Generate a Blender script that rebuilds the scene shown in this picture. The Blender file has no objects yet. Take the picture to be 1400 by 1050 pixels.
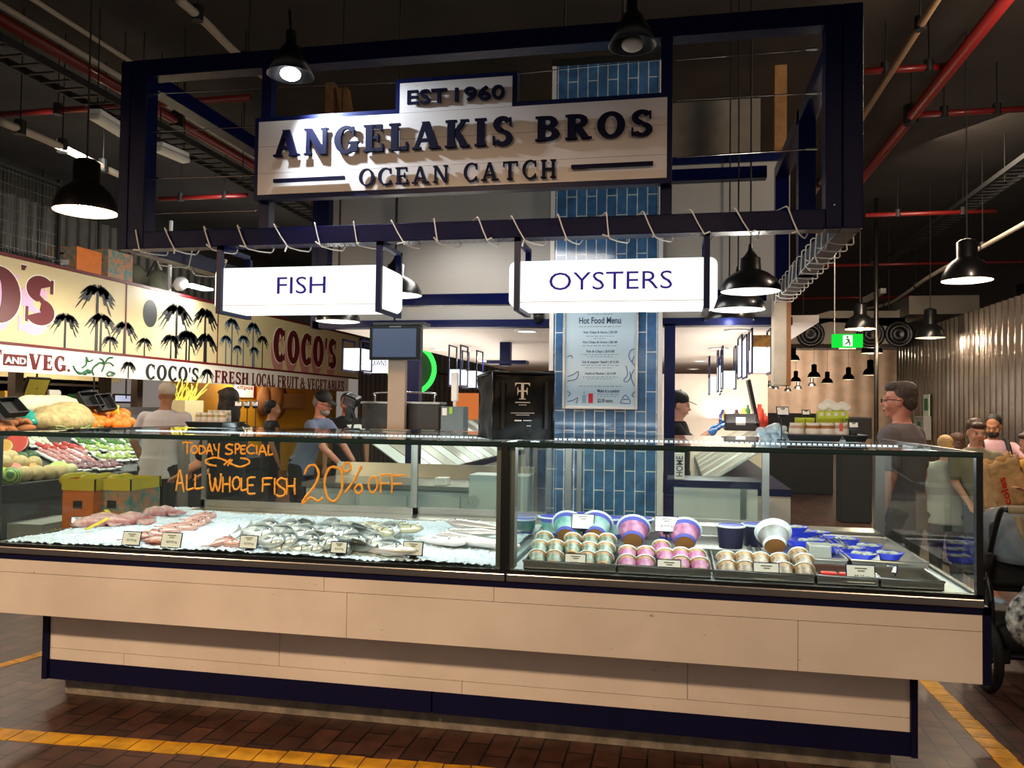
import bpy, bmesh, math, random
from mathutils import Vector, Matrix, Euler
random.seed(11)
S = bpy.context.scene
COL = S.collection
PI = math.pi

# ------------------------------------------------------------------ camera
FPX, YAW, PITCH, ROLL, EYE = 1115.23, 0.2001825, 0.029892, 0.0132877, 1.52
_f = Vector((-math.sin(YAW)*math.cos(PITCH), math.cos(YAW)*math.cos(PITCH), math.sin(PITCH)))
_r0 = Vector((math.cos(YAW), math.sin(YAW), 0)); _u0 = _r0.cross(_f)
_r = _r0*math.cos(ROLL)+_u0*math.sin(ROLL); _u = _u0*math.cos(ROLL)-_r0*math.sin(ROLL)
CAMP = Vector((0, 0, EYE))
cam = bpy.data.cameras.new('camera'); camo = bpy.data.objects.new('camera', cam); COL.objects.link(camo)
cam.sensor_width = 36; cam.lens = FPX*36/1400; cam.clip_end = 200; cam.clip_start = .05
camo.matrix_world = Matrix(((_r.x, _u.x, -_f.x, 0), (_r.y, _u.y, -_f.y, 0), (_r.z, _u.z, -_f.z, EYE), (0, 0, 0, 1)))
S.camera = camo
def ray(x, y): return _r*((x-700)/FPX) - _u*((y-525)/FPX) + _f
def atX(x, y, c): d = ray(x, y); return CAMP + d*(c/d.x)
def atY(x, y, c): d = ray(x, y); return CAMP + d*(c/d.y)
def atZ(x, y, c): d = ray(x, y); return CAMP + d*((c-EYE)/d.z)
def atPlane(x, y, p, n):
    d = ray(x, y); return CAMP + d*((Vector(p)-CAMP).dot(n)/d.dot(n))

# ------------------------------------------------------------------ world, exposure, light
w = bpy.data.worlds.new('world'); S.world = w; w.use_nodes = True
w.node_tree.nodes['Background'].inputs[0].default_value = (.60, .52, .46, 1)
w.node_tree.nodes['Background'].inputs[1].default_value = .36
S.view_settings.view_transform = 'Standard'; S.view_settings.look = 'None'
S.view_settings.exposure = 0.0; S.view_settings.gamma = 1.0
S.view_settings.use_curve_mapping = False
S.cycles.transparent_max_bounces = 48
S.cycles.max_bounces = 10
S.cycles.sample_clamp_indirect = 6
WARM, NEUT, COOL = (1, .80, .60), (1, .95, .88), (.86, .94, 1)
def light(name, kind, loc, power, color, size=.3, aim=None, spot=None, sy=None):
    L = bpy.data.lights.new(name, kind); o = bpy.data.objects.new(name, L); COL.objects.link(o)
    L.energy = power; L.color = color; o.location = loc
    if kind == 'AREA':
        L.size = size
        if sy: L.shape = 'RECTANGLE'; L.size_y = sy
    else: L.shadow_soft_size = size
    if kind == 'SPOT': L.spot_size = spot or 1.4; L.spot_blend = .6
    if aim is not None:
        o.rotation_euler = (Vector(aim)-Vector(loc)).to_track_quat('-Z', 'Y').to_euler()
    return o
# hall pendants over the aisle behind the camera light the counter front
AISLE = (1, .66, .40)
light('aisle_lamp', 'SPOT', (-1.8, -.9, 3.6), 450, AISLE, .15, (-1.3, 3.5, .2), 1.12)
light('aisle_lamp', 'SPOT', (-5.8, -.9, 3.6), 620, AISLE, .15, (-4.2, 3.7, .1), 1.2)
light('aisle_lamp', 'SPOT', (2.2, -.9, 3.6), 230, AISLE, .15, (.7, 3.5, .2), 1.15)
# display case tubes
light('case_tube', 'AREA', (-2.02, 3.52, 1.335), 15, COOL, 2.4, (-2.02, 4.25, .8), sy=.05)
light('case_tube', 'AREA', (-2.02, 4.86, 1.335), 5, COOL, 2.4, (-2.02, 4.3, .8), sy=.05)
light('case_tube', 'AREA', (.22, 3.52, 1.335), 12, COOL, 1.7, (.22, 4.25, .8), sy=.05)
light('case_tube', 'AREA', (.22, 4.86, 1.335), 4, COOL, 1.7, (.22, 4.3, .8), sy=.05)
# unseen area lights added over the side counters to brighten the canopy ceiling
for xx in (.62, -2.7):
    light('canopy_fill', 'AREA', (xx, 10, 1.42), 50, (1, .9, .8), .4, (xx, 10, 4), sy=5.5)
# ceiling downlights in the stall
for yy in (8.0, 10.6, 13.4, 16.4):
    for xx in (-2.4, .3):
        light('stall_downlight', 'AREA', (xx, yy, 2.2), 19, NEUT, .25, (xx, yy, 0))
light('stall_area_light', 'AREA', (-1.4, 6.1, 3.0), 26, NEUT, 1.6, (-1.2, 6.4, 0), sy=.5)  # unseen area light over the bench, no fixture there
# fruit shop
for yy in (7.8, 10.5, 14.0):
    light('shop_area_light', 'AREA', (-5.6, yy-1.2, 3.9), 34, (1, .95, .86), .6, (-8.1, yy, 2.4))
for yy in (7.0, 9.2, 11.6):
    light('shop_area_light', 'AREA', (-6.7, yy, 2.7), 52, (1, .92, .76), .5, (-7.4, yy, .9))  # unseen area lights added above the stand to brighten the produce
for yy in (8.5, 11.5, 15.5):
    light('shop_area_light', 'AREA', (-8.7, yy, 2.5), 45, (1, .9, .7), .8, (-10.3, yy, 1.2))

# ------------------------------------------------------------------ mesh helpers
def lin(c):
    if isinstance(c, str):
        c = c.lstrip('#'); c = tuple(int(c[i:i+2], 16)/255 for i in (0, 2, 4))
    return tuple((v/12.92 if v <= .04045 else ((v+.055)/1.055)**2.4) for v in c)
def wloc(o):
    v = Vector((0, 0, 0))
    while o is not None: v = v + o.location; o = o.parent
    return v
def tag(o, label=None, cat=None, group=None, kind=None):
    if label: o['label'] = label
    if cat: o['category'] = cat
    if group: o['group'] = group
    if kind: o['kind'] = kind
    return o
def thing(name, label, cat, loc=(0, 0, 0), rz=0, group=None):
    o = bpy.data.objects.new(name, None); COL.objects.link(o); o.empty_display_size = .1
    o.location = loc; o.rotation_euler = (0, 0, rz)
    return tag(o, label, cat, group)
class MB:
    def __init__(s): s.bm = bmesh.new()
    def box(s, x0, y0, z0, x1, y1, z1, bev=0, M=None, seg=2):
        t = bmesh.new() if (bev or M) else s.bm
        g = bmesh.ops.create_cube(t, size=1)['verts']
        for v in g:
            v.co = Vector(((x0+x1)/2+v.co.x*(x1-x0), (y0+y1)/2+v.co.y*(y1-y0), (z0+z1)/2+v.co.z*(z1-z0)))
        if bev: bmesh.ops.bevel(t, geom=t.edges[:], offset=bev, segments=seg, affect='EDGES', profile=.5)
        if t is not s.bm:
            if M: bmesh.ops.transform(t, matrix=M, verts=t.verts)
            s.merge(t)
        return s
    def merge(s, t):
        me = bpy.data.meshes.new('tmp'); t.to_mesh(me); t.free(); s.bm.from_mesh(me); bpy.data.meshes.remove(me)
    def cyl(s, p0, p1, r0, r1=None, seg=12, cap=True):
        p0, p1 = Vector(p0), Vector(p1); r1 = r0 if r1 is None else r1; d = p1-p0
        if d.length < 1e-7: return s
        q = d.to_track_quat('Z', 'Y').to_matrix()
        a, b = [], []
        for i in range(seg):
            t = 2*PI*i/seg; v = q @ Vector((math.cos(t), math.sin(t), 0))
            a.append(s.bm.verts.new(p0+v*r0)); b.append(s.bm.verts.new(p1+v*r1))
        for i in range(seg):
            j = (i+1) % seg; s.bm.faces.new((a[i], a[j], b[j], b[i]))
        if cap: s.bm.faces.new(a[::-1]); s.bm.faces.new(b)
        return s
    def tube(s, pts, r, seg=8, closed=False):
        pts = [Vector(p) for p in pts]; n = len(pts); rings = []
        prev = None
        for i, p in enumerate(pts):
            if closed: d = pts[(i+1) % n]-pts[i-1]
            else: d = pts[min(i+1, n-1)]-pts[max(i-1, 0)]
            if d.length < 1e-9: d = Vector((0, 0, 1))
            d.normalize()
            if prev is None: x = d.orthogonal().normalized()
            else:
                x = prev-d*prev.dot(d)
                x = x.normalized() if x.length > 1e-6 else d.orthogonal().normalized()
            prev = x; y = d.cross(x)
            rr = r[i] if isinstance(r, (list, tuple)) else r
            rings.append([s.bm.verts.new(p+(x*math.cos(2*PI*k/seg)+y*math.sin(2*PI*k/seg))*rr) for k in range(seg)])
        for i in range(n if closed else n-1):
            A, B = rings[i], rings[(i+1) % n]
            for k in range(seg):
                l = (k+1) % seg; s.bm.faces.new((A[k], A[l], B[l], B[k]))
        if not closed: s.bm.faces.new(rings[0][::-1]); s.bm.faces.new(rings[-1])
        return s
    def lathe(s, prof, c=(0, 0, 0), seg=24, M=None):
        c = Vector(c); rings = []
        for r, z in prof:
            row = []
            for k in range(seg):
                t = 2*PI*k/seg; v = Vector((r*math.cos(t), r*math.sin(t), z))
                row.append(s.bm.verts.new((M @ v if M else v)+c))
            rings.append(row)
        for A, B in zip(rings, rings[1:]):
            for k in range(seg):
                l = (k+1) % seg; s.bm.faces.new((A[k], A[l], B[l], B[k]))
        return s
    def ell(s, c, r, M=None, seg=16, ring=10):
        t = bmesh.new(); bmesh.ops.create_uvsphere(t, u_segments=seg, v_segments=ring, radius=1)
        for v in t.verts: v.co = Vector((v.co.x*r[0], v.co.y*r[1], v.co.z*r[2]))
        if M: bmesh.ops.transform(t, matrix=M, verts=t.verts)
        bmesh.ops.translate(t, vec=Vector(c), verts=t.verts); s.merge(t); return s
    def loft(s, rings, seg=16, cap=True):
        R = []
        for (cx, cy, cz, rx, ry) in rings:
            R.append([s.bm.verts.new((cx+rx*math.cos(2*PI*k/seg), cy+ry*math.sin(2*PI*k/seg), cz)) for k in range(seg)])
        for A, B in zip(R, R[1:]):
            for k in range(seg):
                l = (k+1) % seg; s.bm.faces.new((A[k], A[l], B[l], B[k]))
        if cap: s.bm.faces.new(R[0][::-1]); s.bm.faces.new(R[-1])
        return s
    def poly(s, pts, off):
        """closed outline extruded along off"""
        off = Vector(off); a = [s.bm.verts.new(Vector(p)) for p in pts]; b = [s.bm.verts.new(Vector(p)+off) for p in pts]
        n = len(a)
        try:
            s.bm.faces.new(a[::-1]); s.bm.faces.new(b)
            for i in range(n): s.bm.faces.new((a[i], a[(i+1) % n], b[(i+1) % n], b[i]))
        except ValueError: pass
        return s
    def quad(s, a, b, c, d):
        s.bm.faces.new([s.bm.verts.new(Vector(p)) for p in (a, b, c, d)]); return s
    def build(s, name, m, parent=None, smooth=False, local=False, bevel=0):
        me = bpy.data.meshes.new(name); bmesh.ops.recalc_face_normals(s.bm, faces=s.bm.faces)
        o = bpy.data.objects.new(name, me); COL.objects.link(o)
        if parent is not None:
            o.parent = parent
            if not local: bmesh.ops.translate(s.bm, vec=-wloc(parent), verts=s.bm.verts)
        s.bm.to_mesh(me); s.bm.free()
        if m is not None:
            for q in (m if isinstance(m, (list, tuple)) else [m]): me.materials.append(q)
        if smooth:
            for p in me.polygons: p.use_smooth = True
        if bevel:
            b = o.modifiers.new('bevel', 'BEVEL'); b.width = bevel; b.segments = 2; b.limit_method = 'ANGLE'
        return o
def struct(name, mb, m, smooth=False):
    o = mb.build(name, m, smooth=smooth); o['kind'] = 'structure'; return o
def kids(o): return [c for c in COL.objects if c.parent == o]
_kidcache = {}
def dup(root, loc, rot=None, label=None, group=None, scale=None):
    r = root.copy(); COL.objects.link(r); r.location = loc
    if rot is not None: r.rotation_euler = rot
    if scale is not None: r.scale = (scale,)*3 if not isinstance(scale, tuple) else scale
    if label: r['label'] = label
    if group: r['group'] = group
    if root.name not in _kidcache: _kidcache[root.name] = [(c, kids(c)) for c in kids(root)]
    for c, gg in _kidcache[root.name]:
        k = c.copy(); COL.objects.link(k); k.parent = r
        for g in gg:
            q = g.copy(); COL.objects.link(q); q.parent = k
    return r
def smoothpath(pts, n=8):
    P = [Vector(p) for p in pts]; out = []
    for i in range(len(P)-1):
        p0, p1, p2, p3 = P[max(i-1, 0)], P[i], P[i+1], P[min(i+2, len(P)-1)]
        for k in range(n):
            t = k/n
            out.append(.5*((2*p1)+(p2-p0)*t+(2*p0-5*p1+4*p2-p3)*t*t+(3*p1-p0-3*p2+p3)*t*t*t))
    out.append(P[-1]); return out

# ------------------------------------------------------------------ materials
def mat(name, col, rough=.5, metal=0, emit=None, es=1, noise=0, nscale=8, bump=0, bscale=60, spec=.5, col2=None, coat=0):
    m = bpy.data.materials.new(name); m.use_nodes = True; nt = m.node_tree; b = nt.nodes['Principled BSDF']
    c = lin(col); b.inputs['Base Color'].default_value = (*c, 1); b.inputs['Roughness'].default_value = rough
    b.inputs['Metallic'].default_value = metal; b.inputs['Specular IOR Level'].default_value = spec
    b.inputs['Coat Weight'].default_value = coat
    if emit: b.inputs['Emission Color'].default_value = (*lin(emit), 1); b.inputs['Emission Strength'].default_value = es
    if noise or col2 or bump: tc = nt.nodes.new('ShaderNodeTexCoord')
    if noise or col2:
        n = nt.nodes.new('ShaderNodeTexNoise'); n.inputs['Scale'].default_value = nscale; n.inputs['Detail'].default_value = 6
        nt.links.new(tc.outputs['Object'], n.inputs['Vector'])
        r = nt.nodes.new('ShaderNodeValToRGB'); r.color_ramp.elements[0].position = .35; r.color_ramp.elements[1].position = .68
        c2 = lin(col2) if col2 else tuple(min(1, v*(1+noise)) for v in c); c1 = c if col2 else tuple(v*(1-noise) for v in c)
        r.color_ramp.elements[0].color = (*c1, 1); r.color_ramp.elements[1].color = (*c2, 1)
        nt.links.new(n.outputs['Fac'], r.inputs['Fac']); nt.links.new(r.outputs['Color'], b.inputs['Base Color'])
    if bump:
        n = nt.nodes.new('ShaderNodeTexNoise'); n.inputs['Scale'].default_value = bscale; n.inputs['Detail'].default_value = 4
        nt.links.new(tc.outputs['Object'], n.inputs['Vector'])
        bp = nt.nodes.new('ShaderNodeBump'); bp.inputs['Strength'].default_value = bump; bp.inputs['Distance'].default_value = .01
        nt.links.new(n.outputs['Fac'], bp.inputs['Height']); nt.links.new(bp.outputs['Normal'], b.inputs['Normal'])
    return m
def glassmat(name, tint=(.93, .98, .96), ior=1.45, rough=0.0):
    m = bpy.data.materials.new(name); m.use_nodes = True; nt = m.node_tree; nt.nodes.clear()
    o = nt.nodes.new('ShaderNodeOutputMaterial'); mx = nt.nodes.new('ShaderNodeMixShader')
    t = nt.nodes.new('ShaderNodeBsdfTransparent'); t.inputs[0].default_value = (*tint, 1)
    g = nt.nodes.new('ShaderNodeBsdfGlossy'); g.inputs['Roughness'].default_value = rough
    f = nt.nodes.new('ShaderNodeFresnel'); f.inputs[0].default_value = ior
    geo = nt.nodes.new('ShaderNodeNewGeometry'); iv = nt.nodes.new('ShaderNodeMath'); iv.operation = 'SUBTRACT'; iv.inputs[0].default_value = 1
    nt.links.new(geo.outputs['Backfacing'], iv.inputs[1]); fm = nt.nodes.new('ShaderNodeMath'); fm.operation = 'MULTIPLY'
    nt.links.new(f.outputs[0], fm.inputs[0]); nt.links.new(iv.outputs[0], fm.inputs[1])   # reflect on the outer faces only (thin sheet)
    nt.links.new(fm.outputs[0], mx.inputs[0]); nt.links.new(t.outputs[0], mx.inputs[1]); nt.links.new(g.outputs[0], mx.inputs[2])
    nt.links.new(mx.outputs[0], o.inputs[0]); return m
def emis(name, col, s):
    m = bpy.data.materials.new(name); m.use_nodes = True; nt = m.node_tree; nt.nodes.clear()
    o = nt.nodes.new('ShaderNodeOutputMaterial'); e = nt.nodes.new('ShaderNodeEmission')
    e.inputs[0].default_value = (*lin(col), 1); e.inputs[1].default_value = s; nt.links.new(e.outputs[0], o.inputs[0]); return m
def brickmat(name, c1, c2, mortar, w, h, ms, vec='xy', rough=.5, bump=.3, offset=.5, noise=.25, coat=0):
    m = bpy.data.materials.new(name); m.use_nodes = True; nt = m.node_tree; b = nt.nodes['Principled BSDF']
    tc = nt.nodes.new('ShaderNodeTexCoord'); sp = nt.nodes.new('ShaderNodeSeparateXYZ'); cb = nt.nodes.new('ShaderNodeCombineXYZ')
    nt.links.new(tc.outputs['Object'], sp.inputs[0])
    for i, a in enumerate(vec): nt.links.new(sp.outputs['XYZ'.index(a.upper())], cb.inputs[i])
    br = nt.nodes.new('ShaderNodeTexBrick'); nt.links.new(cb.outputs[0], br.inputs['Vector'])
    br.inputs['Color1'].default_value = (*lin(c1), 1); br.inputs['Color2'].default_value = (*lin(c2), 1); br.inputs['Mortar'].default_value = (*lin(mortar), 1)
    br.inputs['Scale'].default_value = 1; br.inputs['Mortar Size'].default_value = ms; br.inputs['Brick Width'].default_value = w; br.inputs['Row Height'].default_value = h
    br.inputs['Mortar Smooth'].default_value = .1
    br.offset = offset; br.squash = 1
    n = nt.nodes.new('ShaderNodeTexNoise'); n.inputs['Scale'].default_value = 9; n.inputs['Detail'].default_value = 8
    nt.links.new(tc.outputs['Object'], n.inputs['Vector'])
    mx = nt.nodes.new('ShaderNodeMix'); mx.data_type = 'RGBA'; mx.blend_type = 'MULTIPLY'; mx.inputs['Factor'].default_value = 1
    rp = nt.nodes.new('ShaderNodeValToRGB'); rp.color_ramp.elements[0].color = (1-noise*1.6,)*3+(1,); rp.color_ramp.elements[1].color = (1+noise*.3,)*3+(1,)
    rp.color_ramp.elements[0].position = .3; rp.color_ramp.elements[1].position = .7
    nt.links.new(n.outputs['Fac'], rp.inputs['Fac']); nt.links.new(br.outputs['Color'], mx.inputs['A']); nt.links.new(rp.outputs['Color'], mx.inputs['B'])
    nt.links.new(mx.outputs['Result'], b.inputs['Base Color'])
    b.inputs['Roughness'].default_value = rough; b.inputs['Coat Weight'].default_value = coat; b.inputs['Coat Roughness'].default_value = .15
    ad = nt.nodes.new('ShaderNodeMath'); ad.operation = 'MULTIPLY_ADD'; ad.inputs[1].default_value = -1.0
    nt.links.new(br.outputs['Fac'], ad.inputs[0]); m2 = nt.nodes.new('ShaderNodeMath'); m2.operation = 'MULTIPLY'; m2.inputs[1].default_value = .4
    nt.links.new(n.outputs['Fac'], m2.inputs[0]); nt.links.new(m2.outputs[0], ad.inputs[2])
    bp = nt.nodes.new('ShaderNodeBump'); bp.inputs['Strength'].default_value = bump; bp.inputs['Distance'].default_value = .006
    nt.links.new(ad.outputs[0], bp.inputs['Height']); nt.links.new(bp.outputs['Normal'], b.inputs['Normal'])
    return m
def boardmat(name, base, wear='3a2a1c'):
    """painted board with scratches and knocks"""
    m = mat(name, base, .55); nt = m.node_tree; b = nt.nodes['Principled BSDF']
    tc = nt.nodes.new('ShaderNodeTexCoord'); mp = nt.nodes.new('ShaderNodeMapping'); mp.inputs['Scale'].default_value = (14, 14, 40)
    nt.links.new(tc.outputs['Object'], mp.inputs['Vector'])
    n = nt.nodes.new('ShaderNodeTexNoise'); n.inputs['Scale'].default_value = 1; n.inputs['Detail'].default_value = 9; n.inputs['Roughness'].default_value = .72
    nt.links.new(mp.outputs[0], n.inputs['Vector'])
    r = nt.nodes.new('ShaderNodeValToRGB'); e = r.color_ramp.elements
    e[0].position = .675; e[0].color = (*lin(base), 1); e[1].position = .70; e[1].color = (*lin(wear), 1)
    nt.links.new(n.outputs['Fac'], r.inputs['Fac'])
    n2 = nt.nodes.new('ShaderNodeTexNoise'); n2.inputs['Scale'].default_value = 3; n2.inputs['Detail'].default_value = 5
    nt.links.new(tc.outputs['Object'], n2.inputs['Vector'])
    r2 = nt.nodes.new('ShaderNodeValToRGB'); r2.color_ramp.elements[0].color = (.86, .85, .83, 1); r2.color_ramp.elements[0].position = .3; r2.color_ramp.elements[1].position = .65
    nt.links.new(n2.outputs['Fac'], r2.inputs['Fac'])
    mx = nt.nodes.new('ShaderNodeMix'); mx.data_type = 'RGBA'; mx.blend_type = 'MULTIPLY'; mx.inputs['Factor'].default_value = 1
    nt.links.new(r.outputs['Color'], mx.inputs['A']); nt.links.new(r2.outputs['Color'], mx.inputs['B'])
    nt.links.new(mx.outputs['Result'], b.inputs['Base Color']); return m

NAVY = mat('navy_paint', '081242', .4, spec=.2)
NAVYF = mat('navy_textured_steel', '040b36', .2, bump=.22, bscale=260, spec=.1)
NAVYT = mat('navy_laminate', '080b34', .5, noise=.15, nscale=5, spec=.2)
BOARD = boardmat('cream_painted_board', 'ece4da')
SIGNB = boardmat('white_sign_board', 'efe7df', '8a7a6a')
DARKGAP = mat('dark_gap', '2a1f18', .9)
BLACK = mat('black_plastic', '0c0c0d', .35)
BLACKM = mat('black_matte', '101011', .7)
STEEL = mat('brushed_steel', 'b4b0aa', .28, 1, noise=.08, nscale=3)
STEELD = mat('dull_steel', '8d8a84', .38, 1, noise=.1, nscale=4)
STEELW = mat('satin_steel_panel', 'c3c7c6', .42, .35)
CHROME = mat('chrome', 'd8d8d8', .12, 1)
WHITE = mat('white_paint', 'e9e7e3', .5)
WHITEP = mat('white_plastic', 'f0f0ee', .35)
GREYP = mat('grey_plaster', 'b9b6b1', .75, noise=.05, nscale=2)
CONC = mat('concrete', '8a8275', .9, noise=.3, nscale=12, bump=.5, bscale=40)
GLASS = glassmat('case_glass')
GLASSE = mat('green_glass_edge', '0d2a22', .12)
CLEAR = glassmat('clear_plastic', (.95, .97, .97), 1.3, .05)
E_SIGN = emis('lit_acrylic', 'fbfff8', 1.35)
E_LED = emis('led_white', 'eef6ff', 6)
E_BULB = emis('warm_bulb', 'ffd9a0', 110)
E_BULBW = emis('white_bulb', 'f4f8ff', 14)
E_DOWN = emis('downlight_lens', 'fff6e4', 5)
INK = emis('backlit_purple_ink', '3b3090', .75)
LETTER = mat('letter_navy', '06072a', .6, spec=.15)
REDP = mat('red_pipe_paint', '6e1412', .4, coat=.2)
PIPEW = mat('pale_conduit', 'b9ad9a', .5)
CABLE = mat('black_cable', '0a0a0a', .6)
# ------------------------------------------------------------------ lettering
def font_polys(s, bold=0.0, res=3):
    """triangulated mesh of the built-in font as (verts2d, faces)"""
    cu = bpy.data.curves.new('t', 'FONT'); cu.body = s; cu.size = 1; cu.offset = bold; cu.resolution_u = res
    o = bpy.data.objects.new('t', cu); COL.objects.link(o)
    dg = bpy.context.evaluated_depsgraph_get(); dg.update()
    me = bpy.data.meshes.new_from_object(o.evaluated_get(dg))
    V = [(v.co.x, v.co.y) for v in me.vertices]; F = [tuple(p.vertices) for p in me.polygons]
    bpy.data.objects.remove(o); bpy.data.curves.remove(cu); bpy.data.meshes.remove(me)
    return V, F
def arcpoly(cx, cy, rx, ry, a0, a1, tv, th, n=18):
    """elliptic ring sector; tv thickness at the sides, th at top and bottom"""
    o, i = [], []
    for k in range(n+1):
        a = math.radians(a0+(a1-a0)*k/n); c, s_ = math.cos(a), math.sin(a)
        o.append((cx+rx*c, cy+ry*s_)); i.append((cx+(rx-tv)*c, cy+(ry-th)*s_))
    return o+i[::-1]
def R4(x0, y0, x1, y1): return [(x0, y0), (x1, y0), (x1, y1), (x0, y1)]
def SL(x0, y0, x1, y1, t): return [(x0-t/2, y0), (x0+t/2, y0), (x1+t/2, y1), (x1-t/2, y1)]
def glyph(ch, W=.2, h=.1, s=.075, o=.07):
    """polygons and advance of a slab serif capital, cap height 1"""
    def stem(x): return [R4(x, 0, x+W, 1), R4(x-o, 0, x+W+o, s), R4(x-o, 1-s, x+W+o, 1)]
    x = o+.02
    if ch == ' ': return [], .38
    if ch == 'I': return stem(x), x+W+o+.06
    if ch == 'E': return stem(x)+[R4(x, 1-h, x+.56, 1), R4(x, .46, x+.44, .46+h*.8), R4(x, 0, x+.6, h), R4(x+.50, .76, x+.56, 1), R4(x+.53, 0, x+.6, .28), R4(x+.39, .36, x+.44, .66)], x+.68
    if ch == 'F': return stem(x)+[R4(x, 1-h, x+.56, 1), R4(x, .46, x+.44, .46+h*.8), R4(x+.50, .74, x+.56, 1), R4(x+.39, .36, x+.44, .66)], x+.62
    if ch == 'L': return stem(x)+[R4(x, 0, x+.56, h), R4(x+.49, 0, x+.56, .3)], x+.62
    if ch == 'T': return [R4(.33, 0, .33+W, 1), R4(.33-o, 0, .33+W+o, s), R4(.04, 1-h, .82, 1), R4(.04, .72, .10, 1), R4(.76, .72, .82, 1)], .88
    if ch == 'H': return stem(x)+stem(x+.5)+[R4(x, .46, x+.6, .46+h)], x+.5+W+o+.08
    if ch == 'N': return [R4(x, 0, x+h*1.1, 1), R4(x-o, 0, x+h+o, s), R4(x-o, 1-s, x+h+.03, 1), R4(x+.58, 0, x+.58+h*1.1, 1), R4(x+.5, 1-s, x+.58+h+o, 1), SL(x+.07, 1, x+.6, 0, W*1.15)], x+.58+h+o+.07
    if ch == 'A': return [SL(.12, 0, .42, 1, h), SL(.74, 0, .44, 1, W*1.1), R4(.2, .27, .66, .27+h*.8), R4(.0, 0, .3, s), R4(.56, 0, .94, s)], .98
    if ch == 'V': return [SL(.14, 1, .42, 0, W*1.1), SL(.72, 1, .46, 0, h), R4(0, 1-s, .34, 1), R4(.56, 1-s, .88, 1)], .9
    if ch == 'U': return [R4(x, .3, x+W, 1), R4(x-o, 1-s, x+W+o, 1), R4(x+.52, .3, x+.52+h, 1), R4(x+.45, 1-s, x+.52+h+o, 1), arcpoly(x+.31, .31, .31, .33, 180, 360, W*.75, h*1.2)], x+.78
    if ch == 'K': return stem(x)+[SL(x+.18, .42, x+.56, 1, h*1.2), SL(x+.3, .55, x+.58, 0, W*1.1), R4(x+.42, 1-s, x+.7, 1), R4(x+.42, 0, x+.74, s)], x+.78
    if ch in 'RPB':
        p = stem(x)+[arcpoly(x+.3, .745, .32, .255, -90, 90, W*.95, h), R4(x, 1-h, x+.3, 1), R4(x, .49, x+.3, .49+h)]
        if ch == 'R': p += [SL(x+.3, .5, x+.56, 0, W*1.1), R4(x+.42, 0, x+.74, s)]
        if ch == 'B': p += [arcpoly(x+.32, .275, .36, .275, -90, 90, W, h), R4(x, 0, x+.32, h)]
        return p, x+(.76 if ch == 'R' else .74)
    if ch == 'D': return stem(x)+[arcpoly(x+.26, .5, .46, .5, -90, 90, W, h), R4(x, 0, x+.27, h), R4(x, 1-h, x+.27, 1)], x+.8
    if ch == 'O': return [arcpoly(.46, .5, .42, .53, 0, 360, W, h, 32)], .92
    if ch == 'C': return [arcpoly(.46, .5, .42, .53, 42, 318, W, h, 26), R4(.69, .66, .76, .98), R4(.69, .04, .76, .26)], .84
    if ch == 'G': return [arcpoly(.46, .5, .42, .53, 42, 330, W, h, 26), R4(.66, .66, .73, .98), R4(.62, .04, .62+W, .42), R4(.52, .42-s, .9, .42)], .95
    if ch == 'S':
        a = [arcpoly(.36, .745, .3, .285, 25, 262, W*.85, h*1.1, 20), arcpoly(.36, .255, .32, .285, 205-360, 82, W*.85, h*1.1, 20)]
        return a+[[(.2, .62), (.3, .66), (.58, .40), (.46, .36)], R4(.58, .68, .64, .98), R4(.05, .02, .11, .34)], .74
    if ch == "'": return [[(.05, 1), (.2, 1), (.14, .62), (.06, .62)]], .26
    if ch == '.': return [arcpoly(.12, .09, .1, .1, 0, 360, .1, .1, 10)], .26
    if ch == '&': return [arcpoly(.36, .76, .21, .24, 0, 360, .11, .08, 20), arcpoly(.36, .28, .32, .3, 40, 330, .15, .1, 20), SL(.3, .66, .78, 0, .15), R4(.62, .5, .88, .57)], .94
    if ch == 'M': return [SL(.05, 0, .25, 1, .12), SL(.45, 0, .25, 1, .12), SL(.45, 0, .65, 1, .12), SL(.85, 0, .65, 1, .12)], .9
    return [R4(.05, 0, .5, .05)], .6
def serif_polys(s, W=.2, h=.1, sp=.0):
    out, x = [], 0
    for ch in s:
        P, adv = glyph(ch, W, h)
        out += [[(px+x, py) for px, py in p] for p in P]; x += adv+sp
    return out, x-sp
def put_text(s, BL, BR, TL, m, name, parent, depth=.004, serif=False, W=.2, h=.1, bold=0, sp=0, out=None, local=False):
    """lettering filling the box BL-BR-TL, standing 'depth' proud of it towards the viewer side"""
    BL, BR, TL = Vector(BL), Vector(BR), Vector(TL); ex, ey = BR-BL, TL-BL
    nrm = ex.cross(ey).normalized() if out is None else Vector(out); mb = MB()
    if serif:
        P, wd = serif_polys(s, W, h, sp)
        for i, p in enumerate(P):   # strokes overlap: each a hair prouder than the last so that no faces coincide
            mb.poly([BL+ex*(x/wd)+ey*y for x, y in p], nrm*(depth+.00035*(i % 9)))
    else:
        V, F = font_polys(s, bold)
        if not V: return None
        x0 = min(v[0] for v in V); x1 = max(v[0] for v in V); y0 = min(v[1] for v in V); y1 = max(v[1] for v in V)
        vs = [mb.bm.verts.new(BL+ex*((x-x0)/(x1-x0))+ey*((y-y0)/max(1e-6, y1-y0))+nrm*depth) for x, y in V]
        fs = []
        for f in F:
            try: fs.append(mb.bm.faces.new([vs[i] for i in f]))
            except ValueError: pass
        if depth > .003:
            g = bmesh.ops.extrude_face_region(mb.bm, geom=fs)
            bmesh.ops.translate(mb.bm, vec=-nrm*depth, verts=[e for e in g['geom'] if isinstance(e, bmesh.types.BMVert)])
    return mb.build(name, m, parent, local=local)
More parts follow.
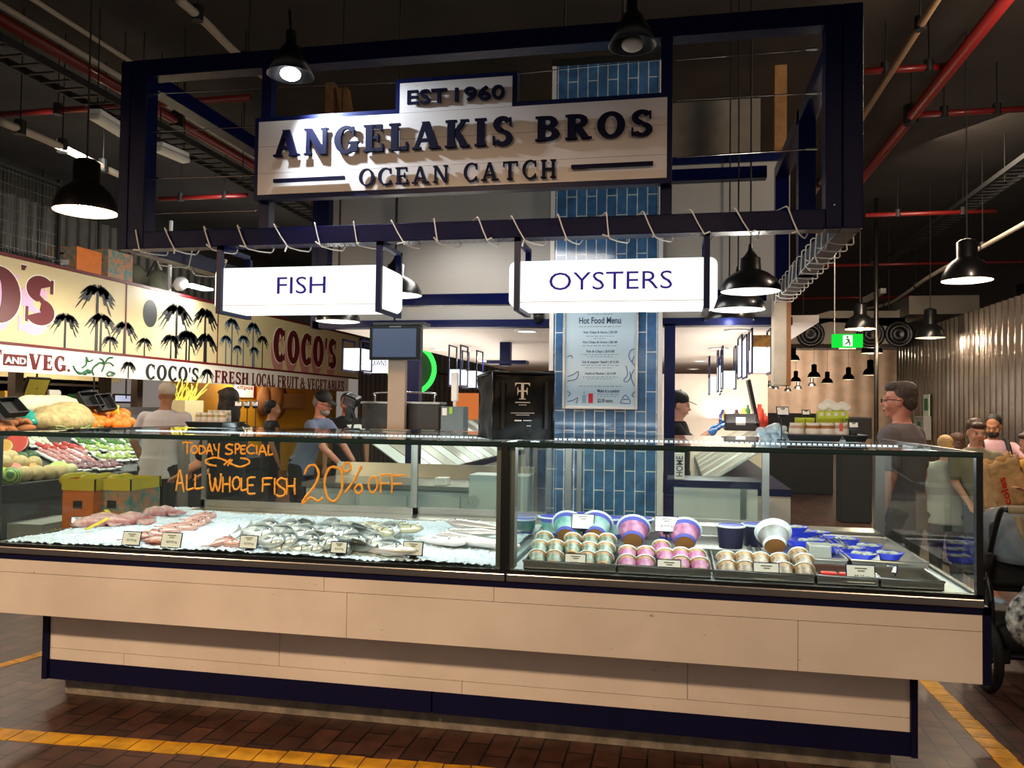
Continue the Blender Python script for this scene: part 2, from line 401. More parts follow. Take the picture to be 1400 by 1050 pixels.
# marker handwriting: strokes in a unit box, y up
HAND = {
 'T': [[(0, .95), (.5, 1), (1, .93)], [(.5, .97), (.48, .5), (.5, 0)]],
 'O': [[(.6, 1), (.2, .85), (.02, .45), (.25, .03), (.65, .05), (.97, .4), (.85, .85), (.5, 1)]],
 'D': [[(.1, .98), (.12, .5), (.1, 0)], [(.1, .98), (.7, .85), (.98, .45), (.6, .08), (.1, 0)]],
 'A': [[(0, 0), (.25, .6), (.5, 1), (.75, .5), (1, -.05)], [(.15, .35), (.85, .4)]],
 'Y': [[(0, .95), (.2, .6), (.5, .45)], [(1, 1), (.85, .4), (.8, -.15)]],
 'S': [[(1, .9), (.5, 1), (.08, .78), (.35, .55), (.85, .35), (.8, .08), (.3, 0), (0, .12)]],
 'P': [[(.1, 1), (.12, .5), (.1, 0)], [(.1, .97), (.7, .98), (.95, .75), (.6, .5), (.1, .48)]],
 'E': [[(1, 1), (.1, .93), (.05, .5), (.1, .02), (1, .0)], [(.08, .5), (.8, .52)]],
 'C': [[(.95, .9), (.55, 1), (.1, .7), (.08, .3), (.45, .02), (1, .1)]],
 'I': [[(.5, 1), (.5, .5), (.48, 0)]],
 'L': [[(.1, 1), (.1, .5), (.1, .02), (.5, .0), (1, .08)]],
 'W': [[(0, 1), (.08, .4), (.25, 0), (.42, .35), (.5, .75), (.58, .3), (.75, .0), (.92, .4), (1, 1)]],
 'H': [[(.05, 1), (.08, .5), (.05, 0)], [(.95, 1), (.92, .5), (.95, 0)], [(.05, .5), (.95, .52)]],
 'F': [[(.1, 1), (.12, .5), (.08, 0)], [(.1, .98), (1, 1)], [(.1, .52), (.8, .55)]],
 '2': [[(.1, .75), (.25, .95), (.6, 1), (.8, .75), (.55, .4), (.1, .1), (0, -.05), (.4, .12), (.75, .02), (1, .12)]],
 '0': [[(.7, .95), (.3, .92), (.05, .55), (.2, .1), (.6, 0), (.95, .35), (.9, .85), (.55, .95)]],
 '%': [[(.2, 1), (.0, .85), (.15, .7), (.4, .8), (.35, .97), (.2, 1)], [(1, .9), (.6, .45), (.1, 0)], [(.8, .3), (.62, .15), (.78, 0), (1, .1), (.95, .27), (.8, .3)]],
 '~': [[(.25, .1), (.05, .3), (.0, .7), (.2, 1), (.4, .8), (.6, .3), (.8, .0), (1, .4), (.97, .8), (.8, .95)], [(.42, .2), (.58, .85)], [(.5, .1), (.62, .8)]],
}
# ------------------------------------------------------------------ the hall
PAVER = brickmat('brick_pavers', '6a4638', '4b2f27', '1c1410', .235, .117, .005, 'yx', .42, .7, .5, .35, coat=.12)
mb = MB(); mb.box(-16, -4, -.1, 18, 49, 0); struct('floor', mb, PAVER)
YEL = mat('worn_yellow_paint', 'e8a81c', .55, noise=.25, nscale=10)
CEILM = mat('sprayed_dark_ceiling', '332d28', .95, noise=.25, nscale=1.2, bump=.4, bscale=30)
mb = MB(); mb.box(-16, -4, 5.0, 18, 49, 5.2); struct('ceiling', mb, CEILM)
def floor_line(a, b, wid, label):
    """painted paver by paver, as the joints break it"""
    a, b = Vector((*a, 0)), Vector((*b, 0)); d = (b-a).normalized(); n = Vector((-d.y, d.x, 0)); L = (b-a).length
    mb = MB(); t = 0
    while t < L:
        l = .117; e = random.uniform(-.006, .006); f = random.uniform(-.006, .006)
        p, q = a+d*t, a+d*min(L, t+l-.006)
        mb.poly([p+n*(-wid/2+e), q+n*(-wid/2+f), q+n*(wid/2+f), p+n*(wid/2+e)], (0, 0, .002)); t += l
    o = mb.build('floor_marking', YEL); tag(o, label, 'floor line')
p0, p1 = atZ(0, 1003, 0), atZ(560, 1049, 0)
d = (p1-p0).normalized()
floor_line((p0-d*1.2).xy, (p1+d*3).xy, .115, 'broken yellow line painted on the pavers along the counter front')
p0, p1 = atZ(0, 911, 0), atZ(63, 892, 0); d = (p1-p0).normalized()
floor_line((p0-d*.6).xy, (p1+d*3.5).xy, .075, 'yellow line painted on the pavers left of the counter base')
p0, p1 = atZ(1262, 925, 0), atZ(1385, 1050, 0); d = (p1-p0).normalized()
floor_line((p0-d*6).xy, (p1+d*1.2).xy, .1, 'yellow line painted on the pavers right of the counter by the pushchair')

# right corrugated wall
CORR = mat('dark_corrugated_steel', '8a7f76', .24, .9, noise=.2, nscale=2)
XR = 4.2
mb = MB(); n = 900; pv = None
for i in range(n+1):
    y = 4+13.0*i/n; x = XR-.03*math.cos(2*PI*y/.21)
    a, b = mb.bm.verts.new((x, y, 0)), mb.bm.verts.new((x, y, 3.02))
    if pv: mb.bm.faces.new((pv[0], a, b, pv[1]))
    pv = (a, b)
mb.box(XR+.04, 4, 0, XR+.2, 17, 3.02); struct('wall_right', mb, CORR, True)
BACKP = mat('brown_metal_panels', '6a5848', .6, .1, noise=.2, nscale=1.5)
mb = MB(); pv = None
for i in range(301):
    x = -9.6+27*i/300; y = 48+.03*math.cos(2*PI*x/.9)
    a, b = mb.bm.verts.new((x, y, 0)), mb.bm.verts.new((x, y, 5))
    if pv: mb.bm.faces.new((pv[0], a, b, pv[1]))
    pv = (a, b)
mb.box(-9.6, 48.1, 0, 17.4, 48.3, 5); struct('wall_back', mb, BACKP, True)
CORL = mat('pale_corrugated_sheet', '57544e', .5, .4, noise=.1)
mb = MB(); pv = None
for i in range(901):
    y = 4+16.5*i/900; x = -9.4+.025*math.cos(2*PI*y/.25)
    a, b = mb.bm.verts.new((x, y, 2.9)), mb.bm.verts.new((x, y, 4.5))
    if pv: mb.bm.faces.new((pv[0], a, b, pv[1]))
    pv = (a, b)
mb.box(-9.8, 4, 2.9, -9.46, 20.5, 5); struct('wall_left', mb, CORL, True)
SHOPB = mat('dark_shop_back', '3a332e', .8, noise=.3, nscale=2)
mb = MB(); mb.box(-11, 4, 0, -10.8, 13.2, 2.9); struct('wall_shop', mb, SHOPB)
YELW = mat('yellow_shop_wall', 'd99a18', .6, noise=.08, nscale=2)
mb = MB(); mb.box(-9.1, 13.2, 0, -9.0, 20.6, 2.7); struct('wall_yellow', mb, YELW)
SLAT = brickmat('brown_timber_slats', '4a382c', '3a2b22', '120c09', 4, .12, .02, 'zx', .6, .5, 0, .2)
mb = MB(); mb.box(-7.9, 19.4, 0, -1.9, 19.5, 3.4); struct('wall_slatted', mb, SLAT)

# stall bulkhead, canopy ceiling, column
BY = 7.0
GREYB = mat('grey_bulkhead_paint', 'a5a29e', .7, noise=.04, nscale=1.5)
mb = MB(); mb.box(-3.27, BY, 2.30, .90, BY+.12, 3.60); struct('wall_bulkhead', mb, GREYB)
for px in (465, 542):
    p = atY(px, 300, BY); mb = MB(); mb.box(p.x-.008, BY-.004, 2.3, p.x+.008, BY, 3.6); struct('trim_joint', mb, DARKGAP)
mb = MB(); mb.box(-3.3, BY-.02, 2.235, .92, BY+.14, 2.30); mb.box(-3.3, BY-.02, 3.60, .92, BY+.14, 3.665)
mb.box(-3.32, BY-.02, 2.235, -3.24, BY+.14, 3.665); struct('trim_bulkhead', mb, NAVY)
CANW = mat('canopy_white', 'e6dcd2', .6)
mb = MB(); mb.box(-3.3, BY+.14, 2.27, 1.15, 19.3, 2.33); struct('ceiling_canopy', mb, CANW)
GREYC = mat('grey_plant_box', '7d776d', .8, noise=.1)
mb = MB(); mb.box(-.15, BY+.6, 3.6, .72, BY+1.6, 4.36); mb.box(-3.0, BY+.6, 3.6, -1.0, BY+1.6, 4.15); struct('wall_plant_box', mb, GREYC)
TILE = brickmat('blue_glazed_tiles', '4f80b4', '3f70a4', 'dfe8ea', .335, .0862, .0045, 'zx', .10, .35, .5, .28, coat=.8)
c0, c1 = atY(755, 420, BY-.03).x, atY(903, 420, BY-.03).x
mb = MB(); mb.box(c0, BY-.05, 0, c1, BY+.25, 4.52); struct('column_tiled', mb, TILE)
mb = MB()
for cx in (c0, c1): mb.box(cx-.018, BY-.062, 0, cx+.018, BY-.02, 4.56)
struct('trim_tile_edge', mb, WHITE)
mb = MB(); mb.box(c0-.02, BY-.065, 4.50, c1+.02, BY+.26, 4.56); struct('trim_column_cap', mb, BLACKM)
for k, (pa, pb, yy) in enumerate(((908, 923, BY-.02), (556, 573, BY+.1))):
    a, b = atY(pa, 500, yy).x, atY(pb, 500, yy).x
    mb = MB(); mb.box(a, yy, 0, b, yy+.1, 2.25); struct('post_navy', mb, NAVY)
STALLW = mat('stall_back_wall', 'efe0d0', .7)
mb = MB(); mb.box(-.3, 12.0, 0, 1.25, 12.1, 2.05); struct('wall_stall_back', mb, STALLW)
# ceiling downlights
def downlight(x, y, label):
    t = thing('ceiling_downlight', label, 'ceiling light', (x, y, 2.27), group='round downlights in the stall canopy')
    mb = MB(); mb.lathe([(.12, 0), (.12, -.012), (.095, -.014), (.095, 0)], (0, 0, 0)); mb.build('trim_ring', WHITE, t, True, local=True)
    mb = MB(); mb.cyl((0, 0, -.006), (0, 0, -.002), .095, seg=20); mb.build('lens', E_DOWN, t, local=True)
    return t
dl = downlight(0, 0, 'round white downlight recessed in the pale stall canopy')
first = True
for px, py in ((1008, 451), (982, 476), (957, 493), (948, 504), (944, 511), (720, 452), (602, 477), (660, 493), (632, 505)):
    p = atZ(px, py, 2.27)
    if first: dl.location = p; first = False
    else: dup(dl, p)

# roof timbers behind the bulkhead
TIMB = mat('raw_timber', '8a6238', .75, noise=.2, nscale=9)
def timber(x0, x1, ya, yb, yy, label, tilt=0):
    a, b = atY(x0, yb, yy), atY(x1, ya, yy); mb = MB()
    if tilt: mb.poly([(a.x, yy, 3.663), (a.x+.1, yy, 3.663), (a.x+.1-tilt, yy, b.z), (a.x-tilt, yy, b.z)], (0, .1, 0))
    else: mb.box(a.x, yy, 3.663, b.x, yy+.1, max(b.z, 3.8))
    tag(mb.build('timber_stud', TIMB), label, 'timber')
timber(444, 456, 112, 160, 7.02, 'upright raw timber stud above the bulkhead left of the EST 1960 panel')
timber(478, 490, 118, 160, 7.02, 'slanting raw timber brace beside the upright stud above the bulkhead', .14)
timber(1059, 1076, 88, 222, 7.02, 'raw timber stud seen inside the right end of the sign frame')
# ------------------------------------------------------------------ counter base
ct = thing('market_counter', 'long cream boarded fish counter with navy kickboard and steel sill', 'counter', (-1.07, 4.2, 0))
mb = MB(); mb.box(-3.13, 3.77, 0, .90, 4.9, .105); mb.build('concrete_plinth', CONC, ct)
def boards(name, x0, x1, y, rows, joints, m, depth=.02):
    """rows = [(z0,z1)], joints = x of butt joints per row"""
    mb = MB()
    for (z0, z1), js in zip(rows, joints):
        xs = [x0]+sorted(js)+[x1]
        for a, b in zip(xs, xs[1:]): mb.box(a+.0012, y, z0+.0012, b-.0012, y+depth, z1-.0012)
    return mb.build(name, m, ct)
jx = lambda px, py, y: atY(px, py, y).x
mb = MB(); mb.box(-3.14, 3.695, .105, .95, 4.85, .49); mb.build('carcass', DARKGAP, ct)
boards('lower_boards', -3.148, .953, 3.675, [(.203, .262), (.262, .462), (.462, .5)],
       [[jx(170, 905, 3.68), jx(632, 930, 3.68)], [jx(383, 870, 3.68), jx(940, 930, 3.68)], [jx(632, 880, 3.68)]], BOARD)
mb = MB(); mb.box(-3.148, 3.672, .105, jx(590, 960, 3.67)-.004, 3.70, .203); mb.box(jx(590, 960, 3.67)+.004, 3.672, .105, .953, 3.70, .203)
mb.build('kickboard', NAVYT, ct)
mb = MB(); mb.box(-3.181, 3.66, .105, -3.150, 4.85, .5); mb.build('corner_trim', NAVYT, ct)
mb = MB(); mb.box(.953, 3.66, .105, .979, 4.85, .5); mb.build('corner_trim', NAVYT, ct)
mb = MB(); mb.box(-3.45, 3.472, .488, 1.15, 5.0, .778); mb.build('upper_carcass', DARKGAP, ct)
boards('upper_boards', -3.45, 1.153, 3.45, [(.487, .688), (.688, .752)],
       [[jx(474, 835, 3.45), jx(1091, 880, 3.45)], [jx(443, 800, 3.45), jx(675, 820, 3.45)]], BOARD)
mb = MB(); mb.box(-3.45, 3.447, .752, 1.183, 3.47, .779); mb.box(1.153, 3.447, .487, 1.183, 3.47, .779)
mb.box(1.153, 3.47, .487, 1.183, 5.0, .779); mb.build('navy_edging', NAVYT, ct)
mb = MB(); mx = jx(692, 780, 3.45)
mb.box(-3.45, 3.435, .780, mx-.003, 3.50, .813, bev=.004); mb.box(mx+.003, 3.435, .780, 1.155, 3.50, .813, bev=.004)
mb.build('steel_sill', STEEL, ct)

# ------------------------------------------------------------------ glass display cases
ZD, ZT = .815, 1.372
def case(x0, x1, label, endside, doors, rear_top=True):
    t = thing('display_case', label, 'display case', ((x0+x1)/2, 4.2, ZD))
    mb = MB(); mb.box(x0, 3.50, .78, x1, 5.0, ZD); mb.build('deck', STEELW, t)
    mb = MB(); mb.box(x0, 3.462, .828, x1, 3.470, ZT-.012); mb.build('front_glass', GLASS, t)
    mb = MB(); mb.box(x0, 3.44, ZT-.012, x1, 5.02, ZT); mb.build('top_glass', GLASS, t)
    mb = MB(); mb.box(x0, 3.443, ZT-.019, x1, 3.475, ZT+.003); mb.build('top_edge_trim', GLASSE, t)
    mb = MB(); mb.box(x0, 3.445, .813, x1, 3.475, .828); mb.build('glazing_bead', BLACK, t)
    if endside:
        xe = x0 if endside < 0 else x1; k = -endside
        mb = MB(); mb.box(min(xe, xe+k*.008), 3.47, ZD, max(xe, xe+k*.008), 5.0, ZT-.012); mb.build('end_glass', GLASS, t)
        mb = MB(); mb.box(min(xe, xe+k*.02), 3.475, ZD-.005, max(xe, xe+k*.02), 5.0, ZD+.012); mb.box(min(xe, xe+k*.02), 3.475, ZT-.014, max(xe, xe+k*.02), 5.0, ZT+.002)
        mb.build('end_rail', BLACK, t)
        mb = MB(); mb.box(min(xe, xe+k*.024), 3.445, .813, max(xe, xe+k*.024), 3.475, ZT); mb.build('corner_post', BLACK, t)
        mb = MB(); mb.box(min(xe, xe+k*.05), 4.96, ZD, max(xe, xe+k*.05), 5.01, ZT-.012); mb.build('rear_post', STEELD, t)
    # LED strips, a row of small emitters under the top glass
    for nm, yy in (('led_strip', 4.45),):
        mb = MB(); n = int((x1-x0)/.026)
        for i in range(n):
            x = x0+.05+i*.026
            if x < x1-.05: mb.box(x, yy-.008, ZT-.022, x+.016, yy+.008, ZT-.013)
        mb.build(nm, E_LED, t)
        mb = MB(); mb.box(x0, yy-.016, ZT-.028, x1, yy+.016, ZT-.023); mb.build('led_channel', WHITEP, t)
    for (a, b, f) in doors:
        d = MB(); y = 4.99+f*.02; fw = .028
        d.box(a, y, ZD+.02, a+fw, y+.018, ZT-.02); d.box(b-fw, y, ZD+.02, b, y+.018, ZT-.02)
        d.box(a, y, ZD+.02, b, y+.018, ZD+.065); d.box(a, y, ZT-.04, b, y+.018, ZT-.02)
        dd = d.build('sliding_door', STEELD, t)
        g = MB(); g.box(a+fw, y+.006, ZD+.065, b-fw, y+.011, ZT-.04); g.build('pane', GLASS, dd)
    return t
XL, XM0, XM1, XRC = -3.30, -.742, -.712, 1.155
caseL = case(XL, XM0, 'left glass display case of fish on ice with orange handwriting on its front', -1,
     [(-3.14, -1.62, 0), (-1.67, XM0-.02, 1)])
caseR = case(XM1, XRC, 'right glass display case with tubs, steel trays and blue dishes', 1, [(-.60, .52, 0)])
mb = MB(); mb.box(XM0+.001, 3.44, .813, XM1-.001, 3.50, ZT+.001); mb.build('centre_post', BLACK, caseL)
mb = MB(); mb.box((XM0+XM1)/2-.004, 3.502, ZD, (XM0+XM1)/2+.004, 4.98, ZT-.014); mb.build('dividing_pane', GLASS, caseL)
mb = MB(); mb.box(XM0-.026, 3.476, .828, XM0-.001, 3.54, ZT-.015); mb.build('steel_stile', STEELD, caseL)
mb = MB(); mb.box(XM1+.001, 3.476, .828, XM1+.026, 3.54, ZT-.015); mb.build('steel_stile', STEELD, caseR)
mb = MB(); mb.box(-.62, 4.6, ZD, -.585, 4.64, ZT-.014); mb.build('steel_stile', STEELD, caseR)
mb = MB(); mb.box(-3.12, 4.80, ZD, XM0, 4.985, ZD+.02, bev=.005); mb.build('rear_ledge', STEEL, caseL)
mb = MB(); mb.box(.49, 4.985, ZD, .53, 5.02, ZT-.014); mb.build('rear_mullion', STEELD, caseR)
mb = MB(); mb.box(-.68, 4.80, ZD, 1.10, 4.985, ZD+.05, bev=.005); mb.build('rear_ledge', STEEL, caseR)
# orange marker writing on the left front glass
MARK = mat('orange_marker', 'ffb63a', .5)
def handwriting(spec, name, parent, r=.0045):
    mb = MB()
    for ch, x0, x1, y0, y1 in spec:
        for st in HAND[ch]:
            pts = [atY(x0+(x1-x0)*a, y1+(y0-y1)*b, 3.4605) for a, b in st]
            sm = smoothpath(pts, 5)
            for p in sm: p.y = 3.4605
            n = len(sm); mb.tube(sm, [r*(.75+.5*abs(math.sin(k*.9+x0))) for k in range(n)], 6)
    for v in mb.bm.verts: v.co.y = 3.4605+(v.co.y-3.4605)*.25
    return mb.build(name, MARK, parent, True)
Z_ = lambda L, ox, oy, k: [(c, ox+a/k, ox+b/k, oy+t/k, oy+u/k) for c, a, b, t, u in L]
handwriting(Z_([('T', 255, 380, 215, 360), ('O', 362, 440, 258, 350), ('D', 450, 535, 255, 355), ('A', 545, 620, 235, 365), ('Y', 632, 700, 225, 385),
   ('S', 770, 865, 240, 360), ('P', 885, 945, 235, 360), ('E', 955, 1015, 255, 350), ('C', 1025, 1125, 250, 355), ('I', 1135, 1160, 250, 360), ('A', 1170, 1265, 250, 375), ('L', 1280, 1340, 245, 365),
   ('~', 535, 1055, 400, 510)], 220, 580, 8.75), 'marker_lettering', caseL)
handwriting(Z_([('A', 180, 275, 550, 800), ('L', 300, 390, 600, 780), ('L', 400, 515, 600, 770), ('W', 580, 720, 590, 800), ('H', 735, 830, 625, 815),
   ('O', 855, 950, 630, 780), ('L', 955, 1030, 640, 790), ('E', 1035, 1130, 635, 830)], 220, 580, 8.75), 'marker_lettering', caseL)
handwriting(Z_([('F', 30, 90, 615, 690), ('I', 90, 115, 615, 705), ('S', 110, 165, 615, 715), ('H', 165, 215, 615, 705)], 350, 500, 4), 'marker_lettering', caseL)
handwriting(Z_([('O', 615, 665, 605, 695), ('F', 675, 740, 595, 700), ('F', 735, 815, 600, 700)], 350, 500, 4), 'marker_lettering', caseL)
handwriting(Z_([('2', 255, 365, 545, 745), ('0', 370, 475, 545, 740), ('%', 475, 580, 530, 700)], 350, 500, 4), 'marker_lettering', caseL, .0055)
# ------------------------------------------------------------------ hanging sign frame
FY, FB = 3.9, 6.5
fx0, fx1, fz0, fz1 = -3.0, .818, 2.357, 3.392
fr = thing('sign_frame', 'navy steel box frame hung from the ceiling over the counter', 'frame', (-1.09, 3.9, fz0))
PW = .162
def post(xa, xb, y, name='post'):
    mb = MB(); mb.box(xa, y, fz0, xb, y+.1, fz1, bev=.004); return mb.build(name, NAVYF, fr)
post(fx0, fx0+.062, FY); post(fx0+.064, fx0+PW, FY); post(fx1-PW, fx1-.09, FY); post(fx1-.088, fx1, FY)
post(fx0, fx0+.1, FB-.1); post(fx1-.1, fx1, FB-.1)
mb = MB(); mb.box(fx1-.1, 5.2, fz0, fx1, 5.3, fz1); mb.build('post', NAVYF, fr)
BW = .092
for z in (fz0, fz1-BW):
    for y in (FY, FB-.1):
        mb = MB(); mb.box(fx0+PW, y, z, fx1-PW, y+.1, z+BW, bev=.004); mb.build('beam', NAVYF, fr)
    for xa in (fx0, fx1-.1):
        mb = MB(); mb.box(xa, FY+.1, z, xa+.1, FB-.1, z+BW, bev=.004); mb.build('beam', NAVYF, fr)
sp0, sp1 = atY(352, 215, FY).x, atY(919, 195, FY).x
for a in (sp0, sp1-.055):
    mb = MB(); mb.box(a, FY+.03, fz0+BW, a+.055, FY+.09, fz1-BW); mb.build('sign_upright', NAVY, fr)
mb = MB()
for (px0, y0, px1, y1) in ((216, 128, 357, 121), (213, 180, 350, 173), (208, 244, 348, 240), (925, 82, 1120, 67), (925, 137, 1120, 127), (925, 215, 1120, 203), (212, 292, 350, 288), (705, 101, 919, 80), (376, 119, 543, 113)):
    mb = MB(); mb.cyl(atY(px0, y0, FY+.07), atY(px1, y1, FY+.07), .0028, seg=6); mb.build('tension_wire', CHROME, fr)

for (px, py) in ((1117, 67), (1117, 127), (1117, 203), (213, 128), (211, 180), (207, 244)):
    p = atY(px, py, FY+.07); mb = MB(); mb.cyl(p, p+Vector((.05 if px < 700 else -.05, 0, 0)), .008, .005, 8); mb.build('wire_tensioner', CHROME, fr)
for px in (341, 547, 772):
    p = atY(px, 60, FY+.05); mb = MB(); mb.cyl((p.x, FY+.05, fz1), (p.x, FY+.05, 5.0), .005, seg=6); mb.build('hanger_cable', CABLE, fr)

sg = thing('shop_sign', 'cream boarded sign with navy raised letters and stepped top, hung in the frame', 'sign', ((sp0+sp1)/2, FY, 2.59))
zb, zt, ztab = 2.588, 3.02, 3.172
ta, tb = atY(544, 120, FY).x, atY(709, 110, FY).x
bd = .024
mb = MB()
mb.poly([(sp0, FY-.03, zb), (sp1, FY-.03, zb), (sp1, FY-.03, zt), (tb, FY-.03, zt), (tb, FY-.03, ztab), (ta, FY-.03, ztab), (ta, FY-.03, zt), (sp0, FY-.03, zt)], (0, .058, 0))
mb.build('border', NAVY, sg)
mb = MB(); zs = [zb+bd, zb+.135, zb+.275, zt-bd]
for a, b in zip(zs, zs[1:]): mb.box(sp0+bd, FY-.036, a+.0008, sp1-bd, FY-.028, b-.0008)
mb.box(ta+bd, FY-.036, zt-bd+.0008, tb-bd, FY-.028, ztab-bd)
mb.build('board', SIGNB, sg)
def sgt(s, bl, br, tl, serif=True, W=.2, h=.1, bold=0, sp=0.0, so=.014):
    a, b, c = atY(*bl, FY-.06), atY(*br, FY-.06), atY(*tl, FY-.06)
    for v in (a, b, c): v.y = FY-.036
    a.z = b.z = (a.z+b.z)/2; c.x = a.x
    o = (0, -1, 0); sh = Vector((0, -so, 0))
    return put_text(s, a+sh, b+sh, c+sh, LETTER, 'raised_lettering', sg, .016, serif, W, h, bold, sp, o)
sgt('ANGELAKIS', (374, 215), (703, 197), (374, 179), True, .235, .13, 0, .10)
sgt('BROS', (731, 193), (895, 185), (731, 160), True, .235, .13, 0, .10)
sgt('OCEAN', (490, 254), (614, 249), (490, 232), True, .15, .08, 0, .16)
sgt('CATCH', (633, 248), (762, 243), (633, 224), True, .15, .08, 0, .16)
sgt('EST', (557, 143), (611, 140), (557, 124), False, bold=.012)
sgt('1960', (622, 139), (690, 135), (622, 120), False, bold=.012)
for (xa, ya, xb, yb) in ((374, 247, 471, 243.5), (781, 228, 893, 223.5)):
    a, b = atY(xa, ya, FY-.06), atY(xb, yb, FY-.06); z = (a.z+b.z)/2
    mb = MB(); mb.box(a.x, FY-.066, z-.009, b.x, FY-.05, z+.009); mb.build('raised_rule', LETTER, sg)

# ------------------------------------------------------------------ lit hanging box signs
def lightbox(label, x0, x1, z0, z1, y, dep, word=None, wbox=None, group=None, hang=None, hx=None, px=False):
    t = thing('lightbox_sign', label, 'sign', ((x0+x1)/2, y, z0), group=group)
    c = .035 if not px else .015
    pts = [];
    for (cx, cz, a0) in ((x1-c, z1-c, 0), (x0+c, z1-c, 90), (x0+c, z0+c, 180), (x1-c, z0+c, 270)):
        for k in range(6):
            a = math.radians(a0+90*k/5); pts.append((cx+c*math.cos(a), y, cz+c*math.sin(a)))
    mb = MB(); mb.poly(pts, (0, dep, 0)); mb.build('lit_box', E_SIGN, t)
    mb = MB(); mb.box(x0+c, y-.004, z0+.022, x1-c, y, z0+.025); mb.build('panel_lip', WHITEP, t)
    if word: put_text(word, *wbox, INK, 'lettering', t, .004, bold=-.005, out=(0, -1, 0))
    if hang:
        for hx_ in hx:
            mb = MB(); w_ = .014 if not px else .007
            mb.box(hx_-w_, y-.03, z0-.02, hx_+w_, y-.006, hang); mb.box(hx_-w_, y+dep+.006, z0-.02, hx_+w_, y+dep+.03, hang)
            mb.box(hx_-w_, y-.006, z0-.02, hx_+w_, y+dep+.006, z0-.003); mb.box(hx_-w_, y-.03, hang-.02, hx_+w_, y+dep+.03, hang)
            mb.build('hanger_frame', NAVY, t)
    return t
def wb(bl, br, tl, y):
    a, b, c = atY(*bl, y), atY(*br, y), atY(*tl, y); a.z = b.z = (a.z+b.z)/2; c.x = a.x
    return a, b, c
LY = FY+.02
a = atY(294, 395, LY).x; b = atY(527, 390, LY).x
lightbox('lit white box sign reading FISH below the left of the frame', a, b, 2.02, 2.243, LY, .26, 'FISH', wb((379, 402), (445, 401), (379, 379), LY-.001), hang=fz0, hx=(atY(303, 390, LY).x, atY(520, 390, LY).x))
a = atY(696, 390, LY).x; b = atY(981, 385, LY).x
lightbox('lit white box sign reading OYSTERS below the right of the frame', a, b, 2.018, 2.243, LY, .26, 'OYSTERS', wb((751, 397), (919, 394.5), (751, 373), LY-.001), hang=fz0, hx=(atY(708, 390, LY).x, atY(966, 385, LY).x))

# fairy light strings wound round the lower beams
FAIRY = mat('white_wire', 'f2eee4', .5)
def fairy(label, p0, p1, side, turns):
    t = thing('fairy_light_string', label, 'string lights', p0)
    P0, P1 = Vector(p0), Vector(p1); d = P1-P0; pts = []; sidev = Vector(side)
    sq = [(-.062, .062), (-.062, -.064), (.07, -.064), (.07, .062)]
    N = turns*4
    for i in range(N+1):
        f = i/N+random.uniform(-.12, .12)/turns; s, z = sq[i % 4]
        pts.append(P0+d*min(1, max(0, f))+sidev*s+Vector((0, 0, z*1.0)))
    pts = [v for p, q in zip(pts, pts[1:]) for v in (p.lerp(q, .06), p.lerp(q, .5)+Vector((0, 0, -.004)), p.lerp(q, .94))]
    mb = MB(); mb.tube(pts, .0034, 5); mb.build('wire', FAIRY, t)
    for i in range(0, turns*2):
        p = pts[int((i+.35)/(turns*2)*len(pts))]
        q = p+Vector((random.uniform(-.03, .03), random.uniform(-.03, -.01) if abs(sidev.y) else 0, random.uniform(-.04, .02)))
        mb = MB(); mb.cyl(p, q, .0036, .0045, 5); mb.build('bulb', FAIRY, t)
fairy('white fairy light wire wound round the front lower beam', (fx0+.1, FY+.05, fz0+.046), (fx1-.12, FY+.05, fz0+.046), (0, 1, 0), 17)
fairy('white fairy light wire wound round the right side beam', (fx1-.05, FY+.2, fz0+.046), (fx1-.05, FB-.1, fz0+.046), (1, 0, 0), 13)
fairy('white fairy light wire wound round the left side beam', (fx0+.05, FY+.3, fz0+.046), (fx0+.05, FB-.3, fz0+.046), (1, 0, 0), 6)

# spot lamps above the sign
def gooseneck(label, apex, rimr, h, lit, tilt=0):
    t = thing('cone_spot_lamp', label, 'lamp', apex)
    ax, ay, az = apex
    mb = MB(); mb.lathe([(.025, .07), (.028, 0), (.045, -.01), (rimr, -h), (rimr-.004, -h), (.035, -.02)], apex, 24); mb.build('shade', BLACK, t, True)
    mb = MB(); mb.ell((ax, ay, az-h+.006), (.05, .05, .03)); mb.build('bulb', E_BULBW if lit else mat('unlit_bulb', 'cfc9bd', .3), t, True)
    mb = MB(); mb.tube(smoothpath([(ax, ay, az+.06), (ax-.015, ay+.01, az+.17), (ax-.035, ay+.05, az+.19), (ax-.05, ay+.1, az+.13), (ax-.05, ay+.13, az-.03)], 6), .008, 8); mb.build('gooseneck', BLACK, t, True)
    return t
pL = atY(398, 62, FY-.22); pR = atY(865, 18, FY-.22)
gooseneck('black cone spot lamp lit above the left end of the shop sign', pL, .115, .15, True)
gooseneck('black cone spot lamp above the right end of the shop sign', pR, .11, .15, False)
light('sign_spot_bulb', 'SPOT', pL+Vector((.02, -.02, -.17)), 72, (.74, .85, 1), .03, (sp0+.62, FY-.03, 2.74), 2.1)
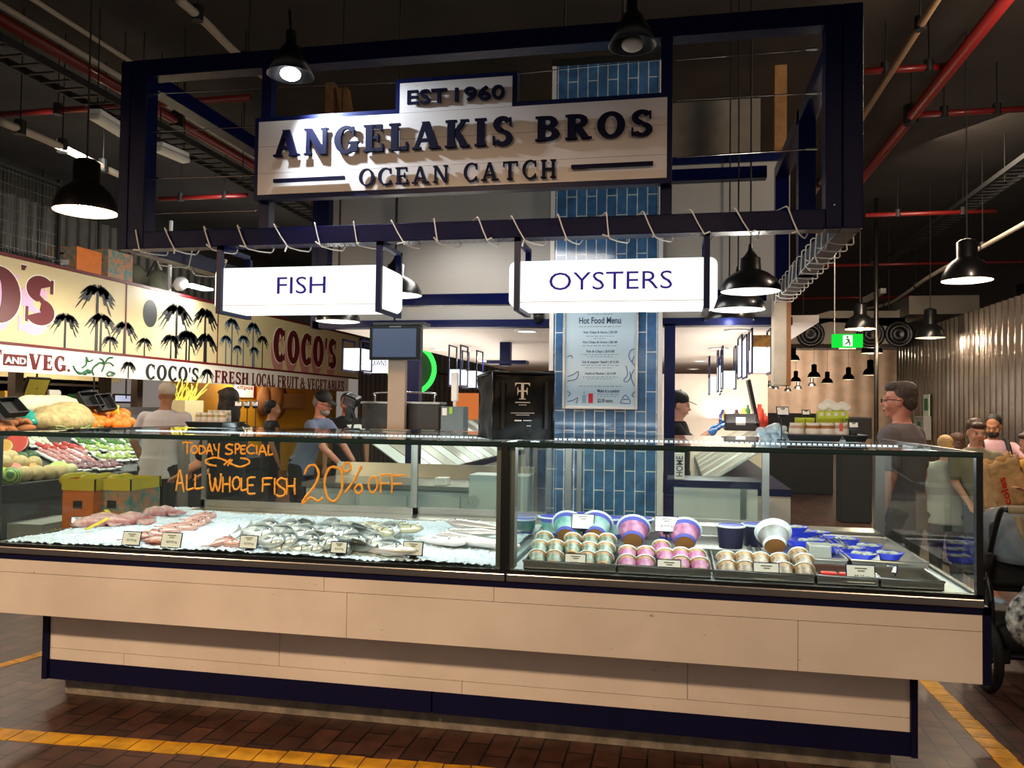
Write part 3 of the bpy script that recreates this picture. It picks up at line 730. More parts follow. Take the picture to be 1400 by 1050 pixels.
# ------------------------------------------------------------------ pendants
SHB = mat('black_enamel', '121213', .3, coat=.3)
SHW = mat('shade_inside_warm', 'f6ead2', .5)
INW = emis('lit_white_shade', 'fffdf4', 2.2)
INWARM = emis('lit_warm_shade', 'ffe9bd', 1.7)
def pendant(label, group, inner, bulb, neck, cable=1.2):
    """unit: rim radius .2, rim at z=0"""
    t = thing('pendant_lamp', label, 'pendant lamp', (0, 0, 0), group=group)
    prof = [(.2, 0), (.197, .035), (.17, .085), (.12, .125), (.075, .145), (.07, .15), (.066, .15+neck), (.05, .16+neck), (.02, .2+neck), (.012, .25+neck)] if neck < .12 else \
           [(.2, 0), (.199, .02), (.188, .07), (.163, .125), (.125, .165), (.09, .19), (.083, .2), (.083, .2+neck), (.06, .22+neck), (.012, .235+neck)]
    mb = MB(); mb.lathe(prof, (0, 0, 0), 28); mb.build('shade', SHB, t, True, local=True)
    ins = [(.196, .002), (.19, .035), (.16, .08), (.1, .12), (.0, .13)]
    mb = MB(); mb.lathe(ins, (0, 0, 0), 28); mb.build('shade_lining', inner, t, True, local=True)
    if bulb:
        mb = MB(); mb.ell((0, 0, .03), (.04, .04, .055)); mb.build('bulb', bulb, t, True, local=True)
    mb = MB(); mb.cyl((0, 0, 0), (0, 0, 1), .006, seg=6); c = mb.build('cable', CABLE, t, local=True); c.location = (0, 0, .2+neck)
    return t
first = {}
def put_pendant(kind, px, py, wpx, label, group, power=0, col=WARM, rim=.21, neck=.08):
    """rim centre pixel and rim width; the real rim radius gives the distance"""
    dr = ray(px, py); depth = FPX*2*rim/wpx; p = CAMP+dr*depth
    if p.y > 46: p = CAMP+dr*(46/dr.y); rim = wpx*(46/dr.y)/FPX/2
    s = rim/.2
    if kind not in first:
        inner, bulb = (INW, None) if kind == 'stall' else (SHW, E_BULB) if kind == 'hallnear' else (INWARM, None)
        first[kind] = pendant(label, group, inner, bulb, neck, (5.0-p.z)/s if kind == 'hallnear' else 2.2)
        o = first[kind]; o.location = p; o.scale = (s,)*3
    else: o = dup(first[kind], p, label=label, group=group, scale=s)
    for c in kids(o):
        if c.name.startswith('cable'): c.scale = (1, 1, (4.99-p.z)/s-c.location.z)
    if power: light('pendant_bulb', 'POINT', p+Vector((0, 0, -.02)), power, col, .06)
    return p
G1 = 'black dome pendants over the stall side counters'
put_pendant('stall', 1026, 399, 80, 'nearest black dome pendant at the right end of the OYSTERS sign', G1, 9, NEUT, .2, .08)
put_pendant('stall', 1009, 424, 73, 'middle black dome pendant of the stack right of the OYSTERS sign', G1, 6, NEUT, .2)
put_pendant('stall', 997, 438, 66, 'farthest and lowest black dome pendant beside the OYSTERS sign', G1, 4, NEUT, .2)
put_pendant('stall', 541, 404, 72, 'black dome pendant half hidden behind the FISH sign', G1, 6, NEUT, .2)
put_pendant('stall', 462, 440, 60, 'black dome pendant hanging just below the FISH sign', G1, 5, NEUT, .18)
G2 = 'black industrial pendants of the market hall'
put_pendant('hallnear', 117, 290, 82, 'large warm pendant lamp at upper left beside the sign frame', G2, 50, WARM, .21, .13)
put_pendant('hallnear', 1322, 384, 64, 'warm lit pendant lamp at right before the corrugated wall', G2, 120, WARM, .21, .2)
put_pendant('hallnear', 1176, 450, 40, 'warm lit pendant lamp above the green exit sign', G2, 40, WARM, .21, .2)
hp = [(1272, 462, 38), (1192, 483, 28), (1190, 513, 20), (1160, 519, 16), (1131, 524, 15), (1113, 516, 17), (1110, 528, 11), (1088, 522, 14), (1091, 532, 11), (1077, 535, 10), (1068, 526, 12), (1397, 420, 30), (1084, 493, 18), (1060, 532, 10), (1052, 530, 9)]
wl = ['warm lit pendant lamp between the exit sign and the corrugated wall', 'warm lit pendant lamp below right of the green exit sign']
for i, (x, y, wd) in enumerate(hp):
    put_pendant('hallfar', x, y, wd, wl[i] if i < 2 else 'pendant lamp cut by the right edge of the photo' if x == 1397 else 'small distant black pendant lamp in the rows at the back of the hall', G2 if i < 2 or x == 1397 else 'distant pendants at the back of the hall', 45 if i < 2 else (22 if i in (3, 5, 8) else 0), WARM, .21, .2)
light('hall_wash', 'AREA', (2.6, 10, 4.4), 230, WARM, 1.2, (4.1, 11, 1.2), sy=3)  # unseen fill lights added to brighten the right wall, back wall and aisle
light('hall_wash', 'AREA', (6, 43, 3.6), 1300, WARM, 3, (6, 48, 1.0), sy=3)
light('hall_wash', 'POINT', (2.6, 5.6, 3.9), 130, WARM, .25)
# ------------------------------------------------------------------ ceiling services
def pipe(name, label, cat, pts, r, m, clips=0, group=None):
    t = thing(name, label, cat, pts[0], group=group); mb = MB(); mb.tube(pts, r, 10); mb.build('run', m, t, True)
    for k in range(clips):
        f = (k+.5)/clips*(len(pts)-1); i = int(f); p = Vector(pts[i]).lerp(Vector(pts[min(i+1, len(pts)-1)]), f-i)
        mb = MB(); mb.cyl(p+Vector((0, 0, -r*1.3)), p+Vector((0, 0, r*2.2)), r*1.35, seg=10); mb.cyl(p, (p.x, p.y, 4.98), .006, seg=5); mb.build('clip', CABLE, t)
    return t
def ylinepipe(px, py, z, y0, y1, r, name, label, cat, m, clips=0):
    p = atZ(px, py, z); return pipe(name, label, cat, [(p.x, y0, z), (p.x, y1, z)], r, m, clips)
def xlinepipe(pa, pb, z, r, name, label, cat, m, clips=0):
    a, b = atZ(*pa, z), atZ(*pb, z); y = (a.y+b.y)/2; return pipe(name, label, cat, [(a.x, y, z), (b.x, y, z)], r, m, clips)
ylinepipe(1290, 105, 4.5, 3.2, 18, .055, 'sprinkler_pipe', 'thick red pipe running away along the right ceiling', 'pipe', REDP, 4)
ylinepipe(90, 78, 4.5, 3.2, 18, .05, 'sprinkler_pipe', 'thick red pipe running away along the left ceiling', 'pipe', REDP, 5)
ylinepipe(92, 62, 4.62, 3.2, 18, .028, 'conduit', 'pale conduit beside the left red pipe', 'pipe', PIPEW, 5)
ylinepipe(120, 47, 4.75, 3.2, 18, .022, 'conduit', 'thin pale conduit above the left red pipe', 'pipe', PIPEW, 4)
ylinepipe(1232, 76, 4.4, 3.2, 14, .03, 'conduit', 'brown pipe running away right of the sign frame', 'pipe', mat('brown_pipe', '80664c', .45, .3), 5)
for pa, pb, z, r, lb in (((0, 158), (340, 132), 4.3, .03, 'thin red cross pipe at upper left behind the frame post'), ((1182, 98), (1300, 90), 4.55, .03, 'upper red cross pipe meeting the right red pipe'), ((1255, 157), (1400, 149), 4.5, .03, 'red cross pipe at the right photo edge below the brown pipe'),
     ((1182, 296), (1365, 287), 4.3, .03, 'red cross pipe at right above the hall pendant'), ((1125, 364), (1400, 357), 4.2, .03, 'red cross pipe behind the right hall pendant'), ((1083, 408), (1315, 405), 4.0, .03, 'farthest red cross pipe before the air duct'), ((215, 271), (340, 268), 4.3, .03, 'short red cross pipe seen through the left of the frame')):
    xlinepipe(pa, pb, z, r, 'sprinkler_pipe', lb, 'pipe', REDP, 2)
pts = [atZ(x, y, 4.7) for x, y in ((245, 0), (280, 30), (322, 72), (370, 112))]
pipe('conduit', 'pale bent conduit on the ceiling above the frame at left', 'pipe', smoothpath(pts, 5), .035, PIPEW, 2)
pts = [atZ(x, y, 3.9) for x, y in ((0, 166), (60, 190), (110, 214), (165, 240))]
pipe('conduit', 'pale conduit sagging at far upper left above the wire cage', 'pipe', smoothpath(pts, 5), .035, PIPEW, 3)
pts = [atZ(x, y, 3.7) for x, y in ((1420, 295), (1330, 345), (1268, 380), (1240, 400), (1215, 415), (1185, 422))]
pipe('flexible_duct_hose', 'pale flexible hose sagging over the right aisle', 'pipe', smoothpath(pts, 6), .028, PIPEW, 3)
# cable trays
def tray(px, py, z, y0, y1, wd, label):
    p = atZ(px, py, z); t = thing('cable_tray', label, 'cable tray', (p.x, y0, z))
    mb = MB()
    for s in (-1, 1): mb.box(p.x+s*wd/2-.01, y0, z, p.x+s*wd/2+.01, y1, z+.06)
    y = y0
    while y < y1: mb.box(p.x-wd/2, y, z, p.x+wd/2, y+.03, z+.012); y += .16
    mb.build('ladder_rack', BLACKM, t)
    y = y0+.4
    while y < y1: mb = MB(); mb.cyl((p.x, y, z), (p.x, y, 5), .006, seg=5); mb.build('hanger_rod', CABLE, t); y += 1.8
tray(40, 92, 4.1, 4.5, 16, .3, 'ladder cable tray on the ceiling at far left')
tray(1300, 300, 4.4, 7, 19, .3, 'dark cable tray receding over the right aisle')
# tube lights
def tubelight(pa, pb, z, label):
    a, b = atZ(*pa, z), atZ(*pb, z); t = thing('tube_light', label, 'ceiling light', a)
    d = (b-a); L = d.length; M = Matrix.Translation(a) @ d.to_track_quat('X', 'Z').to_matrix().to_4x4()
    mb = MB(); mb.box(0, -.055, 0, L, .055, .06, bev=.02, M=M); mb.build('diffuser', mat('milky_diffuser', 'd9d6cc', .35), t)
    mb = MB(); mb.box(.02, -.05, .06, L-.02, .05, .1, M=M); mb.build('housing', WHITE, t)
    mb = MB(); mb.cyl((a+d*.1)+Vector((0, 0, .1)), (a.x+d.x*.1, a.y+d.y*.1, 5), .006, seg=5); mb.cyl((a+d*.9)+Vector((0, 0, .1)), (a.x+d.x*.9, a.y+d.y*.9, 5), .006, seg=5); mb.build('hanger', CABLE, t)
    p = a+d*.08; mb = MB(); mb.ell((p.x, p.y-.02, p.z+.02), (.012,)*3); mb.build('indicator', emis('green_indicator', '2fd060', 2), t)
tubelight((128, 163), (172, 190), 4.0, 'unlit tube light left of the frame post'); tubelight((214, 207), (255, 224), 4.0, 'unlit tube light seen through the left of the frame')
tubelight((1182, 414), (1208, 401), 3.8, 'unlit emergency tube light over the right aisle')
# air duct with round vents
ALU = mat('duct_sheet_metal', '6a635a', .5, .6, noise=.12, nscale=2)
DY = 15.5
t = thing('air_duct', 'grey sheet metal air duct with round vents over the right aisle', 'air duct', atY(1160, 450, DY))
q = lambda px, py, y=DY: atY(px, py, y)
mb = MB(); a, b = q(1080, 428), q(1225, 470); mb.box(a.x, DY, b.z, b.x+.15, DY+1.0, a.z-.1); 
mb.box(q(1230, 412).x, DY-.6, q(1230, 435).z, q(1322, 412).x, DY+.6, q(1230, 411).z)
mb.poly([q(1080, 440), q(1135, 425), q(1225, 425), q(1260, 411), q(1300, 411), q(1300, 433), q(1262, 433), q(1228, 447), q(1135, 440), q(1080, 452)], (0, .5, 0))
mb.build('duct', ALU, t)
for px in (1108, 1190, 1229):
    p = q(px, 457); p.y = DY
    M = Matrix.Rotation(PI/2, 4, 'X')
    mb = MB(); mb.lathe([(.2, 0), (.24, .02), (.24, .05), (.19, .06), (.17, .02), (.12, .02), (.11, .06), (.06, .05), (.0, .03)], p, 24, M.to_3x3()); mb.build('round_vent', BLACK, t, True)
mb = MB(); mb.cyl((a.x+.3, DY+.5, a.z-.1), (a.x+.3, DY+.5, 5), .01, seg=6); mb.cyl((b.x, DY+.5, a.z-.1), (b.x, DY+.5, 5), .01, seg=6); mb.build('hanger_rod', CABLE, t)
# exit sign
ey = 10.5
a, b = atY(1138, 475, ey), atY(1180, 456.5, ey)
t = thing('exit_sign', 'green running man exit sign hanging over the right aisle', 'sign', ((a.x+b.x)/2, ey, a.z))
mb = MB(); mb.box(a.x, ey, a.z, b.x, ey+.06, b.z, bev=.006); mb.build('green_panel', emis('exit_green', '18e03c', 1.1), t)
cx, cz, hh = (a.x+b.x)/2, (a.z+b.z)/2, b.z-a.z
mb = MB(); mb.box(cx-.055, ey-.004, a.z+.015, cx+.055, ey-.001, b.z-.015); mb.build('white_door', emis('exit_white', 'f4fff4', 1.2), t)
mb = MB()
for p0, p1, r in (((0, .022), (.012, -.01), .011), ((.012, -.01), (-.012, -.03), .008), ((-.012, -.03), (-.032, -.045), .007), ((.012, -.01), (.026, -.035), .008), ((.026, -.035), (.018, -.058), .007), ((0, .022), (-.025, .008), .006), ((0, .02), (.024, .004), .006)):
    mb.cyl((cx+p0[0], ey-.008, cz+p0[1]), (cx+p1[0], ey-.008, cz+p1[1]), r, seg=8)
mb.ell((cx-.004, ey-.008, cz+.045), (.013, .004, .013)); mb.build('running_figure', mat('exit_dark_green', '0a5a22', .5), t)
mb = MB(); mb.box(a.x+.08, ey+.01, a.z-.02, b.x-.08, ey+.05, a.z-.003); mb.build('base_lamp', WHITEP, t)
mb = MB(); mb.cyl((a.x+.03, ey+.03, b.z), (a.x+.03, ey+.03, 5), .008, seg=6); mb.build('hanger_rod', STEELD, t)
# ------------------------------------------------------------------ fruit shop on the left
BX = -8.0
CREAM = mat('cream_signboard', 'd2bf90', .4, noise=.06, nscale=1); CREAM2 = mat('white_signboard', 'ece4d6', .4)
CRIM = mat('crimson_paint', '5e0a14', .45); CRIMD = mat('oxblood_paint', '5a1618', .45); PINKP = mat('pink_paint', 'd8a8cf', .5); ROSEP = mat('dusty_rose_paint', 'c47f78', .5)
INKP = mat('black_paint', '1b1c20', .5); INKB = mat('blue_grey_paint', '3c5872', .5); GREENP = mat('dark_green_paint', '1c5a3c', .5)
def bpx(x, y, dx=0): v = atX(x, y, BX); v.x += dx; return v
NB = (1, 0, 0)
y0b, y1b = atX(-60, 400, BX).y, atX(497, 460, BX).y
zt_, zm_, zl_ = 3.285, 2.226, 1.885
bn = thing('shop_banner', 'long cream shop banner with painted palm trees and dark red lettering over the fruit stall', 'banner', (BX, 10, zl_))
mb = MB(); mb.box(BX-.06, y0b, zm_, BX, y1b, zt_); mb.build('upper_board', CREAM, bn)
mb = MB(); mb.box(BX-.06, y0b, zl_, BX+.03, y1b-1.0, zm_-.01); mb.build('lower_board', CREAM2, bn)
mb = MB()
mb.box(BX-.06, y0b, zt_, BX+.02, y1b, zt_+.04); mb.box(BX-.06, y0b, zm_-.015, BX+.04, y1b, zm_+.02)
for px in (172, 298): y = atX(px, 430, BX).y; mb.box(BX, y-.012, zm_, BX+.008, y+.012, zt_)
mb.build('crimson_trim', CRIM, bn)
def btxt(s, bl, br, tl, m, dx=.006, serif=True, W=.24, h=.13, sp=.04, low=False, bold=0):
    x = BX+(.03 if low else 0)
    a, b, c = atX(*bl, x), atX(*br, x), atX(*tl, x); a.z = b.z = (a.z+b.z)/2; c.y = a.y
    put_text(s, a, b, c, m, 'painted_lettering', bn, dx, serif, W, h, bold, sp, NB)
# big O'S
for m, dx, o in ((PINKP, .004, (-9, 13)), (CREAM2, .006, (0, 0)), (CRIM, .009, (0, 0))):
    k = 2 if m is CREAM2 else 0
    btxt('O', (-38+o[0]-k, 436+o[1]+k), (29+o[0]+k, 442+o[1]+k), (-38+o[0]-k, 358+o[1]-k), m, dx, W=.36, h=.24)
    btxt('S', (30+o[0]-k, 442+o[1]+k), (77+o[0]+k, 444+o[1]+k), (30+o[0]-k, 374+o[1]-k), m, dx, W=.36, h=.24)
    btxt("'", (25+o[0]-k, 380+o[1]+k), (39+o[0]+k, 381+o[1]+k), (25+o[0]-k, 361+o[1]-k), m, dx)
btxt("COCO'S", (369, 507), (458, 513), (369, 452), ROSEP, .004, W=.32, h=.2)
btxt("COCO'S", (371, 495), (461, 504), (371, 446), CREAM2, .006, W=.36, h=.24); btxt("COCO'S", (372, 494), (460, 503), (372, 447), CRIMD, .009, W=.32, h=.2)
btxt('VEG.', (39, 504), (96, 509), (39, 483), CRIM, low=True)
mb = MB(); a, b = atX(4, 499, BX+.03), atX(37, 486, BX+.03); mb.box(BX+.03, a.y, a.z, BX+.034, b.y, b.z); mb.build('red_plaque', CRIM, bn)
btxt('AND', (6, 497), (35, 498), (6, 487), WHITEP, .008, serif=False, low=True, bold=.03)
btxt('T', (-12, 501), (2, 501), (-12, 477), CRIM, low=True)
btxt("COCO'S", (198, 520), (272, 521), (198, 497), INKP, low=True)
for s, xa, xb, ya, yb, yt in (('FRESH', 293, 340, 523, 526, 506), ('LOCAL', 344, 376, 527, 529, 510), ('FRUIT', 379, 408, 529, 531, 513), ('&', 410, 418, 531, 532, 516), ('VEGETABLES', 420, 470, 532, 536, 517)):
    btxt(s, (xa, ya), (xb, yb), (xa, yt), CRIM, low=True, W=.2, h=.11)
def palm(px, top, base, w, m, low=False, fr=13):
    x = BX+(.03 if low else 0)
    b, t = atX(px, base, x), atX(px, top, x); t.y = b.y; hgt = t.z-b.z; wy = (atX(px+w/2, top, x).y-atX(px-w/2, top, x).y)
    mb = MB(); r = wy*.042
    c = Vector((x, t.y, t.z-wy*.18))
    mb.poly([(x, b.y-r, b.z), (x, b.y+r, b.z), (x, c.y+r*.8, c.z), (x, c.y-r*.8, c.z)], (.006, 0, 0))
    rnd = random.Random(px*7+top)
    for k in range(fr):
        a = math.radians(-40+260*k/(fr-1))+rnd.uniform(-.1, .1); L = wy*.62*rnd.uniform(.85, 1.1)
        dx_, dz_ = math.cos(a), math.sin(a)
        P = []
        for i in range(7):
            f = i/6; P.append((c.y+dx_*L*f, c.z+dz_*L*.55*f-L*.55*f*f))
        up, dn = [], []
        for i, (yy, zz) in enumerate(P):
            tk = wy*.07*math.sin(PI*min(1, .15+i/6*.85))
            up.append((x, yy, zz+tk*.4)); dn.append((x, yy-(.02*wy if i % 2 else 0), zz-tk*(1.8 if i % 2 else .7)))
        mb.poly(up+dn[::-1], (.006, 0, 0))
    mb.build('palm_artwork', m, bn)
for a in ((88, 424, 477, 36, INKP), (131, 383, 482, 46, INKP), (137, 424, 481, 34, INKP), (150, 457, 482, 20, INKP), (169, 436, 486, 30, INKP), (197, 459, 489, 20, INKP), (240, 410, 490, 38, INKP), (233, 454, 491, 24, INKP), (254, 448, 494, 28, INKP), (258, 449, 494, 24, INKP), (279, 417, 495, 30, INKP), (281, 452, 496, 26, INKP),
    (316, 432, 500, 18, INKB), (308, 456, 499, 14, INKB), (332, 456, 502, 14, INKB), (324, 470, 501, 11, INKB), (345, 438, 503, 18, INKB), (347, 472, 503, 12, INKB), (358, 457, 504, 13, INKP)): palm(*a)
palm(175, 492, 517, 18, INKP, True); palm(283, 502, 526, 16, INKP, True)
a, b = atX(195, 446, BX), atX(215, 412, BX); cy, cz = (a.y+b.y)/2, (a.z+b.z)/2
mb = MB(); mb.poly([(BX, cy+(b.y-a.y)/2*math.cos(t*PI/16), cz+(b.z-a.z)/2*math.sin(t*PI/16)) for t in range(32)], (.006, 0, 0)); mb.build('sun_artwork', INKP, bn)
mb = MB()   # fruit sketch on the lower board
fx = lambda x, y: atX(x, y, BX+.036)
for P in ([(100, 500), (104, 507), (112, 510), (120, 505)], [(101, 503), (108, 511), (118, 509)], [(112, 503), (118, 498), (118, 488), (121, 494), (127, 492)], [(128, 513), (126, 506), (130, 500), (134, 498)], [(143, 497), (140, 492), (136, 490)], [(143, 497), (148, 490), (154, 489)], [(143, 497), (136, 496), (131, 500)], [(143, 497), (150, 496), (155, 500)], [(143, 497), (141, 504), (139, 508)], [(146, 512), (150, 508), (154, 511), (149, 514), (146, 512)], [(154, 509), (157, 511), (153, 514)]):
    mb.tube(smoothpath([fx(*p) for p in P], 4), .012, 5)
for p in ((122, 508), (116, 510)): c = fx(*p); mb.ell(c, (.01, .05, .03))
mb.build('fruit_sketch', GREENP, bn)
mb = MB(); mb.box(-9.36, 5.5, 3.21, BX-.08, 20, 3.29); struct('slab_storage', mb, BLACKM)
# wire cage, boxes and clutter above the banner
t = thing('wire_cage', 'dark wire mesh cage above the banner at far left', 'cage', (BX-.4, 8.6, 3.3))
mb = MB(); ya, yb = atX(-40, 300, BX-.4).y, atX(78, 300, BX-.4).y
y = ya
while y < yb: mb.box(BX-.4, y, 3.32, BX-.394, y+.006, 4.5); y += .06
z = 3.34
while z < 4.5: mb.box(BX-.4, ya, z, BX-.392, yb, z+.007); z += .16
mb.build('mesh', STEELD, t)
mb = MB(); mb.box(BX-.42, yb, 3.32, BX-.37, yb+.04, 4.6); mb.box(BX-.42, ya, 4.5, BX-.37, yb, 4.54); mb.build('frame', BLACKM, t)
mb = MB(); pts = []
for k in range(60): pts.append((BX-.3, ya+(yb-ya)*k/59, 3.36+(.09 if k % 2 else -.02)))
mb.tube(pts, .006, 5); mb.tube([(BX-.3, ya, 3.45), (BX-.3, yb, 3.45)], .008, 5); mb.build('coil', STEELD, t)
ORC = mat('orange_carton', 'd8742a', .7, noise=.1); PATC = mat('patterned_carton', '3f8a86', .7, nscale=16, col2='d9824a'); YCART = mat('yellow_carton', 'd6c22e', .6)
def carton(label, x, y, z, sx, sy, sz, front, side, lid=None, group=None, rz=0):
    t = thing('fruit_carton', label, 'carton', (x, y, z), rz, group)
    mb = MB()
    th = .012
    mb.box(-sx/2, -sy/2, 0, sx/2, sy/2, .02)
    mb.box(-sx/2+th, -sy/2, 0, sx/2-th, -sy/2+th, sz); mb.box(-sx/2+th, sy/2-th, 0, sx/2-th, sy/2, sz); mb.build('end_panels', front, t, local=True)
    mb = MB(); mb.box(-sx/2, -sy/2, 0, -sx/2+th, sy/2, sz); mb.build('side_panel', side, t, local=True); mb = MB(); mb.box(sx/2-th, -sy/2, 0, sx/2, sy/2, sz); mb.build('side_panel', side, t, local=True)
    mb = MB(); mb.box(-.042, -sy/2-.003, sz*.74, .042, -sy/2, sz*.81, bev=.001); mb.build('hand_hole', BLACKM, t, local=True)
    mb = MB(); mb.box(-sx*.3, -sy/2-.003, sz*.38, sx*.25, -sy/2-.0005, sz*.55); mb.build('printed_label', WHITE, t, local=True)
    mb = MB(); mb.box(-sx/2+th, -sy/2+th, sz*.84, sx/2-th, sy/2-th, sz*.86); mb.build('packing_sheet', WHITE, t, local=True)
    if lid:
        mb = MB(); mb.box(-sx/2-.006, -sy/2-.006, sz*.9, sx/2+.006, -sy/2+.02, sz*1.0); mb.box(-sx/2-.006, sy/2-.02, sz*.9, sx/2+.006, sy/2+.006, sz*1.0)
        mb.box(-sx/2-.006, -sy/2, sz*.9, -sx/2+.01, sy/2, sz*1.0); mb.box(sx/2-.01, -sy/2, sz*.9, sx/2+.006, sy/2, sz*1.0); mb.build('rim_lid', lid, t, local=True)
    return t
p = atX(105, 372, BX-.45); carton('orange carton standing above the banner below the big warm pendant', BX-.5, p.y, 3.29, .5, .5, .42, PATC, ORC)
p = atX(140, 385, BX-.45); carton('patterned blue and orange carton above the banner beside the frame post', BX-.5, p.y+.1, 3.29, .55, .55, .5, PATC, PATC)
for k, px in enumerate((182, 215)):
    p = atX(px, 400, BX-.6); mb = MB(); mb.ell((BX-.6, p.y, 3.52), (.2, .3, .25)); o = mb.build('stored_sack', mat('grey_sack', '6b6a58', .9, bump=.5, bscale=20), None, True); tag(o, 'grey sack stored above the banner, %s of the pair' % ('left' if k == 0 else 'right'), 'sack')
# security camera and flood light above banner
p = atX(247, 388, BX+.1); t = thing('security_camera', 'white security camera above the palm tree banner', 'camera', p)
M = Matrix.Translation(p) @ Matrix.Rotation(-.6, 4, 'Z') @ Matrix.Rotation(PI/2, 4, 'X')
mb = MB(); mb.lathe([(.0, -.2), (.1, -.2), (.11, -.1), (.1, .16), (.0, .16)], p, 16, (Matrix.Rotation(.5, 4, 'Z') @ Matrix.Rotation(PI/2+.25, 4, 'X')).to_3x3()); mb.build('housing', WHITEP, t, True)
mb = MB(); mb.cyl(p+Vector((0, 0, .08)), (p.x-.2, p.y, 3.4), .02, seg=8); mb.cyl((p.x-.2, p.y, 3.3), (p.x-.2, p.y, 4.5), .03, seg=8); mb.build('bracket', WHITEP, t)
p = atX(270, 394, BX+.3); t = thing('flood_light', 'small lit flood light on an arm above the banner', 'lamp', p)
mb = MB(); mb.box(p.x-.1, p.y-.3, p.z, p.x+.1, p.y+.3, p.z+.03); mb.build('lamp_head', E_BULBW, t)
mb = MB(); mb.tube(smoothpath([p+Vector((0, 0, .03)), p+Vector((-.1, .1, .3)), p+Vector((-.35, -.4, .5)), p+Vector((-.5, -.6, .1))], 5), .015, 6); mb.build('arm', BLACKM, t)
light('flood_bulb', 'AREA', p+Vector((.05, 0, -.02)), 40, (1, .97, .9), .3, (BX, p.y-.3, 2.4))

# shop posts, valance, shelves and screens
BRN = mat('brown_post', '3d2e24', .6); VAL = mat('cream_valance', 'd9c391', .7)
for px, lb in ((21, 'brown timber post of the fruit shop at far left'), (143, 'brown timber post between the banana stand and the oranges'), (187, 'brown timber post behind the man in the beige cap')):
    p = atX(px, 540, -8.5); mb = MB(); mb.box(-8.56, p.y-.07, 0, -8.44, p.y+.07, 2.3, bev=.005); o = mb.build('timber_post', BRN); tag(o, lb, 'post')
mb = MB(); mb.box(-10.05, 7.5, 1.9, -10.0, 13.2, 2.4); o = mb.build('valance', VAL); tag(o, 'cream cloth valance hanging across the back of the fruit shop', 'valance')
t = thing('back_shelving', 'dark shelf rack along the back of the fruit shop', 'shelf', (-10.4, 10, 0))
for z in (.9, 1.35, 1.8): mb = MB(); mb.box(-10.7, 7.6, z, -10.1, 13.0, z+.04); mb.build('shelf', BRN, t)
for y in (7.6, 9.4, 11.2, 12.95): mb = MB(); mb.box(-10.7, y, 0, -10.1, y+.05, 2.3); mb.build('upright', BRN, t)
cols = ['c23a26', 'e8e6e0', '2f4a8a', 'd9a33a', '5a2f28', '9fb0c4', '2f6a3c']
GM = {c: mat('grocery_'+c, c, .5) for c in cols}
for z in (.94, 1.39):
    y = 7.75
    while y < 12.8:
        h = random.uniform(.18, .36); wd = random.uniform(.1, .3)
        if random.random() < .8:
            mb = MB(); mb.box(-10.4, y, z, -10.2, y+wd, z+h, bev=.01); mb.box(-10.38, y+.01, z+h, -10.22, y+wd-.01, z+h+.02); o = mb.build('grocery_pack', GM[random.choice(cols)]); tag(o, 'boxed grocery pack on the dark back shelf of the fruit shop', 'grocery', 'grocery packs on the back shelf')
        y += wd+.04
for px, py, wd, hh, c, lb in ((50, 532, .45, .36, '8a7a2e', 'tilted dark framed screen over the vegetables at left'), (128, 543, .5, .16, 'dfe6ee', 'pale blue price screen behind the oranges'), (172, 545, .6, .16, 'a9b4d8', 'lilac price screen behind the man in the beige cap')):
    p = atX(px, py, -9.3); t = thing('price_screen', lb, 'screen', p)
    tl = .35 if hh > .3 else 0
    M = Matrix.Translation(p) @ Matrix.Rotation(tl, 4, 'Y')
    mb = MB(); mb.box(-.04, -wd/2, -hh/2, 0, wd/2, hh/2, bev=.01, M=M); mb.build('casing', BLACK, t)
    mb = MB(); mb.box(.0, -wd/2+.03, -hh/2+.03, .004, wd/2-.03, hh/2-.03, M=M); mb.build('display', mat('display_'+c, c, .3, emit=c, es=.5), t)
    mb = MB(); mb.cyl(p, (p.x, p.y, 4.99), .015, seg=6); mb.build('hanger', BLACK, t)
# baskets and hats on the yellow wall
for px, py, r in ((362, 548, .34), (381, 547, .42)):
    p = atX(px, py, -8.93); mb = MB(); mb.lathe([(0, .06), (r*.4, .05), (r*.5, .02), (r, 0), (r, -.015), (0, -.015)], p, 20, Matrix.Rotation(PI/2, 3, 'Y')); o = mb.build('woven_basket', mat('wicker', 'a06a3c', .8, bump=.5, bscale=50), None, True); tag(o, 'round woven basket hung on the yellow wall, %s one' % ('smaller left' if r < .4 else 'larger right'), 'basket')
p = atX(400, 545, -8.95); mb = MB(); mb.box(-8.98, p.y-.7, p.z-.25, -8.9, p.y+.7, p.z+.12, bev=.05); o = mb.build('hessian_bag', mat('hessian', 'b98d5a', .9)); tag(o, 'flat hessian bag hung on the yellow wall right of the baskets', 'bag')
p = atX(335, 533, -8.98); t = thing('payment_sign', 'white and red payment notice on the yellow wall behind the dark haired woman', 'sign', p)
mb = MB(); mb.box(-8.998, p.y-.45, p.z-.16, -8.965, p.y+.45, p.z+.16); mb.build('board', CREAM2, t)
put_text('eftpos', (-8.963, p.y-.36, p.z-.02), (-8.963, p.y+.3, p.z-.02), (-8.963, p.y-.36, p.z+.11), CRIM, 'lettering', t, .002, bold=.02, out=(1, 0, 0))
mb = MB(); mb.box(-8.964, p.y+.33, p.z-.16, -8.96, p.y+.45, p.z+.16); mb.build('red_edge', CRIM, t)

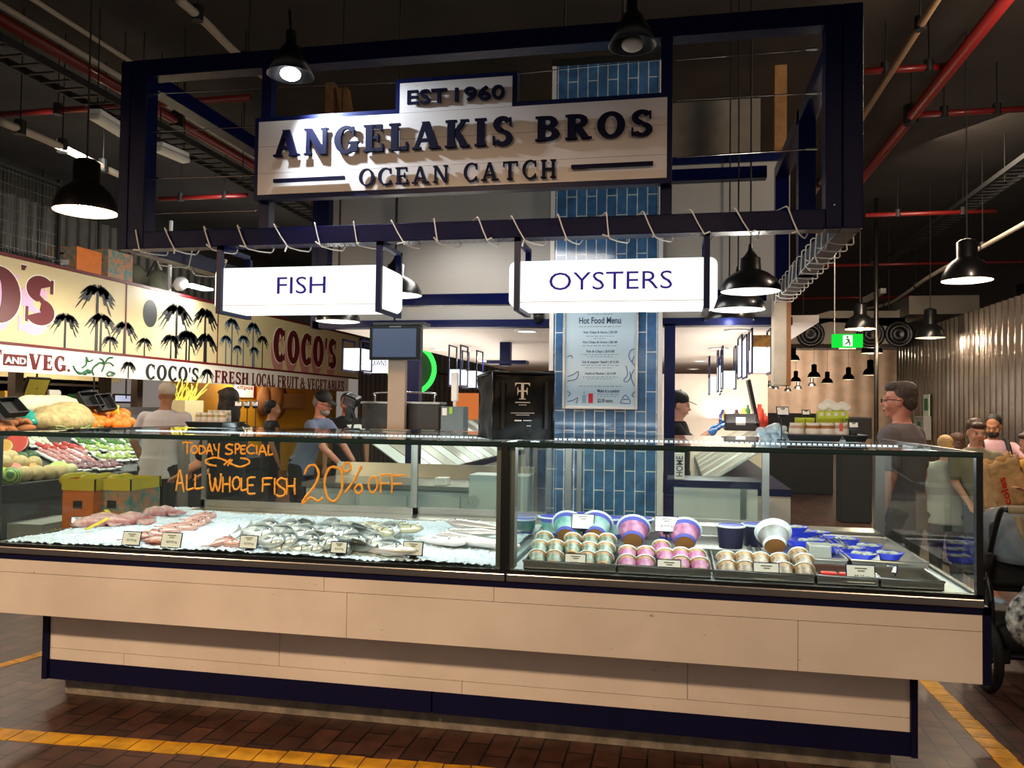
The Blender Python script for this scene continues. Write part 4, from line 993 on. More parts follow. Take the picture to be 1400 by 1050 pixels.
# ------------------------------------------------------------------ sloping fruit stand
SP, SN = Vector((-6.6, 8, .64)), Vector((.47, 0, 1)).normalized()      # slope rises to the left
onb = lambda x, y, lift=0: atPlane(x, y, SP+SN*lift, SN)
SHELF = mat('dark_stand', '3b3a3c', .5, .3); FRONT = mat('grey_stand_front', '4a4c4c', .6, noise=.2, nscale=2)
st = thing('fruit_stand', 'long sloping grey fruit stand along the shop front at left', 'stand', (-7.3, 9, 0))
sy0, sy1 = 6.0, 12.6
zs_ = lambda x: .64-(x+6.6)*.47
mb = MB(); mb.poly([(-6.6, sy0, zs_(-6.6)), (-6.6, sy1, zs_(-6.6)), (-8.35, sy1, zs_(-8.35)), (-8.35, sy0, zs_(-8.35))], (0, 0, -.05)); mb.build('sloping_deck', SHELF, st)
mb = MB(); mb.box(-6.68, sy0, .0, -6.62, sy1, .5); mb.box(-8.35, sy0, 0, -6.7, sy0+.05, .6); mb.build('front_panel', FRONT, st)
mb = MB(); mb.box(-6.62, sy0, .5, -6.55, sy1, .69, bev=.01); mb.build('lip', SHELF, st)
LIFT = [0]
def put_prod(name, label, cat, group, px, py, r, m, sc=(1, 1, 1), rot=None, protos={}):
    key = (name, m.name, sc)
    p = onb(px, py, r*sc[2]*.9)
    if key not in protos:
        mb = MB(); mb.ell((0, 0, 0), (sc[0], sc[1], sc[2]), None, 18, 12); o = mb.build(name, m, None, True); protos[key] = o
    else: o = protos[key].copy(); COL.objects.link(o)
    o.location = p; o.scale = (r,)*3; o.rotation_euler = rot or (random.uniform(-.5, .5), random.uniform(-.5, .5), random.uniform(0, 6))
    return tag(o, label, cat, group)
def stripemat(name, a, b, sc):
    m = mat(name, a, .45); nt = m.node_tree; tc = nt.nodes.new('ShaderNodeTexCoord'); w = nt.nodes.new('ShaderNodeTexWave'); w.inputs['Scale'].default_value = sc; w.inputs['Distortion'].default_value = 4
    nt.links.new(tc.outputs['Object'], w.inputs['Vector']); r = nt.nodes.new('ShaderNodeValToRGB'); r.color_ramp.elements[0].color = (*lin(a), 1); r.color_ramp.elements[1].color = (*lin(b), 1)
    nt.links.new(w.outputs['Fac'], r.inputs['Fac']); nt.links.new(r.outputs['Color'], nt.nodes['Principled BSDF'].inputs['Base Color']); return m
ROCK = mat('rockmelon_skin', 'd9be8c', .7, noise=.12, nscale=3, bump=.4, bscale=14); HONEY = mat('honeydew_skin', 'd7d59a', .5); WMEL = stripemat('watermelon_skin', '2f5a2a', 'a9c470', 1.3); DMEL = mat('dark_melon_skin', '3e5c33', .5)
ORNG = mat('orange_peel', 'ee7a12', .5, bump=.3, bscale=40); SPUD = mat('sweet_potato_skin', 'a8683a', .8, noise=.2)
for px, py in ((33, 648), (50, 647), (67, 646), (82, 646), (5, 633), (28, 633), (46, 634), (14, 626), (2, 627)):
    put_prod('rockmelon', 'round buff rockmelon on the front of the fruit stand', 'melon', 'rockmelons on the fruit stand', px, py, .085, ROCK)
put_prod('honeydew_melon', 'pale green honeydew melon at the right end of the melon row', 'melon', None, 96, 643, .078, HONEY)
put_prod('honeydew_melon', 'yellow green honeydew melon at the far left of the melon row', 'melon', None, 3, 650, .085, mat('green_melon_skin', 'a8b848', .5))
put_prod('watermelon', 'small striped watermelon in the front melon row', 'melon', None, 15, 652, .1, WMEL)
for px, py, lb in ((28, 628, 'dark green melon behind the rockmelons, left of two'), (43, 626, 'dark green melon behind the rockmelons, right of two')): put_prod('green_melon', lb, 'melon', None, px, py, .085, DMEL)
def cutfruit(name, label, px, py, r, skin, flesh, tilt):
    p = onb(px, py, .06); t = thing(name, label, 'cut fruit', p); t.rotation_euler = tilt
    pr = [(0, -r)]+[(r*math.sin(a*PI/16), -r*math.cos(a*PI/16)) for a in range(1, 9)]
    mb = MB(); mb.lathe(pr, (0, 0, 0), 20); mb.build('rind', skin, t, True, local=True)
    mb = MB(); mb.lathe([(r*.97, .001), (r*.85, .004), (.0, .002)], (0, 0, 0), 20); mb.build('flesh', flesh, t, local=True)
cutfruit('cut_watermelon', 'red cut watermelon half above the melons', 22, 606, .13, DMEL, mat('watermelon_flesh', 'd8483c', .4), (.9, .55, 0))
cutfruit('cut_melon', 'orange cut rockmelon at the far left of the stand', 4, 611, .1, ROCK, mat('melon_flesh', 'e8a95a', .4), (.9, .5, 0))
cutfruit('cut_honeydew', 'green cut honeydew half facing up among the rockmelons', 80, 638, .1, HONEY, mat('honeydew_flesh', 'cdd884', .4), (.5, .4, 0))
cutfruit('cut_rockmelon', 'orange wedge of cut rockmelon lying on the melon row', 38, 640, .1, ROCK, mat('melon_orange_flesh', 'e89a3c', .4), (.6, .5, 0))
cutfruit('cut_striped_melon', 'striped watermelon half behind the front melon row', 15, 642, .11, WMEL, mat('watermelon_pale_flesh', 'd9867a', .4), (.6, .4, 0))
# packed trays rows
FILM = glassmat('cling_film', (.97, .97, .97), 1.35, .06)
def pack(px, py, m, label, group, sz=(.2, .14, .05), protos={}):
    p = onb(px, py, .02); k = (m.name, sz)
    if k not in protos:
        t = thing('produce_pack', label, 'packed produce', (0, 0, 0), group=group)
        mb = MB(); mb.box(-sz[0]/2, -sz[1]/2, 0, sz[0]/2, sz[1]/2, sz[2]*.5, bev=.008); mb.build('tray', WHITEP, t, local=True)
        mb = MB()
        for i in range(10): mb.ell((random.uniform(-.38, .38)*sz[0], random.uniform(-.36, .36)*sz[1], sz[2]*.6), (sz[0]*.16, sz[1]*.2, sz[2]*.5), None, 8, 6)
        mb.build('contents', m, t, True, local=True); protos[k] = t; o = t
    else: o = dup(protos[k], (0, 0, 0), label=label, group=group)
    o.location = p; o.rotation_euler = (0, math.atan(.47), random.uniform(-.08, .08)); return o
RAD = mat('radish_pink', 'b0526a', .5, noise=.4, nscale=20, col2='d8b0a4'); RED = mat('chilli_red', 'b8342c', .5); PALE = mat('pale_veg', 'd8d4c0', .5); GRN = mat('leaf_green', '4f7a30', .6, noise=.4, nscale=25); PURP = mat('beet_purple', '6a2f44', .5, noise=.4, nscale=20, col2='b48a92'); LGRN = mat('pale_leaf', 'a6b46a', .6, noise=.3, nscale=20)
rows = [(607, 40, 72, 11, PALE, 'white packed vegetables in the top row of the stand', 'white packs on the stand'), (614, 58, 112, 12, RED, 'red packed vegetables in the second row of the stand', 'red packs on the stand'), (622, 62, 120, 12, RAD, 'pink packed radishes in the middle rows of the stand', 'pink packs on the stand'),
        (630, 74, 130, 12, RAD, 'pink packed radishes in the middle rows of the stand', 'pink packs on the stand'), (638, 100, 158, 11, PURP, 'purple packed vegetables in the lower row behind the yellow carton', 'purple packs on the stand'),
        (606, 110, 182, 13, GRN, 'green packed herbs at the right of the stand', 'green packs on the stand'), (615, 124, 184, 13, LGRN, 'pale green packed leaves at the right of the stand', 'pale green packs on the stand'), (626, 138, 186, 13, LGRN, 'pale green packed leaves at the right of the stand', 'pale green packs on the stand')]
for py, xa, xb, stp, m, lb, g in rows:
    x = xa
    while x < xb: pack(x, py+random.uniform(-2, 2), m, lb, g); x += stp
# upper tier heap
heapm = mat('cream_net_sack', 'ae9b6a', .85, noise=.25, nscale=14, bump=.6, bscale=25)
def lump(name, label, cat, pts, m, seed=1, n=60):
    mb = MB(); r = random.Random(seed)
    for px, py, rr in pts:
        p = onb(px, py, .05); mb.ell(p, (rr*1.1, rr*1.3, rr*.8), None, 14, 9)
    o = mb.build(name, m, None, True); rm = o.modifiers.new('remesh', 'REMESH'); rm.mode = 'VOXEL'; rm.voxel_size = .025; rm.use_smooth_shade = True
    return tag(o, label, cat)
lump('produce_sack', 'big cream net sack heaped on the upper stand', 'sack', [(72, 572, .22), (92, 570, .26), (104, 576, .2), (60, 577, .16), (85, 578, .22)], heapm)
lump('cauliflower_heap', 'pale heap of cauliflowers along the top of the stand', 'vegetables', [(30, 556, .14), (42, 553, .16), (56, 554, .17), (70, 552, .16), (84, 553, .16), (96, 556, .15)], mat('cauliflower', 'd8ceab', .8, bump=1, bscale=30))['kind'] = 'stuff'
lump('teal_plastic_bag', 'crumpled teal plastic bag among the vegetables at left', 'bag', [(33, 567, .1), (38, 572, .11), (42, 577, .08)], mat('teal_plastic', '1f8f7e', .35))
for k in range(11):
    put_prod('sweet_potato', 'brown sweet potato in the heap at the far left edge', 'vegetable', 'sweet potatoes at the left edge', random.uniform(-4, 38), random.uniform(573, 588), .1, SPUD, (.55, 1.2, .5), (random.uniform(-.3, .3), .4, random.uniform(0, 3)))
mb = MB()
for k in range(260):
    p = onb(random.uniform(74, 136), random.uniform(575, 589), random.uniform(.02, .08)); d = Vector((random.uniform(-1, 1), random.uniform(-1, 1), random.uniform(-.3, .3)))*.07
    mb.cyl(p-d, p+d, .012, .009, 6)
o = mb.build('green_beans', mat('bean_green', '55702a', .55, nscale=15, col2='b8bf86')); tag(o, 'heap of green beans on the upper stand below the cream sack', 'vegetables', kind='stuff')
og = 'loose oranges on the upper stand'
for cx, cy, n, w_ in ((134, 574, 20, 17), (165, 575, 22, 17)):
    for k in range(n):
        f = k/n; yy = cy-9+f*20; spread = w_*(.45+.55*f)
        put_prod('orange', 'bright orange in the %s pile beside the tilted black crate' % ('left' if cx < 150 else 'right'), 'orange', og+(', left pile' if cx < 150 else ', right pile'), cx+random.uniform(-spread, spread), yy-2+random.uniform(-2, 2), .075, ORNG)
def crate(px, py, label, rot):
    p = onb(px, py, .25); t = thing('produce_crate', label, 'crate', p); t.rotation_euler = rot; t.scale = (.62,)*3
    mb = MB(); mb.box(-.2, -.25, 0, .2, .25, .02); mb.build('base', BLACKM, t, local=True)
    for a in ((-.2, -.25, .02, -.18, .25, .14), (.18, -.25, .02, .2, .25, .14), (-.18, -.25, .02, .18, -.23, .14), (-.18, .23, .02, .18, .25, .14)): mb = MB(); mb.box(*a); mb.build('side', BLACKM, t, local=True)
crate(139, 553, 'tilted black crate between the two orange piles', (.2, 1.05, .15)); crate(121, 550, 'tilted black crate behind the left orange pile', (.1, .9, -.1)); crate(12, 560, 'tilted brown black crate at the far left of the stand', (.1, .8, .1))
# bananas and celery
def banana_bunch(p, label, m):
    t = thing('banana_bunch', label, 'bananas', p)
    for k in range(5):
        mb = MB(); a = -.5+.25*k; pts = [(math.sin(a)*.02, -.02, .0), (math.sin(a)*.08, -.07, -.03), (math.sin(a)*.13, -.09, -.10), (math.sin(a)*.15, -.05, -.17)]
        mb.tube(smoothpath(pts, 4), [.008]+[.02]*10+[.016, .008], 8); mb.build('banana', m, t, True, local=True)
banana_bunch(onb(162, 555, .2), 'yellow banana bunch above the right orange pile', mat('banana_yellow', 'd9c02a', .5)); banana_bunch(onb(8, 545, .25), 'greenish banana bunch at the far left top of the stand', mat('banana_green', 'a8a82a', .5))
p = atX(250, 556, -7.6); t = thing('celery_box', 'cream box of tall yellow green stalks right of the man in the beige cap', 'vegetables', p)
mb = MB(); mb.box(p.x-.2, p.y-.25, p.z-.25, p.x+.2, p.y+.25, p.z+.1); mb.build('box', mat('cream_card', 'c9b98c', .8), t)
for k in range(22):
    mb = MB(); b = p+Vector((random.uniform(-.15, .15), random.uniform(-.2, .2), .05)); e = b+Vector((random.uniform(-.1, .1), random.uniform(-.15, .4), random.uniform(.2, .4))); mb.cyl(b, e, .018, .008, 6); mb.build('stalk', mat('stalk', 'c0bc3c', .6) if k == 0 else bpy.data.materials['stalk'], t)
# floor cartons at the left end of the case
p = atPlane(128, 742, (0, 6.1, 0), (0, 1, 0)); 
q = atZ(105, 742, .02)
q1, q2 = atY(85, 700, 5.75), atY(127, 700, 5.75)
cw = q2.x-q1.x; zt1 = atY(105, 655, 5.75).z
carton('stacked orange carton with black hand hole and yellow rim beside the fish case', (q1.x+q2.x)/2, 5.75+.2, .0, cw, .4, zt1, ORC, ORC, YCART)
q1, q2 = atY(129, 700, 5.85), atY(176, 700, 5.85)
carton('teal and orange patterned carton with yellow rim beside the fish case', (q1.x+q2.x)/2, 5.85+.2, .0, q2.x-q1.x, .4, atY(150, 655, 5.85).z, PATC, PATC, YCART)
for k, (px, py) in enumerate(((92, 655), (104, 650), (116, 655), (137, 650), (150, 648), (163, 651))):
    p = atY(px+8, py-4, 5.95+.1*(k % 2)); p.z = zt1*.86+.10; mb = MB(); mb.ell(p, (.07, .11, .06), Matrix.Rotation(random.uniform(-.5, .5), 4, 'Z')); o = mb.build('yellow_squash', mat('squash_yellow', 'c9b91e', .5) if k == 0 else bpy.data.materials['squash_yellow'], None, True); tag(o, 'yellow squash lying in the top of the %s carton' % ('orange' if k < 3 else 'patterned'), 'vegetable', 'yellow squash in the %s carton' % ('orange' if k < 3 else 'patterned'))
a, b = atX(12, 705, -6.58), atX(80, 722, -6.58)
t = thing('carton_stack', 'low grey carton with yellow printing at the foot of the stand', 'carton', (-6.5, a.y, 0))
mb = MB(); mb.box(-6.6, a.y, 0, -6.2, b.y, .3, bev=.005); mb.build('box', mat('grey_card', '8f8f88', .8), t)
put_text('MMMM', (-6.195, a.y+.1, .14), (-6.195, b.y-.15, .14), (-6.195, a.y+.1, .24), YCART, 'zigzag_print', t, .003, True, .3, .2, out=(1, 0, 0))
# ------------------------------------------------------------------ crushed ice and fish
ICE = mat('crushed_ice', 'dfeaf0', .35, noise=.12, nscale=30, bump=1, bscale=70, spec=.6)
def icez(x, y):
    f = max(0, min(1, (y-3.5)/1.3)); return ZD+.012+.022*math.sin(PI*min(1, max(0, (x+3.27)/.9))*.5)*math.sin(PI*(.15+.85*f))+.006*math.sin(x*9+y*4)*math.sin(y*11-x*3)
mb = MB(); nx, ny = 200, 100; rnd = random.Random(3); G = []
for i in range(nx+1):
    x = -3.27+i*(2.5/nx); row = []
    for j in range(ny+1):
        ymax = 4.79 if x > -3.1 else 4.97
        y = 3.482+(ymax-3.482)*j/ny; row.append(mb.bm.verts.new((x, y, icez(x, y)+rnd.uniform(-.005, .007))))
    G.append(row)
for i in range(nx):
    for j in range(ny): mb.bm.faces.new((G[i][j], G[i+1][j], G[i+1][j+1], G[i][j+1]))
E_ = [G[i][0] for i in range(nx+1)]
o = mb.build('crushed_ice', ICE, None); tag(o, 'bed of crushed white ice filling the left display case', 'ice', kind='stuff')
CASEP = Vector((0, 3.5, ZD+.02)); 
def onice(px, py, lift=0):
    """meets the sloping ice surface"""
    p = None; y = 3.5
    d = ray(px, py)
    for k in range(400):
        y = 3.48+k*.0035; q = CAMP+d*(y/d.y)
        if q.z <= icez(q.x, q.y)+lift: return q
    return q
def fishmat(name, back, belly, rough=.28):
    m = mat(name, belly, rough, .35); nt = m.node_tree; tc = nt.nodes.new('ShaderNodeTexCoord'); sp = nt.nodes.new('ShaderNodeSeparateXYZ'); nt.links.new(tc.outputs['Object'], sp.inputs[0])
    n = nt.nodes.new('ShaderNodeTexNoise'); n.inputs['Scale'].default_value = 30; nt.links.new(tc.outputs['Object'], n.inputs['Vector'])
    a = nt.nodes.new('ShaderNodeMath'); a.operation = 'MULTIPLY_ADD'; a.inputs[1].default_value = .03; nt.links.new(n.outputs['Fac'], a.inputs[0]); nt.links.new(sp.outputs['Y'], a.inputs[2])
    mr = nt.nodes.new('ShaderNodeMapRange'); mr.inputs['From Min'].default_value = -.012; mr.inputs['From Max'].default_value = .05; nt.links.new(a.outputs[0], mr.inputs['Value'])
    r = nt.nodes.new('ShaderNodeValToRGB'); r.color_ramp.elements[0].color = (*lin(belly), 1); r.color_ramp.elements[1].color = (*lin(back), 1); r.color_ramp.elements[0].position = .3; r.color_ramp.elements[1].position = .85
    nt.links.new(mr.outputs[0], r.inputs['Fac']); nt.links.new(r.outputs['Color'], nt.nodes['Principled BSDF'].inputs['Base Color']); return m
FS = fishmat('silver_fish_skin', '454a46', 'd0d2cc'); FG = fishmat('olive_fish_skin', '4f4a38', 'c2b898'); FR = fishmat('red_fish_skin', '8c4038', 'd8a598'); FW = fishmat('pale_fillet_skin', 'c9b9b2', 'f0e6e2')
FIN = mat('fish_fin', '7f8078', .4); FINR = mat('red_fin', 'c07064', .4); EYEW = mat('fish_eye_ring', 'd8d6c8', .3); EYEB = mat('fish_pupil', '0c0c0c', .15)
def make_fish(label, group, L, H, T, skin, fin):
    """lies on its side: length along X (head at +X), back towards +Y, thickness Z"""
    t = thing('whole_fish', label, 'fish', (0, 0, 0), group=group)
    prof = [(-.5, .05), (-.42, .09), (-.3, .2), (-.12, .38), (.05, .48), (.2, .48), (.33, .40), (.43, .26), (.49, .10)]
    mb = MB(); R = []; seg = 14
    for x, w in prof:
        R.append([mb.bm.verts.new((x*L, math.cos(2*PI*k/seg)*w*H, math.sin(2*PI*k/seg)*T*min(.5, w*1.25))) for k in range(seg)])
    for A, B in zip(R, R[1:]):
        for k in range(seg): mb.bm.faces.new((A[k], A[(k+1) % seg], B[(k+1) % seg], B[k]))
    mb.bm.faces.new(R[0][::-1]); mb.bm.faces.new(R[-1]); mb.build('body', skin, t, True, local=True)
    mb = MB(); mb.poly([(-.49*L, -.05*H, 0), (-.49*L, .05*H, 0), (-.66*L, .34*H, 0), (-.60*L, 0, 0), (-.66*L, -.34*H, 0)], (0, 0, .003)); mb.build('tail_fin', fin, t, local=True)
    mb = MB(); mb.poly([(.2*L, .46*H, 0), (.05*L, .64*H, 0), (-.15*L, .55*H, 0), (-.3*L, .3*H, 0), (-.28*L, .2*H, 0), (-.1*L, .35*H, 0), (.1*L, .44*H, 0)], (0, 0, .003)); mb.build('dorsal_fin', fin, t, local=True)
    mb = MB(); mb.poly([(.2*L, -.08*H, T*.48), (.02*L, -.22*H, T*.56), (.05*L, -.02*H, T*.54)], (0, 0, .003)); mb.build('side_fin', fin, t, local=True)
    mb = MB(); mb.tube([(.27*L, -.36*H, T*.36), (.24*L, -.1*H, T*.475), (.26*L, .25*H, T*.40)], .0025, 5); mb.build('gill', mat('gill_line', '3d3230', .5) if 'gill_line' not in bpy.data.materials else bpy.data.materials['gill_line'], t, local=True)
    mb = MB(); mb.ell((.36*L, .08*H, T*.36), (.011, .011, .007), None, 10, 6); e = mb.build('eye', EYEW, t, True, local=True)
    mb = MB(); mb.ell((.36*L, .08*H, T*.36+.005), (.006, .006, .004), None, 8, 6); mb.build('pupil', EYEB, e, True, local=True)
    return t
fp = {'s': make_fish('silver whole fish in the large heap on the ice', 'silver fish heaped on the ice', .20, .095, .045, FS, FIN),
      'g': make_fish('olive backed fish lying across the right top of the silver heap', 'olive fish at the back of the heap', .24, .08, .045, FG, FIN),
      'r': make_fish('small red fish in the diagonal line of red fish on the ice', 'red fish in a diagonal line', .15, .075, .045, FR, FINR),
      'l': make_fish('large pale fish with cut gills stretched on the right of the ice', None, .40, .10, .05, FW, FIN)}
used = set()
def put_fish(k, px, py, ang, label=None, group=None, lift=.012, sc=1, tilt=0):
    p = onice(px, py, lift)+Vector((0, 0, .012)); p.y = max(3.575, p.y); rot = (tilt+random.uniform(-.12, .12), random.uniform(-.1, .1), math.radians(ang))
    if k not in used:
        used.add(k); o = fp[k]; o.location = p; o.rotation_euler = rot; o.scale = (sc,)*3
        if label: o['label'] = label
        if group: o['group'] = group
    else: o = dup(fp[k], p, rot, label, group, sc)
    return o
# silver heap, back rows to front rows
rows = [(722, 366, 470, 27), (729, 344, 550, 28), (736, 356, 520, 28), (743, 350, 530, 29), (750, 366, 530, 30), (755, 400, 540, 36)]
for ri, (py, xa, xb, st_) in enumerate(rows):
    x = xa+(ri % 2)*10
    while x < xb:
        put_fish('s', x+random.uniform(-4, 4), py+random.uniform(-2, 2), random.choice((-25, -20, -15, -30, -10, 160)), lift=.012+.022*(ri % 2), tilt=.75, sc=random.uniform(.9, 1.05)); x += st_
for px, py, a in ((505, 722, -25), (520, 727, -40), (535, 722, -15), (550, 726, -10), (478, 722, -20)): put_fish('g', px, py, a, lift=.04, tilt=.2)
big = [(655, 722, 168, 'topmost long pale fish at the back right of the ice'), (648, 732, 170, 'second long pale fish from the back at the right of the ice'), (640, 741, 165, 'long pale fish below the two back ones by the steel stile'), (600, 742, -28, 'pale fish with open gills left of the four at the right of the ice'), (660, 745, -8, 'frontmost pale fish beside the steel stile'), (520, 757, -22, 'pale fish lying at the front glass behind a price card')]
for px, py, a, lb in big: put_fish('l', px, py, a, lb, None, .02, sc=random.uniform(.85, 1))
lbf = {}
for px, py, a in ((190, 738, 40), (206, 733, 30), (207, 744, 20), (198, 747, 160), (228, 729, 35), (238, 724, 40), (250, 724, 30), (262, 719, 25), (270, 714, 35), (278, 708, 30), (292, 748, 70), (300, 751, -20)):
    g = px > 285
    put_fish('r', px, py, a, 'small red fish lying alone at the front of the ice' if g else None, 'two red fish at the front of the ice' if g else None, .008)
SQ = mat('squid_pink', 'd8b8b0', .3, noise=.3, nscale=14, col2='a8605a', coat=.5)
for k, (px, py, a, L) in enumerate(((158, 716, 20, .24), (122, 718, 15, .2), (140, 712, 25, .18), (212, 703, 10, .16), (178, 711, 30, .16), (225, 702, 5, .14))):
    p = onice(px, py, .015); t = thing('squid', 'pink raw squid along the left side of the ice', 'squid', p, math.radians(a), 'squid at the left of the ice')
    mb = MB(); mb.tube([(-L*.5, 0, .0), (-L*.3, 0, .012), (0, 0, .018), (L*.3, 0, .014), (L*.45, 0, .01)], [.006, .025, .034, .028, .02], 10); mb.build('mantle', SQ, t, True, local=True)
    for q_ in range(5): mb = MB(); mb.tube(smoothpath([(L*.42, 0, .01), (L*.55, (q_-2)*.012, .016), (L*.72, (q_-2)*.022, .004), (L*.85, (q_-2)*.02+.01, .006)], 4), [.009]*8+[.007]*3+[.004]*2, 6); mb.build('arm', SQ, t, True, local=True)
for px, py, a in ((150, 709, 60), (132, 722, -10)):
    p = onice(px, py, .02); mb = MB(); mb.poly([(-.01, -.07, 0), (.012, -.07, 0), (.018, .07, .0), (-.008, .075, 0)], (0, 0, .004)); o = mb.build('yellow_tag', YCART); o.location = p+Vector((0, 0, .02)); o.rotation_euler = (.3, 0, math.radians(a)); tag(o, 'yellow plastic tag lying on the squid, %s' % ('upright' if a == 60 else 'flat near the white card'), 'tag')

# ------------------------------------------------------------------ price cards
CARD = mat('price_card', 'efebdf', .5); TXT = mat('card_text', '3a3a3a', .6)
def price_card(px, py, wpx, price, label, y=None, ice=True, lean=.25, zbase=None, yaw=0, group=None, stand=True):
    """card centre pixel, on a clip stand at depth y"""
    p = atY(px, py, y); dist = (p-CAMP).dot(_f); wd = wpx*dist/FPX; hh = wd*.68
    zb_ = zbase if zbase is not None else (icez(p.x, y) if ice else ZD)
    t = thing('price_card', label, 'price card', (p.x, y, zb_), yaw, group); zc = p.z-zb_
    M = Matrix.Translation((0, 0, zc)) @ Matrix.Rotation(-lean, 4, 'X')
    mb = MB(); mb.box(-wd/2, -.001, -hh/2, wd/2, .002, hh/2, M=M); mb.build('border', NAVY, t, local=True)
    mb = MB(); mb.box(-wd/2+.004, -.0025, -hh/2+.004, wd/2-.004, -.001, hh/2-.004, M=M); mb.build('card', CARD, t, local=True)
    c = lambda u, v: M @ Vector((u*wd, -.003, v*hh))
    if price: put_text(price, c(-.22, -.22), c(.3, -.22), c(-.22, -.04), TXT, 'printed_price', t, .0006, bold=.01, local=True, out=(0, -1, 0))
    mb = MB()
    for u0, u1, v in ((-.2, .22, .3), (-.1, .14, .17)): a, b = c(u0, v), c(u1, v); mb.box(a.x, a.y-.0006, a.z-.0016, b.x, a.y, a.z+.0016)
    mb.build('printed_name', TXT, t, local=True)
    if stand:
        mb = MB(); bz = min(zc-hh/2, zc)
        mb.cyl((0, .012, 0), (0, .012, max(.01, zc-hh*.3)), .0035, seg=8); mb.cyl((0, .012, 0), (0, .012, .006), .022, seg=14)
        mb.box(-.016, .002, zc-hh/2-.012, .016, .014, zc-hh/2+.008); mb.build('clip_stand', BLACK, t, local=True)
    return t
price_card(180, 736, 28, '$27.99 kg', 'bordered price card reading $27.99 at the left of the ice, below the squid', 3.51)
price_card(234.5, 738.5, 31, '$20.99 kg', 'bordered price card reading $20.99 before the red fish', 3.51)
price_card(340, 741, 27, '$27.99 kg', 'bordered price card at the left edge of the silver fish heap', 3.51)
price_card(463.5, 748.5, 24, '$22.99 kg', 'bordered price card reading $22.99 before the middle of the fish heap', 3.51)
price_card(564.5, 750, 29, '$18.99 kg', 'bordered price card reading $18.99 before the large pale fish', 3.51)
price_card(104.5, 711, 14, '', 'small white price card standing by the left end glass', 3.95, yaw=.5)
price_card(786.5, 767, 30, '$5.99 ea', 'price card reading $5.99 before the green labelled tubs', 3.55, False)
price_card(914.5, 776, 33, '$5.99 ea', 'price card reading $5.99 before the pink labelled tubs', 3.55, False)
price_card(1047.5, 781, 35, '$7.10 ea', 'price card reading $7.10 before the amber tubs', 3.55, False)
price_card(1176.5, 785, 38, '$8.10 ea', 'price card reading $8.10 before the black trays', 3.55, False)
price_card(911, 716.5, 32, '$19.99 ea', 'price card reading $19.99 raised above the large pink labelled tubs', 4.05, False)
price_card(797, 713, 31, '', 'blank white price card raised above the large turquoise tubs', 4.05, False)
price_card(1219, 778, 16, '', 'small tilted white card beside the black trays', 3.8, False, yaw=-.7)
price_card(1190, 763, 26, '', 'white card lying back on the blue dishes', 4.1, False, lean=.9)

# ------------------------------------------------------------------ tubs in the right case
LIDB = mat('blue_lid', '2a34c0', .4); RIMW = mat('white_rim', 'e9f0ee', .35); BASEB = mat('tub_base_brown', 'a5713f', .5, noise=.2)
TURQ = mat('turquoise_label', '3f9a8c', .45, nscale=12, col2='c8e4de'); PNKL = mat('pink_label', 'a8487a', .45, nscale=22, col2='d8a8c4'); AMB = mat('amber_seafood', '8a5a2a', .4, nscale=30, col2='d8b078'); DKC = mat('dark_contents', '22223a', .4)
BLBAND = mat('tub_blue_band', '5a5fb8', .45)
def tub(name, label, group, r0, r1, h, lidm, bodym, bandm, basem):
    """axis Z, base at 0 (r0), lid at h (r1)"""
    t = thing(name, label, 'tub', (0, 0, 0), group=group)
    mb = MB(); mb.lathe([(0, .001), (r0*.97, .001)], (0, 0, 0), 24); mb.build('base', basem, t, local=True)
    f = lambda z: r0+(r1-r0)*z/h
    mb = MB(); mb.lathe([(f(0), 0), (f(h*.16), h*.16)], (0, 0, 0), 24); mb.lathe([(f(h*.72), h*.72), (f(h*.92), h*.92)], (0, 0, 0), 24); mb.build('wall', bandm, t, True, local=True)
    mb = MB(); mb.lathe([(f(h*.16)+.0004, h*.16), (f(h*.72)+.0004, h*.72)], (0, 0, 0), 24); mb.build('label_band', bodym, t, True, local=True)
    mb = MB(); mb.lathe([(f(h*.9), h*.92), (r1*1.06, h*.92), (r1*1.08, h*.96), (r1*1.06, h), (r1*.96, h)], (0, 0, 0), 24); mb.build('rim', RIMW, t, True, local=True)
    mb = MB(); mb.lathe([(r1*.97, h), (r1*.93, h-.003), (0, h-.003)], (0, 0, 0), 24); mb.build('lid', lidm, t, local=True)
    return t
TP = {}
_hc = [0]
def put_tub(kind, px, py, y, label, group, lean=0.0, yaw=0, z=None):
    if kind not in TP:
        spec = {'T': ('large_tub', .048, .079, .10, LIDB, TURQ, BLBAND, BASEB), 'P': ('large_tub', .048, .079, .10, LIDB, PNKL, BLBAND, BASEB), 'A': ('large_tub', .048, .079, .10, RIMW, mat('clear_big_tub', '7a6f62', .2, nscale=9, col2='c4c6c8'), RIMW, BASEB), 'D': ('large_tub', .055, .066, .11, LIDB, DKC, DKC, DKC),
                't': ('small_tub', .027, .043, .058, RIMW, mat('clear_tub_green', '55654f', .25, nscale=35, col2='b4bfae'), AMB, AMB), 'p': ('small_tub', .027, .043, .058, RIMW, PNKL, AMB, AMB), 'a': ('small_tub', .027, .043, .058, RIMW, mat('clear_tub_amber', '7d5a34', .25, nscale=35, col2='c8bca8'), AMB, AMB)}[kind]
        TP[kind] = tub(spec[0], label, group, *spec[1:]); o = TP[kind]
    else: o = dup(TP[kind], (0, 0, 0), label=label, group=group)
    p = atY(px, py, y); o.rotation_euler = (-lean, 0, yaw)
    h = .11 if kind.isupper() else .062
    c = Matrix.Rotation(yaw, 3, 'Z') @ Matrix.Rotation(-lean, 3, 'X') @ Vector((0, 0, h/2))
    o.location = p-c
    return o
